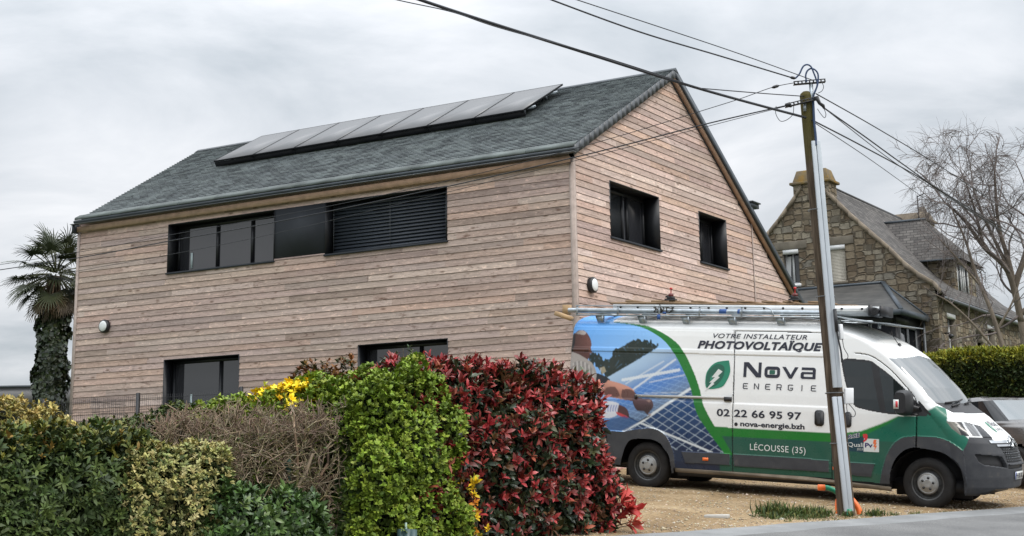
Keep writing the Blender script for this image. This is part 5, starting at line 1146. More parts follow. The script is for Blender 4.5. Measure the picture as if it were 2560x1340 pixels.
# ------------------------------------------------------------------ granite house behind, with its annex
m = Mat('granite_rubble', .9, 0, .2); uvn = m.n('ShaderNodeTexCoord').outputs['UV']
wob = m.n('ShaderNodeTexNoise'); wob.inputs['Scale'].default_value = 1.7; m.l(uvn, wob.inputs['Vector'])
vadd = m.n('ShaderNodeVectorMath', operation='MULTIPLY_ADD'); m.l(wob.outputs['Color'], vadd.inputs[0]); vadd.inputs[1].default_value = (.16, .12, 0); m.l(uvn, vadd.inputs[2])
vec = uvscale(m, vadd.outputs[0], 3.0, 5.0)
def voro(feat):
    n = m.n('ShaderNodeTexVoronoi'); n.feature = feat; n.distance = 'CHEBYCHEV'; n.inputs['Scale'].default_value = 1; n.inputs['Randomness'].default_value = .62; m.l(vec, n.inputs['Vector']); return n
v1, v2 = voro('F1'), voro('F2'); edge = m.math('SUBTRACT', v2.outputs['Distance'], v1.outputs['Distance'])
sp = m.n('ShaderNodeSeparateColor'); m.l(v1.outputs['Color'], sp.inputs[0])
c = m.ramp(sp.outputs[0], [(.0, (.12, .092, .066)), (.35, (.19, .155, .112)), (.6, (.235, .198, .148)), (.85, (.27, .245, .20)), (1, (.17, .16, .14))])
c = m.mix(1, c, m.ramp(m.noise(uvn, 7, 6, .7), [(.3, (.62, .60, .57)), (.7, (1.35, 1.32, 1.25))]), 'MULTIPLY')
c = m.mix(m.ramp(edge, [(.02, (.85, .85, .85)), (.13, (0, 0, 0))]), c, (.085, .072, .055))
m.color(c); m.bump(m.ramp(edge, [(.0, (0, 0, 0)), (.2, (1, 1, 1))]), .8, .05); M['granite'] = m.m
m = Mat('old_slates', .75, 0, .3); uvn = m.n('ShaderNodeTexCoord').outputs['UV']
bt = m.n('ShaderNodeTexBrick'); bt.offset = .5; bt.inputs['Scale'].default_value = 1; bt.inputs['Mortar Size'].default_value = .012; bt.inputs['Brick Width'].default_value = .30; bt.inputs['Row Height'].default_value = .14
bt.inputs['Color1'].default_value = (.050, .046, .044, 1); bt.inputs['Color2'].default_value = (.115, .108, .102, 1); bt.inputs['Mortar'].default_value = (.015, .014, .013, 1); m.l(uvn, bt.inputs['Vector'])
c = m.mix(.8, bt.outputs['Color'], m.ramp(m.noise(uvn, 1.1, 6, .7), [(.3, (.6, .58, .56)), (.7, (1.4, 1.36, 1.3))]), 'MULTIPLY'); m.color(c); m.bump(bt.outputs['Fac'], -.4, .02); M['old_slate'] = m.m
m = Mat('lichen_stone', .9, 0, .2); v = m.coord(); m.color(m.ramp(m.noise(v, 3.2, 6, .65), [(.40, (.15, .12, .085)), (.54, (.185, .135, .065)), (.68, (.27, .15, .03))])); m.bump(m.noise(v, 9, 5), .5, .03); M['lichen'] = m.m
M['coping'] = simple('granite_coping', (.20, .165, .125), .9, 0, .2, .4, 2.5, .3); M['lintel'] = simple('granite_lintel', (.17, .15, .12), .9, 0, .2, .25, 3, .3)
M['cream'] = simple('cream_shutter', (.55, .51, .43), .6, 0, .3, .04, 1); M['pvc'] = simple('white_pvc', (.62, .63, .63), .4, 0, .4, .05, 2)
M['dglass'] = glass_mat('dark_glass', (.02, .022, .026), 1.7)
S0 = V3(13.111, 46.0, 0)
def ST(u, v, z): return S0 + u * A + v * B + z * Zv
def holewall(name, P, zlo, zhi, rng, holes, mat, parent, zbr=()):
    zs = sorted({zlo, zhi} | {z for h in holes for z in h[2:]} | set(zbr)); mb = MB()
    for z0, z1 in zip(zs[:-1], zs[1:]):
        zm = (z0 + z1) / 2; a0, b0 = rng(z0); a1, b1 = rng(z1); cuts = [(a0, b0)]
        for h in holes:
            if h[2] < zm < h[3]: cuts = [q for (p, q_) in cuts for q in ((p, min(q_, h[0])), (max(p, h[1]), q_)) if q[1] - q[0] > 1e-4]
        for ca, cb in cuts:
            e0_ = a1 if ca == a0 else ca; e1_ = b1 if cb == b0 else cb
            uv = [(ca, z0), (cb, z0), (e1_, z1), (e0_, z1)]; mb.quad(*[P(*q) for q in uv], uv=uv)
    return mb.build(name, M[mat], parent, uv=True)
st = thing('stone_house', ST(0, 0, -.05), 'old granite house with lichen-topped chimneys and steep slate roof behind the van', 'house')
UR = 3.83
RK = [(9.35, 3.52), (9.03, 3.31), (8.25, 2.64), (7.6, 2.0), (6.96, 1.37), (6.49, .97), (6.1, .56), (5.75, .05), (5.45, 0), (-.1, 0)][::-1]
rkz = np.array([q[0] for q in RK]); rku = np.array([q[1] for q in RK])
ru = lambda z: float(np.interp(z, rkz, rku)); lu = lambda z: 2 * UR - ru(z)
GWH = [(4.40, 4.93, 6.20, 7.20), (2.82, 3.38, 6.16, 7.20)]
holewall('wall', lambda u, z: ST(u, 0, z), -.1, 9.35, lambda z: (ru(z), lu(z)), GWH, 'granite', st, tuple(rkz[1:-1]))
FWH = [(1.05, 2.0, 3.3, 4.88), (4.2, 5.0, 2.9, 4.75), (6.05, 6.95, 3.4, 4.9)]
holewall('wall', lambda v_, z: ST(0, v_, z), -.1, 5.45, lambda z: (0, 11.0), FWH, 'granite', st)
mb = MB(); mb.quad(ST(0, 11, -.1), ST(7.66, 11, -.1), ST(7.66, 11, 5.4), ST(0, 11, 5.4)); mb.add([ST(0, 11, 5.4), ST(7.66, 11, 5.4), ST(UR, 11, 9.3)], [(0, 1, 2)]); mb.quad(ST(7.66, 0, -.1), ST(7.66, 11, -.1), ST(7.66, 11, 5.4), ST(7.66, 0, 5.4)); mb.build('wall', M['granite'], st)
# steep roof, eaves flared
zz_ = [q for q in rkz if q >= 5.45]; mb = MB(); s_ = 0
for sgn in (1, -1):
    pts = [(UR - sgn * (UR - ru(z)), z) for z in zz_] + [(UR, 9.55)]; pts[0] = (UR - sgn * (UR + .28), 5.33); s_ = 0
    for (u0, z0), (u1, z1) in zip(pts[:-1], pts[1:]):
        l_ = math.hypot(u1 - u0, z1 - z0); q = [ST(u0, .16, z0 + .10), ST(u0, 11.1, z0 + .10), ST(u1, 11.1, z1 + .10), ST(u1, .16, z1 + .10)]
        mb.quad(*(q if sgn > 0 else q[::-1]), uv=[(0, s_), (10.9, s_), (10.9, s_ + l_), (0, s_ + l_)]); s_ += l_
sroof = mb.build('roof', M['old_slate'], st, uv=True)
for sgn in (1, -1):
    mb = MB()
    pts = [(UR - sgn * (UR - ru(z)), z) for z in zz_ if z > 5.5] ; pts = [(UR - sgn * (UR + .12), 5.5)] + pts
    for (u0, z0), (u1, z1) in zip(pts[:-1], pts[1:]):
        n = max(1, int(math.hypot(u1 - u0, z1 - z0) / .45))
        for i in range(n):
            a0, a1 = i / n, (i + 1) / n - .02; p, q = ST(u0 + (u1 - u0) * a0, -.07, z0 + (z1 - z0) * a0), ST(u0 + (u1 - u0) * a1, -.07, z0 + (z1 - z0) * a1)
            mb.prism([p, q, q + Zv * .17, p + Zv * .17], B * .30)
    fixnormals(mb.build('coping', M['coping'], sroof))
mb = MB(); mb.prism([ST(UR - .14, .2, 9.57), ST(UR + .14, .2, 9.57), ST(UR, .2, 9.72)], B * 9.6); fixnormals(mb.build('ridge_tiles', M['old_slate'], sroof))
def chimney(u0, u1, v0, v1, zb_, zt, cap, capz, par):
    mb = MB(); vs = [ST(u, v_, z) for z in (zb_, zt) for (u, v_) in ((u0, v0), (u1, v0), (u1, v1), (u0, v1))]
    for k in range(4):
        a, b_ = k, (k + 1) % 4; wd = np.linalg.norm(vs[b_] - vs[a]); mb.quad(vs[a], vs[b_], vs[b_ + 4], vs[a + 4], uv=[(k * 2, zb_), (k * 2 + wd, zb_), (k * 2 + wd, zt), (k * 2, zt)])
    o = mb.build('chimney', M['granite'], par, uv=True); fixnormals(o); mb = MB(); e_ = .10
    mb.box(ST(u0 - e_, v0 - e_, zt), A * (u1 - u0 + 2 * e_), B * (v1 - v0 + 2 * e_), Zv * .09)
    lo = [ST(u0 - .02, v0 - .02, zt + .09), ST(u1 + .02, v0 - .02, zt + .09), ST(u1 + .02, v1 + .02, zt + .09), ST(u0 - .02, v1 + .02, zt + .09)]; hi = [ST(u0 + cap, v0 + cap, capz), ST(u1 - cap, v0 + cap, capz), ST(u1 - cap, v1 - cap, capz), ST(u0 + cap, v1 - cap, capz)]
    mb.add(lo + hi, [(0, 1, 2, 3), (4, 5, 6, 7)] + [(k, (k + 1) % 4, (k + 1) % 4 + 4, k + 4) for k in range(4)]); bevel(fixnormals(mb.build('chimney_cap', M['lichen'], o)), .02)
    return o
chimney(3.22, 4.44, -.03, .72, 8.9, 9.46, .10, 9.95, sroof)
c2 = chimney(2.75, 4.8, 9.7, 10.5, 8.6, 9.45, .10, 9.86, sroof); c2.children[0].data.materials[0] = M['coping']
mb = MB(); mb.lathe(ST(3.1, 10.2, 9.5), Zv, [(0, .2), (.3, .19), (.55, .14), (.6, .1)], 14); mb.build('chimney_pot', M['lintel'], c2, smooth=True)
mb = MB(); mb.tube([ST(3.05, 9.5, 9.3), ST(3.05, 9.5, 10.45)], .025, 6); mb.tube([ST(3.05, 9.5, 10.4), ST(2.75, 9.5, 10.5)], .02, 5); mb.build('aerial', M['dark_steel'], sroof)
# gable windows: one dark with a curtain, one with its cream roller shutter down
def swindow(P, IN, SIDE, h, shut, sill=True):
    u0, u1, z0, z1 = h; w = thing('window', P(u0, z0), None, None); w.parent = st; vloc(w, P(u0, z0)); d = .20
    mb = MB(); mb.box(P(u0, z1) - IN * .02, SIDE * (u1 - u0), IN * .16, Zv * .14); fixnormals(mb.build('shutter_box', M['pvc'], w))
    mb = MB()
    for (a_, b_, c_, e_) in ((u0, u1, z0, .06), (u0, u0 + .06, z0, z1 - z0), (u1 - .06, u1, z0, z1 - z0)): mb.box(P(a_, c_) + IN * (d if not shut else .1), SIDE * (b_ - a_), IN * .06, Zv * e_)
    mb.box(P((u0 + u1) / 2 - .03, z0) + IN * (d if not shut else .11), SIDE * .06, IN * .05, Zv * (z1 - z0)); fixnormals(mb.build('frame', M['pvc'], w))
    mb = MB(); mb.quad(P(u0, z0) + IN * (d + .05), P(u1, z0) + IN * (d + .05), P(u1, z1) + IN * (d + .05), P(u0, z1) + IN * (d + .05)); mb.build('pane', M['dglass'], w)
    if shut:
        mb = MB(); n = 22
        for k in range(n): mb.box(P(u0 + .02, z0 + (z1 - z0) * k / n) + IN * .05, SIDE * (u1 - u0 - .04), IN * .02, Zv * ((z1 - z0) / n - .006))
        fixnormals(mb.build('roller_shutter', M['cream'], w))
    if sill: mb = MB(); mb.box(P(u0 - .04, z0 - .10) - IN * .06, SIDE * (u1 - u0 + .08), IN * .3, Zv * .10); fixnormals(mb.build('sill', M['pvc'] if not shut else M['lintel'], w))
    mb = MB(); mb.box(P(u0 - .03, z0) , SIDE * .03, IN * .3, Zv * (z1 - z0)); mb.box(P(u1, z0), SIDE * .03, IN * .3, Zv * (z1 - z0)); fixnormals(mb.build('reveal', M['lintel'], w))
    mb = MB(); mb.box(P(u0 - .3, z1 + .145) - IN * .03, SIDE * (u1 - u0 + .6), IN * .2, Zv * .27); bevel(fixnormals(mb.build('lintel', M['lintel'], w)), .02); return w
Pa = lambda u, z: ST(u, 0, z); Pb = lambda v_, z: ST(0, v_, z)
w1 = swindow(Pa, B, A, GWH[0], False); mb = MB(); mb.quad(*[ST(u, .235, z) for u, z in ((4.80, 6.3), (4.87, 6.3), (4.87, 7.15), (4.74, 7.15))]); mb.build('curtain', M['pvc'], w1)
swindow(Pa, B, A, GWH[1], True)
for h in (FWH[0], FWH[2]): swindow(Pb, A, B, h, False, False)
h = FWH[1]; w = thing('arched_door', ST(0, 4.6, 2.9), None, None); w.parent = st; vloc(w, ST(0, 4.6, 2.9))
mb = MB(); mb.box(ST(.16, h[0], h[2]), B * (h[1] - h[0]), A * .05, Zv * (h[3] - h[2])); fixnormals(mb.build('door_leaf', M['pvc'], w))
mb = MB(); vm = (h[0] + h[1]) / 2; an = np.linspace(0, math.pi, 10)
for a0, a1 in zip(an[:-1], an[1:]): mb.prism([ST(-.04, vm + .40 * math.cos(a0), h[3] - .4 + .4 * math.sin(a0)), ST(-.04, vm + .40 * math.cos(a1), h[3] - .4 + .4 * math.sin(a1)), ST(-.04, vm + .62 * math.cos(a1), h[3] - .4 + .62 * math.sin(a1)), ST(-.04, vm + .62 * math.cos(a0), h[3] - .4 + .62 * math.sin(a0))], A * .25)
mb.box(ST(-.03, h[0] - .02, h[2]), B * .22, A * .25, Zv * 1.5); fixnormals(mb.build('arch', M['lintel'], w))
mb = MB(); mb.tube([ST(-.28, 0, 5.36), ST(-.28, 11.0, 5.33)], .06, 8); mb.build('gutter', M['zinc'], sroof); mb = MB(); mb.tube([ST(-.12, 10.8, 5.3), ST(-.06, 10.8, 0)], .045, 8); mb.build('downpipe', M['zinc'], st)
mb = MB(); mb.box(ST(-.03, .45, 4.30), B * .05, -A * .18, Zv * .04); mb.lathe(ST(-.20, .475, 4.28), V3(0, 0, -1) - A * .6, [(0, .03), (.05, .075), (.12, .09), (.13, .001)], 12); mb.build('outside_lamp', M['black_plastic'], st)
# dormer
dm = thing('dormer', ST(1.0, 4.9, 5.9), None, None); dm.parent = st; vloc(dm, ST(1.0, 4.9, 5.9))
v0, v1, vm, uf = 3.35, 6.45, 4.9, .32
mb = MB(); mb.quad(ST(uf, v0 + .2, 5.7), ST(2.2, v0 + .2, 5.7), ST(2.2, v0 + .2, 7.1), ST(uf, v0 + .2, 7.1), uv=[(0, 0), (2, 0), (2, 1.4), (0, 1.4)]); mb.quad(ST(uf, v1 - .2, 5.7), ST(2.2, v1 - .2, 5.7), ST(2.2, v1 - .2, 7.1), ST(uf, v1 - .2, 7.1))
mb.quad(ST(uf, v0 + .2, 5.7), ST(uf, v0 + .2, 7.1), ST(uf, 3.9, 7.1), ST(uf, 3.9, 5.7), uv=[(0, 0), (0, 1.4), (.4, 1.4), (.4, 0)]); mb.quad(ST(uf, 5.3, 5.7), ST(uf, 5.3, 7.1), ST(uf, v1 - .2, 7.1), ST(uf, v1 - .2, 5.7), uv=[(0, 0), (0, 1.4), (1, 1.4), (1, 0)])
mb.quad(ST(uf, 3.9, 6.95), ST(uf, 3.9, 7.1), ST(uf, 5.3, 7.1), ST(uf, 5.3, 6.95)); mb.quad(ST(uf, 3.9, 5.7), ST(uf, 3.9, 5.95), ST(uf, 5.3, 5.95), ST(uf, 5.3, 5.7)); mb.build('wall', M['granite'], dm, uv=True)
mb = MB(); rz = 8.72; ez = 7.05
for va, fl in ((v0 - .12, 0), (v1 + .12, 1)):
    q = [ST(uf - .28, va, ez), ST(1.75, va, ez), ST(3.1, vm, rz), ST(1.55, vm, rz)]; mb.quad(*(q[::-1] if fl else q), uv=[(0, 0), (2.05, 0), (3.2, 2.2), (1.3, 2.2)])
mb.add([ST(uf - .28, v0 - .12, ez), ST(1.55, vm, rz), ST(uf - .28, v1 + .12, ez)], [(0, 1, 2)], [(0, 0), (1.6, 1.9), (3.2, 0)]); 
mb.build('roof', M['old_slate'], dm, uv=True)
mb = MB(); mb.tube([ST(1.5, vm, rz), ST(3.15, vm, rz)], .06, 6); mb.box(ST(uf - .3, v0 - .14, ez - .06), A * 2.1, B * .05, Zv * .06); mb.build('trim', M['lead'], dm)
mb = MB(); mb.box(ST(uf + .03, 3.9, 5.95), B * 1.4, A * .03, Zv * 1.0); dw = mb.build('window', M['dglass'], dm)
mb = MB()
for q in (3.9, 4.33, 4.58, 4.8, 5.22): mb.box(ST(uf - .01, q, 5.95), B * .06, A * .05, Zv * 1.0)
mb.box(ST(uf - .06, 3.85, 5.9), B * 1.5, A * .2, Zv * .06); fixnormals(mb.build('frame', M['pvc'], dw))
# annex with hipped slate roof and sliding glass doors
ax = thing('slate_annex', ST(2.6, -1.3, -.05), 'low dark slate-roofed annex with sliding glass doors against the granite gable', 'annex')
u0, v0 = .55, -2.55
m = Mat('annex_slate', .6, 0, .4); v = m.coord('Object', (1, 1, 1)); uvn = m.n('ShaderNodeTexCoord').outputs['UV']
m.color(m.mix(.7, m.ramp(m.noise(uvscale(m, uvn, 1.2, 14), 1, 4), [(.35, (.038, .038, .037)), (.65, (.085, .083, .078))]), m.ramp(m.noise(uvn, 2.2, 5), [(.3, (.7, .7, .7)), (.7, (1.25, 1.22, 1.18))]), 'MULTIPLY')); M['annex_slate'] = m.m
mb = MB(); hp = ST(1.65, -.02, 5.98); f_ = ST(u0 - .25, v0 - .2, 4.80); bk = ST(u0 - .25, -.02, 4.80); lf = ST(5.2, v0 - .2, 4.80); lb = ST(5.2, -.02, 5.98)
mb.quad(f_, hp, lb, lf, uv=[(0, 0), (1.5, 2), (5, 2), (5, 0)]); mb.add([f_, bk, hp], [(0, 1, 2)], [(0, 0), (2.6, 0), (2.2, 1.6)]); ar = mb.build('roof', M['annex_slate'], ax, uv=True)
mb = MB(); mb.bar(f_ + Zv * .02, hp + Zv * .04, .12, .06); mb.bar(f_ - Zv * .06, bk - Zv * .06, .10, .16); mb.bar(f_ - Zv * .06, lf - Zv * .06, .10, .16); mb.bar(hp + Zv * .03, lb + Zv * .03, .08, .08); mb.bar(hp + Zv * .03, bk + Zv * .03, .08, .06); fixnormals(mb.build('flashing', simple('blue_grey_metal', (.06, .075, .09), .5, .2, .5, .15, 3), ar))
mb = MB(); mb.box(ST(u0, v0, 4.45), A * 4.6, B * .1, Zv * .3); mb.box(ST(u0, v0, 4.45), A * .1, B * 2.5, Zv * .3); mb.box(ST(u0, v0, -.1), A * .12, B * .35, Zv * 4.55); mb.box(ST(u0, -.55, -.1), A * .12, B * .5, Zv * 4.55); mb.box(ST(u0 + .12, v0, -.1), A * 4.5, B * .12, Zv * 4.55); fixnormals(mb.build('wall', M['black_alu'], ax))
mb = MB(); mb.box(ST(u0 + .05, v0 + .35, 2.2), A * .03, B * 1.65, Zv * 2.25); gl = mb.build('glass_door', M['dglass'], ax)
mb = MB()
for q in (v0 + .35, v0 + 1.05, v0 + 1.15, v0 + 1.94): mb.box(ST(u0 - .01, q, 2.2), A * .05, B * .06, Zv * 2.25)
mb.box(ST(u0 - .01, v0 + .35, 4.36), A * .05, B * 1.65, Zv * .06); fixnormals(mb.build('door_frame', M['zinc'], gl))
mb = MB(); mb.tube([ST(u0 - .12, -.1, 4.72), ST(u0 - .08, -.1, 0)], .05, 8); mb.build('downpipe', M['zinc'], ax)

# ------------------------------------------------------------------ low grey building far left
lb = thing('low_building', V3(-20, 44.5, .3), 'long low grey flat-roofed building behind the palm', 'building')
M['grey_render'] = simple('grey_cladding', (.22, .225, .205), .8, 0, .3, .12, 1.5); M['grey_fascia'] = simple('grey_fascia', (.17, .17, .178), .6, 0, .4, .12, 1)
mb = MB(); mb.box((-34, 44.6, .0), (21.4, .25, 0), (-.1, 8, 0), (0, 0, 2.62)); fixnormals(mb.build('wall', M['grey_render'], lb))
mb = MB(); mb.box((-34.5, 44.0, 2.55), (22, .26, 0), (-.1, 9, 0), (0, 0, .42)); rf = fixnormals(mb.build('roof', M['grey_fascia'], lb)); mb = MB(); mb.box((-34.6, 43.95, 2.97), (22.2, .26, 0), (-.1, 9.1, 0), (0, 0, .07)); fixnormals(mb.build('roof_edge', M['lead'], rf))
mb = MB(); mb.box((-13.15, 44.85, .0), (.10, 0, 0), (0, .1, 0), (0, 0, 2.55)); fixnormals(mb.build('post', M['grey_fascia'], lb))

# ------------------------------------------------------------------ wire mesh fence in front of the timber house
fc = thing('mesh_fence', H(10, -1.5, .2), 'dark rigid wire mesh fence with posts before the left end of the timber house', 'fence')
def mesh_panel(P, a0, a1, z0, z1):
    mb = MB(); 
    for z in np.arange(z0, z1 + .01, .2): mb.bar(P(a0, z), P(a1, z), .007)
    for a in np.arange(a0, a1, .055): mb.bar(P(a, z0), P(a, z1 + .03), .0045)
    return mb.build('mesh_panel', M['black_plastic'], fc)
gf = lambda u: .12
for a0, a1 in ((6.1, 8.6), (8.66, 11.16), (11.22, 13.72), (13.78, 16.3)): mesh_panel(lambda u, z: H(u, -1.5, z), a0, a1, .25, 1.68)
for a0 in (9.86,): mesh_panel(lambda v_, z: H(9.9 + .35 * (v_ + 1.5), v_, z), -1.46, -.1, .25, 1.72)
for u in (6.07, 8.63, 11.19, 13.75): mb = MB(); mb.box(H(u - .03, -1.53, .1), A * .06, B * .05, Zv * 1.66); fixnormals(mb.build('post', M['black_plastic'], fc))

# ------------------------------------------------------------------ vegetation helpers
def leafmat(name, rough=.5, spec=.35, trans=.0):
    m = Mat(name, rough, 0, spec); m.color(m.attr()); m.b.inputs['Subsurface Weight'].default_value = 0
    if trans: m.b.inputs['Transmission Weight'].default_value = 0
    return m.m
M['leaf'] = leafmat('leaves', .55, .3); M['leaf_gloss'] = leafmat('glossy_leaves', .38, .45); M['twig'] = simple('twigs', (.14, .112, .078), .9, 0, .2, .35, 9)
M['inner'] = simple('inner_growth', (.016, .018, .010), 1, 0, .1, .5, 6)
def unit(v): return v / (np.linalg.norm(v, axis=-1, keepdims=True) + 1e-9)
def leaves(P, D, Nrm, Ln, Wd, col, droop=.25, fold=.18):
    """one leaf per row: base P, direction D, face normal Nrm -> verts, tris, colours"""
    n = len(P); S = unit(np.cross(D, Nrm)); Nn = unit(np.cross(S, D)); Ln = np.broadcast_to(Ln, (n,))[:, None]; Wd = np.broadcast_to(Wd, (n,))[:, None]
    pts = [P, P + D * Ln - Nn * Ln * droop * .5, P + D * Ln * .52 + Nn * Ln * .04]
    for sg in (1, -1):
        for (al, wf, dr) in ((.26, .42, 0), (.68, .46, .12)): pts.append(P + D * Ln * al + S * Wd * wf * sg + Nn * (Wd * fold - Ln * droop * dr))
    V_ = np.stack(pts, 1).reshape(-1, 3); b = (np.arange(n) * 7)[:, None]
    T = np.array([[0, 5, 2], [5, 6, 2], [6, 1, 2], [1, 4, 2], [4, 3, 2], [3, 0, 2]]); F = (b[:, None] + T[None]).reshape(-1, 3)
    return V_, F, np.repeat(col, 7, 0)
def palette(rg, n, pal, jit=.18):
    wts = np.array([p[1] for p in pal], float); k = rg.choice(len(pal), n, p=wts / wts.sum()); c = np.array([p[0] for p in pal])[k]
    return c * rg.uniform(1 - jit, 1 + jit, (n, 1)) * rg.uniform(1 - jit * .4, 1 + jit * .4, (n, 3))
def rosettes(rg, P, Ax, k, Ln, Wd, pal, spread=(25, 70), jit=.18, colk=None, droop=.25):
    n = len(P); Ax = unit(Ax); ref = unit(rg.normal(size=(n, 3))); U = unit(np.cross(Ax, ref)); W_ = np.cross(Ax, U)
    az = (np.arange(k)[None] * 2.399 + rg.uniform(0, 6.28, (n, 1))) + rg.normal(0, .25, (n, k)); el = np.radians(rg.uniform(spread[0], spread[1], (n, k)))
    D = Ax[:, None] * np.cos(el)[..., None] + (U[:, None] * np.cos(az)[..., None] + W_[:, None] * np.sin(az)[..., None]) * np.sin(el)[..., None]
    Pp = np.repeat(P[:, None], k, 1) - Ax[:, None] * (np.arange(k) / k * Ln * .5)[None, :, None]
    Nn = np.repeat(Ax[:, None], k, 1) + rg.normal(0, .25, (n, k, 3)); c = palette(rg, n, pal, jit) if colk is None else colk
    c = np.repeat(c[:, None], k, 1) * rg.uniform(.85, 1.15, (n, k, 1))
    sz = rg.uniform(.62, 1.3, (n, k)) * rg.uniform(.8, 1.15, (n, 1))
    return leaves(Pp.reshape(-1, 3), D.reshape(-1, 3), Nn.reshape(-1, 3), (Ln * sz).ravel(), (Wd * sz).ravel(), c.reshape(-1, 3), droop)
def merge(parts):
    V_, F, C_ = [], [], []; n = 0
    for v, f, c in parts: V_.append(v); F.append(f + n); C_.append(c); n += len(v)
    return np.concatenate(V_), np.concatenate(F), np.concatenate(C_)
def HS(s, off): return np.stack([1.0 - .69 * off - .73 * s, 15.6 + .73 * off - .69 * s], -1)
class Hull:
    """clipped-hedge volume along the plot boundary: s runs from the driveway end to the left, off = depth behind the front line"""
    def __init__(h, s0, s1, top, off0, depth, n=3.2, m=5, wob=.05, seed=0, bottom=0.0):
        h.s0, h.s1, h.off0, h.d, h.n, h.m, h.wob = s0, s1, off0, depth, n, m, wob
        h.ts = np.array(sorted(top)); h.ph = np.random.default_rng(seed).uniform(0, 6.28, 9); h.bottom = bottom
    def pt(h, t, phi, inset=0.0):
        e = np.clip(1 - np.abs(2 * t - 1) ** h.m, 1e-4, 1) ** (1 / h.m); s = h.s0 + (h.s1 - h.s0) * t
        zt = np.interp(s, h.ts[:, 0], h.ts[:, 1]); c = h.off0 + h.d / 2; cp, sp_ = np.cos(phi), np.sin(phi)
        ro = h.d / 2 * e - inset; off = c - ro * np.sign(cp) * np.abs(cp) ** (2 / h.n)
        xy = HS(s, off); zg = -1.6 - .05 * xy[..., 0] + .0721 * xy[..., 1] + h.bottom; hh = (zt - zg) * (.35 + .65 * e) - inset
        z = zg + hh * np.abs(sp_) ** (2 / h.n)
        w_ = h.wob * (np.sin(4.1 * s + 2 * z + h.ph[0]) + np.sin(9.7 * s - 7 * z + h.ph[1]) * .8 + np.sin(7.3 * z + 6 * off + 3 * s + h.ph[2]) * .9 + np.sin(17 * s + 13 * z + 9 * off + h.ph[3]) * .6) / 1.7
        P = np.stack([xy[..., 0], xy[..., 1], z], -1); N_ = h.normal(t, phi); return P + N_ * w_[..., None]
    def normal(h, t, phi):
        cp, sp_ = np.cos(phi), np.sin(phi); no = -np.sign(cp) * np.abs(cp) ** (2 - 2 / h.n); nz = np.abs(sp_) ** (2 - 2 / h.n); ns = np.sign(2 * t - 1) * np.abs(2 * t - 1) ** (h.m * 1.5) * 1.2
        return unit(np.stack([-.69 * no - .73 * ns, .73 * no - .69 * ns, nz + .02], -1))
    def sample(h, rg, n, phimax=2.2):
        t = np.where(rg.random(n) < .8, rg.random(n), np.where(rg.random(n) < .5, rg.random(n) ** 2 * .12, 1 - rg.random(n) ** 2 * .12)); t = np.clip(t, .003, .997)
        a = rg.random(n); phi = np.where(a < .66, np.arcsin(np.clip(rg.random(n), .004, .995) ** (h.n / 2)), rg.uniform(1.0, phimax, n)); return t, phi
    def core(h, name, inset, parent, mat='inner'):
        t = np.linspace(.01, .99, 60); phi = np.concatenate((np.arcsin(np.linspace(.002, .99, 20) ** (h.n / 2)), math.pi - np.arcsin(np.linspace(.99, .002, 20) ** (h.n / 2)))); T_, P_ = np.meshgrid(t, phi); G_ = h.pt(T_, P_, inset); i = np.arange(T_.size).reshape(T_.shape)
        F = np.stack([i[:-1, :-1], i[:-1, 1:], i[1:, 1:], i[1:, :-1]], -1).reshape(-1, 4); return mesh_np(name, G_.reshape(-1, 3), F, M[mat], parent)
def shrub(name, label, cat, hull, layers, seed, group=None, mat='leaf', core=.16):
    rg = np.random.default_rng(seed); t0 = hull.pt(np.array([.5]), np.array([.05]))[0]; xy = HS((hull.s0 + hull.s1) / 2, hull.off0 + hull.d / 2)
    root = thing(name, (xy[0], xy[1], float(gz(xy[0], xy[1]))), label, cat, group); parts = []
    for (n, ins, k, Ln, Wd, pal, spread, upb, zb) in layers:
        t, phi = hull.sample(rg, n); P = hull.pt(t, phi, rg.uniform(ins[0], ins[1], n)); N_ = hull.normal(t, phi)
        if ins[0] < 0:      # uneven growth: thinner and fuller patches
            f_ = np.sin(11 * P[:, 0] + 5 * P[:, 2] + seed) * np.sin(9 * P[:, 2] - 7 * P[:, 1] + 2 * seed) + .5 * np.sin(23 * P[:, 0] - 19 * P[:, 2]); kp = rg.random(n) < .78 + .3 * f_; t, phi, P, N_ = t[kp], phi[kp], P[kp], N_[kp]
        if zb is not None:
            sel = zb(t, phi, P, rg); P, N_ = P[sel], N_[sel]
        ax = N_ * 1.0 + np.array([0, 0, upb]) + rg.normal(0, .38, P.shape); parts.append(rosettes(rg, P, ax, k, Ln, Wd, pal, spread))
    V_, F, C_ = merge(parts); mesh_np('foliage', V_, F.astype(np.int32), M[mat], root, col=C_)
    if core: hull.core('inner_growth', core, root)
    return root
def segs(P0, P1, R0, R1, k=4):
    P0, P1 = np.asarray(P0), np.asarray(P1); R0, R1 = np.asarray(R0)[:, None], np.asarray(R1)[:, None]; d = unit(P1 - P0); a = np.where(np.abs(d[:, 2:3]) < .9, np.array([[0, 0, 1.]]), np.array([[1., 0, 0]])); u = unit(np.cross(d, a)); b = np.cross(d, u); V_ = []
    for base, r in ((P0, R0), (P1, R1)):
        for i in range(k): an = 2 * math.pi * i / k; V_.append(base + r * (math.cos(an) * u + math.sin(an) * b))
    V_ = np.stack(V_, 1); n = len(P0); T = np.array([[i, (i + 1) % k, k + (i + 1) % k, k + i] for i in range(k)]); F = ((np.arange(n) * 2 * k)[:, None, None] + T[None]).reshape(-1, 4); return V_.reshape(-1, 3), F.astype(np.int32)

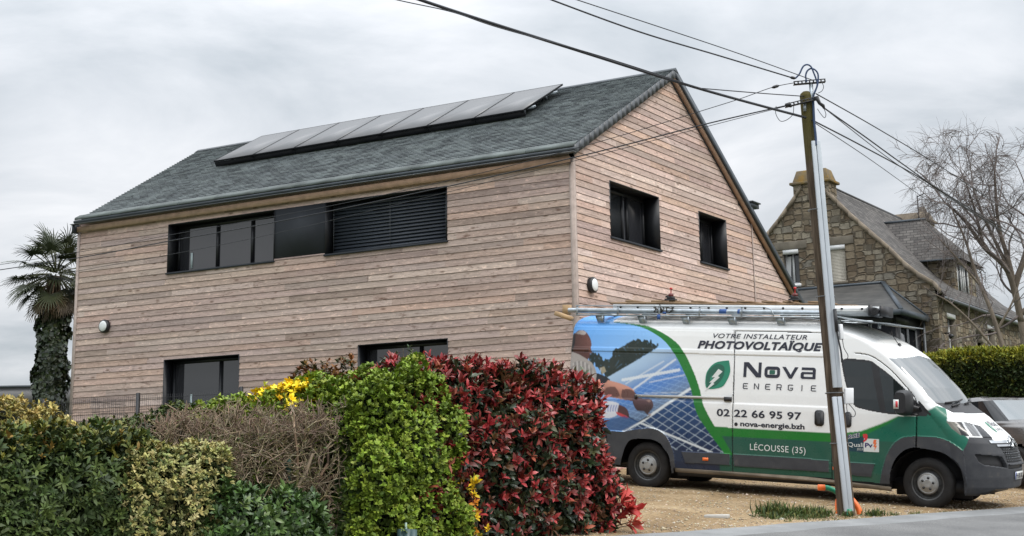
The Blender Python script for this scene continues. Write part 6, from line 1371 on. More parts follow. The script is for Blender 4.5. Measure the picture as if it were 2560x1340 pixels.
# ------------------------------------------------------------------ the mixed hedge along the road
RED = [((.32, .030, .032), 4), ((.41, .062, .056), 2.5), ((.20, .026, .020), 3), ((.11, .05, .022), 2), ((.04, .055, .022), 1.5), ((.36, .10, .055), 1)]
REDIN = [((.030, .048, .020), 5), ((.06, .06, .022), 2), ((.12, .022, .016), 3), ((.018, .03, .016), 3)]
red_top = [(.0, .50), (.08, .80), (.18, .98), (.30, 1.06), (.45, 1.10), (.7, 1.14), (1.21, 1.17), (1.74, 1.15), (2.05, 1.13), (2.35, 1.08), (2.7, 1.0)]
hull = Hull(.02, 2.72, red_top, -.12, 1.45, n=5, m=14, wob=.075, seed=1, bottom=-.15)
upper = lambda t, phi, P, rg: rg.random(len(t)) < np.clip(.45 + .55 * (P[:, 2] + .1) / 1.0, .28, 1)
shrub('red_shrub', 'large clipped photinia shrub of glossy red and dark green leaves beside the driveway', 'shrub', hull,
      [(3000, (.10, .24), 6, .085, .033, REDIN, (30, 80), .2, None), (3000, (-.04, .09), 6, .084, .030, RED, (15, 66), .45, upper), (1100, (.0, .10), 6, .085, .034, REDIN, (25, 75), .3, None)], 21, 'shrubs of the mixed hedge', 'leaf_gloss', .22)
rg = np.random.default_rng(5)
q = thing('red_shoots', (*HS(-.12, .05), -.52), 'loose bright red low shoots sticking out at the foot of the red shrub', 'shrub', 'shrubs of the mixed hedge'); parts = []
sp_ = np.array([[-.06, -.12, -.28], [-.14, -.15, -.40], [.03, -.14, -.20], [-.04, -.05, -.14], [.06, -.14, -.34], [-.02, -.2, -.44], [-.16, -.06, -.30]]); P = np.array([[*HS(a, b), c_] for a, b, c_ in sp_])
parts.append(rosettes(rg, P, unit(np.array([[.75, -.1, .25]] * len(P)) + rg.normal(0, .25, P.shape)), 8, .16, .055, [((.40, .035, .03), 3), ((.46, .07, .05), 2), ((.28, .025, .02), 2)], (10, 60)))
V_, F, C_ = merge(parts); mesh_np('foliage', V_, F.astype(np.int32), M['leaf'], q, col=C_); sv, sf = segs(np.array([[*HS(.2, .1), -.5]] * len(P)), P, [.008] * len(P), [.004] * len(P)); mesh_np('stem', sv, sf, M['twig'], q)
GRN = [((.155, .225, .022), 5), ((.205, .285, .028), 4), ((.10, .155, .018), 3), ((.26, .32, .05), 1)]; GRNIN = [((.032, .056, .012), 4), ((.06, .095, .015), 4), ((.09, .13, .017), 2)]  # GRNIN darker: shade among the inner leaves put into their colour
gtop = [(1.0, .2), (1.3, .46), (1.6, .80), (1.87, 1.07), (2.17, 1.14), (2.46, 1.09), (2.75, 1.02), (3.2, .93), (3.57, .90), (3.95, .80), (4.3, .74)]
hull = Hull(2.16, 3.42, [(2.16, .55), (2.25, .80), (2.36, .95), (2.62, 1.0), (2.85, .97), (3.18, .90), (3.42, .80)], -.27, 1.4, n=5, m=8, wob=.09, seed=2, bottom=-.15)
shrub('green_shrub', 'bright lime-green leafy shrub between the red shrub and the bare hedge', 'shrub', hull,
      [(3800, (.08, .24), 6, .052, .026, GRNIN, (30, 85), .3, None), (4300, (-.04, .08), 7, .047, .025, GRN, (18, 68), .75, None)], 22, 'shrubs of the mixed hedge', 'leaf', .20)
hull = Hull(2.7, 4.42, [(2.7, 1.0), (3.1, .95), (3.3, .88), (3.57, .79), (3.95, .75), (4.3, .76), (4.42, .73)], .38, 1.0, n=3, m=5, wob=.07, seed=3)
shrub('green_shrub', 'lower lime-green shrub showing above the top of the bare hedge', 'shrub', hull,
      [(3000, (.06, .22), 6, .052, .026, GRNIN, (30, 85), .3, None), (4200, (-.05, .07), 7, .047, .025, GRN, (18, 68), .75, None)], 23, 'shrubs of the mixed hedge', 'leaf', .18)
YEL = [((.80, .60, .012), 4), ((.70, .47, .010), 3), ((.86, .70, .06), 2), ((.42, .42, .03), 1)]
hull = Hull(3.14, 3.86, [(3.1, .97), (3.3, 1.0), (3.55, .96), (3.86, .84)], .62, .6, n=3, m=4, wob=.05, seed=4, bottom=.6)
shrub('yellow_shrub', 'small vivid yellow shrub peeping over the bare hedge', 'shrub', hull, [(900, (-.02, .12), 7, .052, .027, YEL, (20, 75), .6, None)], 24, 'shrubs of the mixed hedge', 'leaf', .12)
for (sc, off, z, n, r) in ((1.40, -.06, -.18, 9, .07), (1.50, -.07, -.36, 12, .09), (1.42, -.08, -.46, 8, .07)):
    pass
q = thing('yellow_sprigs', (*HS(2.15, -.15), -.5), 'few yellow and orange leaf sprigs where the lime-green shrub meets the red one', 'shrub', 'shrubs of the mixed hedge'); P = []
for (sc, off, z, n, r) in ((2.12, -.16, -.04, 10, .06), (2.20, -.2, -.26, 12, .07), (2.10, -.2, -.40, 12, .07)): P.append(np.array([[*HS(sc, off), z]]) + rg.normal(0, r, (n, 3)) * [1, .5, 1.1])
V_, F, C_ = rosettes(rg, np.concatenate(P), np.array([[.1, -.7, .6]]) + rg.normal(0, .3, (34, 3)), 6, .055, .025, [((.65, .42, .012), 3), ((.55, .22, .015), 2), ((.35, .35, .03), 2)], (20, 70)); mesh_np('foliage', V_, F.astype(np.int32), M['leaf'], q, col=C_); sv, sf = segs(np.concatenate(P) + [0, .12, -.1], np.concatenate(P), [.003] * 34, [.002] * 34); mesh_np('stem', sv, sf, M['twig'], q)
RUST = [((.16, .060, .018), 4), ((.22, .10, .022), 3), ((.06, .045, .014), 3), ((.035, .05, .016), 3), ((.28, .15, .03), 1)]
hull = Hull(2.3, 3.1, [(2.2, 1.18), (2.6, 1.21), (2.9, 1.16), (3.1, 1.0)], .85, .8, n=2.6, m=4, wob=.06, seed=5, bottom=.4)
shrub('rust_shrub', 'small rust-brown shrub rising behind the lime-green shrub', 'shrub', hull, [(1000, (-.03, .16), 6, .05, .022, RUST, (20, 80), .5, None)], 25, 'shrubs of the mixed hedge', 'leaf', .14)
GG = [((.075, .115, .06), 4), ((.11, .15, .075), 3), ((.045, .075, .035), 3), ((.16, .20, .09), 1)]
for k, (a, b_, zt, lab) in enumerate(((1.1, 1.88, 1.33, 'spindly grey-green shrub before the right lower window'), (.35, .80, 1.30, 'small tuft of grey-green shrub rising over the top of the red shrub'))):
    hull = Hull(a, b_, [(a, zt - .05), ((a + b_) / 2, zt), (b_, zt - .06)], 1.2, .55, n=2.2, m=3, wob=.06, seed=6 + k, bottom=.5)
    o = shrub('grey_green_shrub', lab, 'shrub', hull, [(430 if k == 0 else 260, (-.06, .2), 6, .05, .020, GG if k == 0 else GG + RUST[:2], (15, 70), .9, None)], 26 + k, 'shrubs of the mixed hedge', 'leaf', None)
    n = 26; t, phi = hull.sample(rg, n, 1.6); P1 = hull.pt(t, np.clip(phi, .9, 1.7), -.04); P0 = P1 + np.array([0, 0, -.8]) + rg.normal(0, .06, (n, 3)); sv, sf = segs(P0, P1, [.008] * n, [.003] * n); mesh_np('stem', sv, sf, M['twig'], o)
LAU = [((.040, .066, .018), 4), ((.060, .092, .022), 4), ((.085, .12, .028), 2), ((.028, .045, .014), 3)]; LAUTOP = [((.12, .13, .020), 4), ((.16, .15, .022), 3), ((.19, .12, .025), 1.3), ((.075, .095, .02), 3)]
hull = Hull(5.18, 7.3, [(5.15, .22), (5.3, .42), (5.45, .47), (5.74, .47), (6.1, .42), (6.5, .40), (7.3, .38)], -.12, 1.1, n=4.4, m=14, wob=.06, seed=9, bottom=-.15)
ontop = lambda t, phi, P, rg: (P[:, 2] > .22 + .1 * rg.random(len(t)))
shrub('laurel_shrub', 'large dark green pointed-leaf shrub at the left edge of the hedge', 'shrub', hull, [(3400, (.06, .2), 6, .070, .022, LAU, (30, 80), .1, None), (3800, (-.03, .06), 6, .068, .021, LAU, (25, 75), .3, None), (3200, (-.05, .05), 6, .055, .020, LAUTOP, (20, 75), .6, ontop)], 31, 'shrubs of the mixed hedge', 'leaf', .18)
VAR = [((.36, .335, .12), 4), ((.43, .40, .17), 3), ((.20, .22, .07), 3), ((.07, .10, .03), 2), ((.30, .26, .09), 2)]; VARIN = [((.12, .13, .045), 3), ((.06, .08, .025), 4), ((.20, .19, .07), 2)]
hull = Hull(4.62, 5.62, [(4.6, .12), (4.75, .28), (5.05, .34), (5.38, .37), (5.62, .33)], -.26, .95, n=4.2, m=8, wob=.055, seed=10, bottom=-.15)
hi = lambda t, phi, P, rg: rg.random(len(t)) < np.clip(.35 + (P[:, 2] + .1) * 1.6, .25, 1)
shrub('variegated_shrub', 'cream-variegated clipped shrub beside the dark green shrub', 'shrub', hull, [(3000, (.04, .16), 5, .040, .017, VARIN, (30, 85), .2, None), (4200, (-.03, .05), 6, .040, .017, VAR, (20, 75), .5, hi)], 32, 'shrubs of the mixed hedge', 'leaf', .15)
VAR2 = [((.42, .34, .10), 4), ((.33, .26, .075), 3), ((.20, .18, .05), 3), ((.48, .40, .15), 1)]
hull = Hull(5.25, 7.6, [(5.25, .52), (5.4, .60), (5.6, .68), (5.85, .74), (6.2, .76), (7.6, .76)], .95, .9, n=3, m=10, wob=.04, seed=11)
shrub('golden_hedge', 'low golden-yellow clipped shrub at far left behind the dark green one', 'shrub', hull, [(5200, (-.03, .1), 6, .042, .018, VAR2, (20, 80), .5, None)], 33, 'shrubs of the mixed hedge', 'leaf', .14)
LOW = [((.075, .105, .022), 4), ((.055, .08, .02), 4), ((.11, .125, .025), 2), ((.03, .048, .014), 3)]
hull = Hull(4.15, 5.5, [(4.15, .70), (4.4, .69), (4.7, .61), (5.0, .565), (5.5, .55)], .75, .8, n=3, m=8, wob=.04, seed=12)
shrub('box_hedge', 'low dark green clipped shrub in front of the mesh fence', 'shrub', hull, [(4600, (-.03, .12), 6, .038, .017, LOW, (20, 80), .4, None)], 34, 'shrubs of the mixed hedge', 'leaf', .14)
CHO = [((.055, .105, .026), 4), ((.085, .15, .035), 3), ((.035, .065, .018), 4), ((.12, .19, .05), 1)]
hull = Hull(3.85, 5.0, [(3.85, -.28), (4.0, -.16), (4.27, .0), (4.58, .08), (4.8, .04), (5.0, -.02)], -.42, .8, n=3.2, m=5, wob=.08, seed=13, bottom=-.15)
shrub('choisya_shrub', 'low mid-green rosette-leaved shrub at the foot of the bare hedge', 'shrub', hull, [(900, (.05, .2), 6, .075, .026, CHO, (30, 80), .2, None), (1000, (-.06, .06), 7, .075, .026, CHO, (25, 75), .4, None)], 35, 'shrubs of the mixed hedge', 'leaf_gloss', .18)
# bare twig hedge
def branches(rg, starts, maxd, topf, bend=.22, ratio=(.68, .86), forks=(2, 3), up=.15, rmin=.0022, side=.35, nseg=3, xfrm=None, spread=.55, droop=0.0):
    A0, A1, Q0, Q1 = [], [], [], []; st_ = [(np.array(p, float), unit(np.array(d, float)), l, r, 0) for p, d, l, r in starts]; tips = []
    while st_:
        p, d, l, r, dep = st_.pop(); rr_ = r
        for i in range(nseg):
            d = unit(d + rg.normal(0, bend / nseg ** .5, 3) + np.array([0, 0, (up if dep < maxd - 1 else up - droop) / nseg])); q_ = p + d * l / nseg; r2 = max(rmin, rr_ * (.90 if dep else .94))
            if not topf(q_): break
            A0.append(p); A1.append(q_); Q0.append(rr_); Q1.append(r2); p, rr_ = q_, r2
            if dep >= 1 and rg.random() < side and dep < maxd: st_.append((p, unit(d + rg.normal(0, spread * 1.2, 3)), l * rg.uniform(.45, .7), max(rmin, rr_ * .6), dep + 1))
        else:
            if dep < maxd:
                for _ in range(rg.integers(forks[0], forks[1] + 1)): st_.append((p, unit(d + rg.normal(0, spread, 3)), l * rg.uniform(*ratio), max(rmin, rr_ * rg.uniform(.62, .85)), dep + 1))
            else: tips.append(np.concatenate((p, d)))
    return np.array(A0), np.array(A1), np.array(Q0), np.array(Q1), np.array(tips)
rg = np.random.default_rng(77)
tw = thing('bare_hedge', (*HS(4.0, .45), -.55), 'bare leafless hedge of tangled grey-brown twigs in the middle of the hedge row', 'hedge', 'shrubs of the mixed hedge')
def inh(p):
    s = (-(p[0] - 1.0) * .73 - (p[1] - 15.6) * .69) / 1.009; off = (-(p[0] - 1.0) * .69 + (p[1] - 15.6) * .73) / 1.009
    return 2.85 < s < 5.08 and -.02 < off < 1.05 and p[2] < np.interp(s, [2.85, 2.95, 3.15, 3.84, 4.4, 4.7, 5.05], [.45, .58, .70, .715, .70, .64, .50]) + .03 * math.sin(s * 23)
sts = []
for s in np.linspace(3.05, 4.95, 17):
    for off in (.12, .5):
        xy = HS(s + rg.uniform(-.08, .08), off + rg.uniform(-.1, .1)); sts.append(((xy[0], xy[1], -.6), (rg.normal(0, .3), rg.normal(0, .25), 1), rg.uniform(.34, .5), rg.uniform(.012, .024)))
for s, off, r in ((3.42, -.01, .034), (3.62, .0, .030), (3.85, .02, .028), (4.35, .02, .022)):
    xy = HS(s, off); sts.append(((xy[0], xy[1], -.62), (rg.normal(0, .5), rg.normal(0, .1), 1), .62, r))
A0, A1, Q0, Q1, tips = branches(rg, sts, 5, inh, bend=.38, spread=.62, ratio=(.66, .9), up=.10, rmin=.0030)
v_, f_ = segs(A0, A1, Q0, Q1); c_ = np.repeat(palette(rg, len(A0), [((.24, .19, .13), 4), ((.16, .125, .08), 4), ((.32, .26, .18), 2), ((.14, .135, .055), 1.5)], .25), 8, 0)
mesh_np('twigs', v_, f_, leafmat('bark', .9, .15), tw, col=c_)
top_m = A1[:, 2] > .42; P = A1[top_m][::2]; n = len(P)
v_, f_ = segs(P, P + unit(rg.normal(0, .6, (n, 3)) + [0, 0, .55]) * rg.uniform(.05, .12, (n, 1)), [.0035] * n, [.0022] * n); c_ = np.repeat(palette(rg, n, [((.20, .15, .11), 3), ((.16, .11, .08), 3), ((.26, .20, .14), 2)], .2), 8, 0); mesh_np('cut_ends', v_, f_, bpy.data.materials['bark'], tw, col=c_)
k = rg.choice(len(A1), 420); V_, F, C_ = rosettes(rg, A1[k], rg.normal(0, .5, (420, 3)) + [0, -.4, .5], 3, .035, .016, [((.10, .12, .03), 3), ((.06, .09, .02), 2), ((.19, .18, .05), 1)], (20, 80)); mesh_np('sparse_leaves', V_, F.astype(np.int32), M['leaf'], tw, col=C_)
hull = Hull(2.9, 5.05, [(2.9, .40), (3.2, .52), (4.4, .52), (5.05, .36)], .62, .45, n=3, m=8, wob=.05, seed=14)
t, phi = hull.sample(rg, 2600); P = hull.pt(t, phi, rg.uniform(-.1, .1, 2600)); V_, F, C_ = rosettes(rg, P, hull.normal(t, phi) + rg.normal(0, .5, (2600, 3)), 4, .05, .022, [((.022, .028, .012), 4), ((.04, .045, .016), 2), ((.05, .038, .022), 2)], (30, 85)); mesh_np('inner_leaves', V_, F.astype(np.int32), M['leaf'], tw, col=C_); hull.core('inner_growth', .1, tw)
fp = thing('fence_post', (-1.98, 13.2, -.55), 'dark green capped fence post inside the bare hedge', 'fence post'); mb = MB(); mb.lathe((-1.98, 13.12, -.55), Zv, [(0, .024), (.74, .024)], 12); smooth_by_angle(mb.build('post', simple('post_green', (.012, .045, .032), .5), fp)); mb = MB(); mb.lathe((-1.98, 13.12, .19), Zv, [(-.04, .03), (0, .034), (.03, .028), (.045, .001)], 12); mb.build('cap', simple('cap_green', (.03, .09, .06), .5), fp, smooth=True)
sk = thing('plant_stake', (-.96, 13.2, -.62), 'pale green stake in a blue-green plastic guard before the lime-green shrub', 'stake'); mb = MB(); mb.bar((-.955, 13.2, -.7), (-.97, 13.2, -.325), .017); mb.build('stake', simple('stake_pale', (.30, .40, .33), .6), sk)
mb = MB(); q_ = [(-1.05, 13.25, -.38), (-1.0, 13.19, -.375), (-.93, 13.18, -.378), (-.875, 13.22, -.385)]
for a_, b_ in zip(q_[:-1], q_[1:]): mb.prism([a_, b_, V3(*b_) + V3(0, 0, -.35), V3(*a_) + V3(0, 0, -.35)], (0, .006, 0))
fixnormals(mb.build('guard', simple('guard_plastic', (.045, .085, .085), .4), sk))

# ------------------------------------------------------------------ conifer hedge, birches, palm
def HC(a, off): return V3(9.15, 32.2, 0) + a * V3(.854, -.52, 0) + off * V3(.52, .854, 0)
cf = thing('conifer_hedge', HC(2.5, .5) + V3(0, 0, -.2), 'tall clipped conifer hedge with a yellow-green top behind the parked car', 'hedge'); n = 17000
rg = np.random.default_rng(41); a = rg.uniform(-.8, 7.2, n); face = rg.random(n); zt = 2.55 + .02 * a + .04 * np.sin(3 * a)
z = np.where(face < .72, -.2 + (zt + .2) * rg.random(n) ** .85, zt + rg.normal(0, .02, n)); off = np.where(face < .72, rg.normal(0, .035, n) + .05 * np.sin(4 * a + 2.2 * z), rg.uniform(0, 1.2, n)); rc = np.clip((z - zt + .25) / .25, 0, 1); off = np.where(face < .72, off + .16 * rc ** 2, off); z = np.where((face >= .72) & (off < .2), z - .10 * (1 - off / .2), z)
P = HC(0, 0)[None] + a[:, None] * V3(.854, -.52, 0) + off[:, None] * V3(.52, .854, 0); P[:, 2] = z
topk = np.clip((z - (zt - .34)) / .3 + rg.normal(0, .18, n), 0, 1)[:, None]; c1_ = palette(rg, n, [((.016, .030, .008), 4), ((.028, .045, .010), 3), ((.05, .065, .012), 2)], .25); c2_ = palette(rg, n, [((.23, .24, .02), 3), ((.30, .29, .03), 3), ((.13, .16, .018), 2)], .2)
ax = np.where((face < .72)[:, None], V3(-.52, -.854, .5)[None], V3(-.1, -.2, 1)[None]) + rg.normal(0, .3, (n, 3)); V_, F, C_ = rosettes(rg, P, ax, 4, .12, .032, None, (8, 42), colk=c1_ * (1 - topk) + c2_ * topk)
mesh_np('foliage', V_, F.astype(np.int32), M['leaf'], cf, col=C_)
mb = MB(); mb.box(HC(-.75, .10) + V3(0, 0, -.3), V3(.854, -.52, 0) * 7.9, V3(.52, .854, 0) * 1.0, Zv * 2.76); mb.build('inner_growth', M['inner'], cf)
rg = np.random.default_rng(12)
M['birch'] = leafmat('birch_bark', .85, .2)
def birch(name, base, limbs, label, seed, maxd, crown, rmin=.0065, n2=None):
    rg = np.random.default_rng(seed); t = thing(name, base, label, 'tree', 'bare birches right of the stone house')
    trunkv, trunkf = [], []; sts = []; mbt = MB()
    for pts, r0, r1 in limbs:
        P = catmull(pts, 6); mbt.tube(P, np.linspace(r0, r1, len(P)), 8)
        for i in range(len(P) // 3, len(P), 2):
            d = unit(P[min(i + 1, len(P) - 1)] - P[max(i - 1, 0)]); k = np.interp(i, [0, len(P)], [r0, r1]); sts.append((P[i], unit(d * .6 + rg.normal(0, .5, 3) + [0, 0, .15]), rg.uniform(.7, 1.15), k * .5))
        sts.append((P[-1], unit(P[-1] - P[-2]), 1.0, r1))
    o = mbt.build('trunk', M['birch'], t, smooth=True); a_ = o.data.color_attributes.new('Col', 'FLOAT_COLOR', 'POINT'); zc_ = np.array([v.co.z for v in o.data.vertices]); b_ = np.clip(1 - (zc_ - 4.5) / 3, .0, 1) * rg.uniform(.5, 1.1, len(zc_)); cc = np.ones((len(zc_), 4), np.float32); cc[:, :3] = np.array([.07, .055, .045]) + b_[:, None] * np.array([.16, .135, .105]); a_.data.foreach_set('color', cc.ravel())
    A0, A1, Q0, Q1, tips = branches(rg, sts, maxd, crown, bend=.30, spread=.42, ratio=(.62, .82), up=.16, rmin=rmin, droop=.55, forks=(1, 2), side=.30)
    parts = [segs(A0, A1, Q0, Q1, 3)]; tp = np.concatenate((np.repeat(tips, 2, 0), np.concatenate((A1, unit(A1 - A0)), 1)[Q1 < rmin * 1.6][::3])); n = len(tp); p = tp[:, :3]; d = unit(tp[:, 3:] + rg.normal(0, .42, (n, 3)) + [0, 0, .05])
    for k in range(4): q_ = p + unit(d + rg.normal(0, .10, (n, 3)) + [0, 0, -.13 * k]) * rg.uniform(.08, .17, (n, 1)); parts.append(segs(p, q_, [rmin * (.75 - .12 * k)] * n, [rmin * (.66 - .12 * k)] * n, 3)); p = q_
    V_, F = [], []; m_ = 0
    for v, f in parts: V_.append(v); F.append(f + m_); m_ += len(v)
    V_ = np.concatenate(V_); F = np.concatenate(F); c_ = np.tile(np.array([.145, .122, .115]), (len(V_), 1)) * np.repeat(rg.uniform(.7, 1.4, (len(V_) // 6, 1)), 6, 0)
    mesh_np('crown', V_, F.astype(np.int32), M['birch'], t, col=c_); return t
birch('birch_tree', (14.35, 42, -.05), [([(14.35, 42, -.1), (14.4, 42, 2.5), (14.3, 42, 4.4), (14.12, 42, 5.9), (13.95, 42.1, 7.0), (14.0, 42.2, 8.6)], .14, .03), ([(14.32, 42, 4.2), (14.0, 41.8, 5.6), (13.35, 41.7, 6.3), (12.8, 41.6, 7.1), (12.3, 41.6, 7.6)], .10, .025), ([(14.15, 42, 5.6), (13.9, 42.2, 6.4), (13.6, 42.4, 7.4), (13.35, 42.3, 8.2)], .07, .02), ([(14.2, 42, 5.2), (14.6, 41.9, 6.2), (14.9, 42, 7.4), (14.95, 42, 8.6)], .10, .025), ([(14.3, 42, 4.4), (14.9, 41.7, 5.0), (15.5, 41.6, 6.2)], .09, .02), ([(13.35, 41.7, 6.3), (13.1, 41.5, 7.4), (12.9, 41.5, 8.2)], .05, .015)], 'bare leafless birch with fine drooping twigs at the right edge', 3, 4, lambda p: p[2] < 9.75 and p[0] > 11.5)
birch('birch_tree', (13.75, 41, -.05), [([(13.75, 41, -.1), (13.55, 41, 2.6), (13.2, 41, 4.3), (12.85, 41, 5.4), (12.62, 41, 6.4), (12.35, 41.1, 7.3)], .09, .02), ([(12.95, 41, 5.1), (12.3, 40.9, 5.9), (11.9, 40.9, 6.4)], .04, .012), ([(13.5, 41, 2.9), (12.7, 40.8, 3.9), (12.0, 40.7, 4.6), (11.5, 40.7, 4.9)], .045, .012), ([(13.3, 41, 3.9), (13.7, 40.8, 4.6), (14.0, 40.8, 5.3)], .04, .012)], 'thin leaning birch with sparse bare twigs before the granite house', 8, 3, lambda p: p[2] < 7.9 and p[0] > 11.2, .006)
# fan palm with an ivy-clad trunk
rg = np.random.default_rng(15); PC = V3(-11.2, 36.0, 5.15)
pm = thing('palm_tree', (-11.2, 36, .4), 'shaggy fan palm with an ivy-covered trunk left of the timber house', 'tree')
mb = MB(); zz = np.linspace(.2, 5.1, 14); mb.tube([(-11.2 + .04 * math.sin(z), 36, z) for z in zz], np.interp(zz, [.2, 3, 5.1], [.24, .21, .17]), 12); mb.build('trunk', simple('palm_fibre', (.055, .04, .026), .95, 0, .1, .5, 9, .5), pm)
n = 5200; z = rg.uniform(.3, 4.55, n); an = rg.uniform(0, 6.28, n); r = np.interp(z, [.3, 1.6, 3.4, 4.2, 4.55], [.43, .36, .32, .29, .22]) * rg.uniform(.86, 1.06, n) + .06 * np.sin(5 * z + 2 * an) + .04 * np.sin(11 * z - 3 * an); P = np.stack([-11.2 + r * np.cos(an), 36 + r * np.sin(an), z], -1); N_ = np.stack([np.cos(an), np.sin(an), np.full(n, .1)], -1)
D = unit(np.stack([-np.sin(an) * rg.normal(0, .6, n), np.cos(an) * rg.normal(0, .6, n), -np.abs(rg.normal(.7, .4, n))], -1) + N_ * .25); V_, F, C_ = leaves(P, D, N_ + rg.normal(0, .25, (n, 3)), rg.uniform(.09, .15, n), rg.uniform(.09, .14, n), palette(rg, n, [((.014, .024, .010), 4), ((.024, .038, .014), 4), ((.04, .055, .02), 2)], .25)); mesh_np('ivy', V_, F.astype(np.int32), M['leaf_gloss'], pm, col=C_)
def frond(el, az, plen, flen, pal, dead=False):
    d0 = V3(math.cos(el) * math.cos(az), math.cos(el) * math.sin(az), math.sin(el)); P = [PC + d0 * .12]; d = d0.copy()
    for k in range(4): d = unit(d + V3(0, 0, -.10 - (.12 if dead else 0))); P.append(P[-1] + d * plen / 4)
    hub = P[-1]; u = unit(np.cross(d, V3(0, 0, 1)) + rg.normal(0, .1, 3)); w_ = np.cross(u, d); out = []; nb = 22; cA = np.array([palette(rg, 1, pal, .15)[0]])
    for k in range(nb):
        a = math.radians(-118 + 236 * k / (nb - 1)); bd = unit(d * math.cos(a) + u * math.sin(a) + w_ * .12 * abs(math.sin(a))); p = hub; L_ = flen * (1 - .25 * abs(a) / 2.1) * rg.uniform(.85, 1.05); nn = w_; seg = []
        for j in range(3):
            q_ = p + bd * L_ / 3; seg.append((p, q_)); p = q_; bd = unit(bd + V3(0, 0, -(.16 + .30 * j * (1.3 if dead else .7)) * rg.uniform(.5, 1.3)))
        wd = [.032, .038, .026, .004]; s_ = unit(np.cross(bd, nn) + 1e-6)
        pts = [seg[0][0], seg[1][0], seg[2][0], seg[2][1]]; V_ = []
        for q_, ww in zip(pts, wd): V_ += [q_ + s_ * ww / 2 + nn * .004, q_ - s_ * ww / 2]
        out.append((np.array(V_), np.array([[0, 1, 3], [0, 3, 2], [2, 3, 5], [2, 5, 4], [4, 5, 7], [4, 7, 6]]), np.repeat(cA * rg.uniform(.75, 1.25), 8, 0)))
    return P, out
GREENP = [((.034, .045, .018), 4), ((.055, .066, .026), 3), ((.024, .032, .015), 3), ((.10, .10, .045), 1)]; DEADP = [((.13, .10, .055), 3), ((.085, .065, .04), 3), ((.18, .145, .085), 1)]
def fronds(nm, spec, pal, dead):
    parts, p0, p1 = [], [], []
    for (el, az, pl_, fl_) in spec:
        P, o = frond(el, az, pl_, fl_, pal, dead); parts += o
        for a, b_ in zip(P[:-1], P[1:]): p0.append(a); p1.append(b_)
    v, f = segs(np.array(p0), np.array(p1), [.016] * len(p0), [.013] * len(p0), 4); tri = np.concatenate((f[:, [0, 1, 2]], f[:, [0, 2, 3]])); parts.append((v, tri, np.tile(np.array([.07, .075, .035]) if not dead else np.array([.12, .095, .06]), (len(v), 1)))); V_, F, C_ = merge(parts); mesh_np(nm, V_, F.astype(np.int32), M['leaf'], pm, col=C_)
fronds('crown', [(math.radians(rg.uniform(-48, 78)), k * 2.399 + rg.uniform(-.3, .3), rg.uniform(.42, .80), rg.uniform(.46, .64)) for k in range(58)] + [(math.radians(8), math.pi * .98, .85, .55), (math.radians(-12), math.pi * 1.05, .75, .5)], GREENP, False)
fronds('dead_fronds', [(math.radians(rg.uniform(-80, -38)), k * 2.399, rg.uniform(.4, .8), rg.uniform(.4, .58)) for k in range(30)], DEADP, True)
n = 160; P0 = np.tile(PC + V3(.05, -.36, -.62), (n, 1)) + rg.normal(0, .03, (n, 3)); P1 = P0 + unit(rg.normal(0, .45, (n, 3)) + [0, -.15, -1]) * rg.uniform(.2, .42, (n, 1)); v, f = segs(np.concatenate((P0, [PC])), np.concatenate((P1, [PC + V3(.05, -.36, -.62)])), [.006] * n + [.02], [.004] * n + [.02], 3); o = mesh_np('dry_flower_stalk', v, f, simple('dry_stalk', (.28, .19, .115), .9), pm)

# ------------------------------------------------------------------ weeds, stones at the road edge
rg = np.random.default_rng(55)
def roadside(t, off): 
    p = RP0 + t[:, None] * RD + off[:, None] * RN; p[:, 2] = gz(p[:, 0], p[:, 1]); return p
cl = [(2.72, -.72, .16, 330, .19), (2.98, -.55, .13, 200, .15), (2.5, -.50, .12, 120, .10), (2.78, -.32, .18, 160, .08), (3.2, -.42, .14, 200, .13), (3.35, -.62, .10, 120, .12), (3.62, -.30, .07, 70, .08), (4.05, -.20, .12, 190, .10), (4.33, -.12, .06, 60, .06), (4.75, -.10, .08, 60, .05), (2.3, -.22, .05, 26, .05), (3.05, -.10, .3, 90, .045), (5.4, -.06, .1, 30, .04)]
P, Lg = [], []
for (t0, o0, sd__, n, hgt) in cl: P.append(roadside(t0 + rg.normal(0, sd__ * .8, n), o0 + np.minimum(rg.normal(0, sd__ * .35, n), -o0 + .02))); Lg.append(rg.uniform(.4, 1.2, n) * hgt)
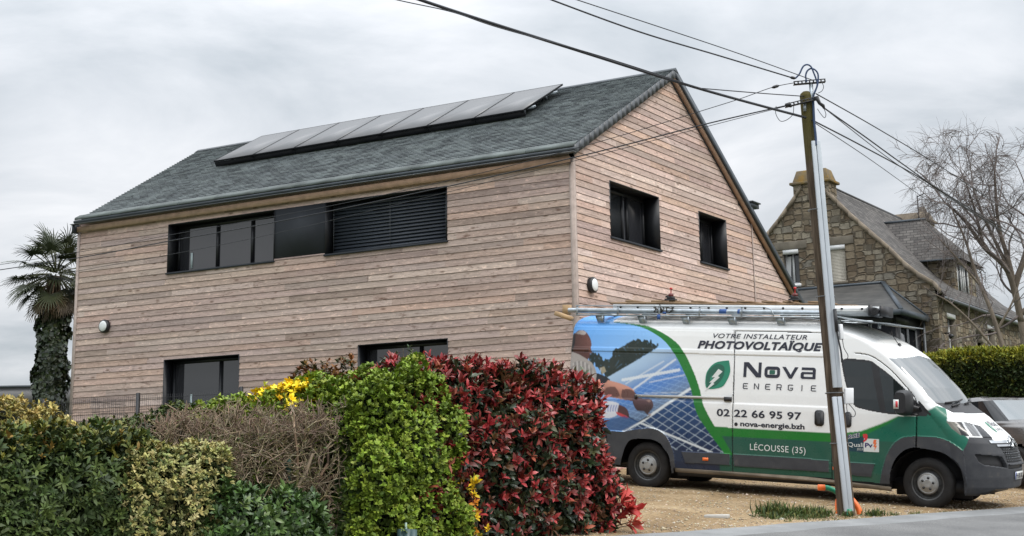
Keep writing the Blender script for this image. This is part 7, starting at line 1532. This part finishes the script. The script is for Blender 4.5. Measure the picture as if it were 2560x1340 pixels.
P = np.concatenate(P); Lg = np.concatenate(Lg); n = len(P); D = unit(rg.normal(0, .42, (n, 3)) + [0, 0, .95]); V_, F, C_ = leaves(P + [0, 0, .015], D, rg.normal(0, 1, (n, 3)), Lg, np.clip(Lg * .11, .006, .012), palette(rg, n, [((.05, .085, .018), 4), ((.085, .12, .028), 3), ((.16, .16, .05), 1.5), ((.03, .05, .014), 2)], .2), .5, .1)
tag(mesh_np('weeds', V_, F.astype(np.int32), M['leaf'], col=C_), kind='stuff')
def stones(name, P, size, mat, kind):
    n = len(P); ic = np.array([[1, 0, 0], [-1, 0, 0], [0, 1, 0], [0, -1, 0], [0, 0, 1], [0, 0, -1]], float); T = np.array([[0, 2, 4], [2, 1, 4], [1, 3, 4], [3, 0, 4], [2, 0, 5], [1, 2, 5], [3, 1, 5], [0, 3, 5]])
    V_ = ic[None] * (size[:, None, None] * rg.uniform(.55, 1.2, (n, 6, 1))) * np.array([1, 1, .55]); an = rg.uniform(0, 6.28, n); c, s = np.cos(an), np.sin(an); V_ = np.stack([V_[..., 0] * c[:, None] - V_[..., 1] * s[:, None], V_[..., 0] * s[:, None] + V_[..., 1] * c[:, None], V_[..., 2]], -1) + P[:, None]
    F = ((np.arange(n) * 6)[:, None, None] + T[None]).reshape(-1, 3); col = np.repeat(palette(rg, n, [((.42, .34, .24), 4), ((.50, .43, .33), 3), ((.30, .24, .17), 3), ((.55, .50, .42), 1)], .2), 6, 0)
    return tag(mesh_np(name, V_.reshape(-1, 3), F.astype(np.int32), M['leaf'], col=col), kind=kind)
n = 9000; P = roadside(rg.uniform(-3, 12, n), -rg.random(n) ** 1.6 * 5.5 + .05); P[:, 2] += .02; stones('gravel', P, rg.uniform(.006, .020, n) * (1 + (rg.random(n) < .03) * 1.2), 'leaf', 'stuff')
mb = MB(); p = roadside(np.array([1.95]), np.array([-.95]))[0]; mb.prism([p + V3(-.15, -.05, .0), p + V3(.12, -.09, .0), p + V3(.17, .06, .0), p + V3(-.10, .09, .0)], (0, 0, .05)); o = bevel(fixnormals(mb.build('flat_stone', simple('pale_stone', (.42, .41, .38), .85))), .012); rebase(o, p); tag(o, 'flat pale stone lying on the gravel left of the weeds', 'stone')
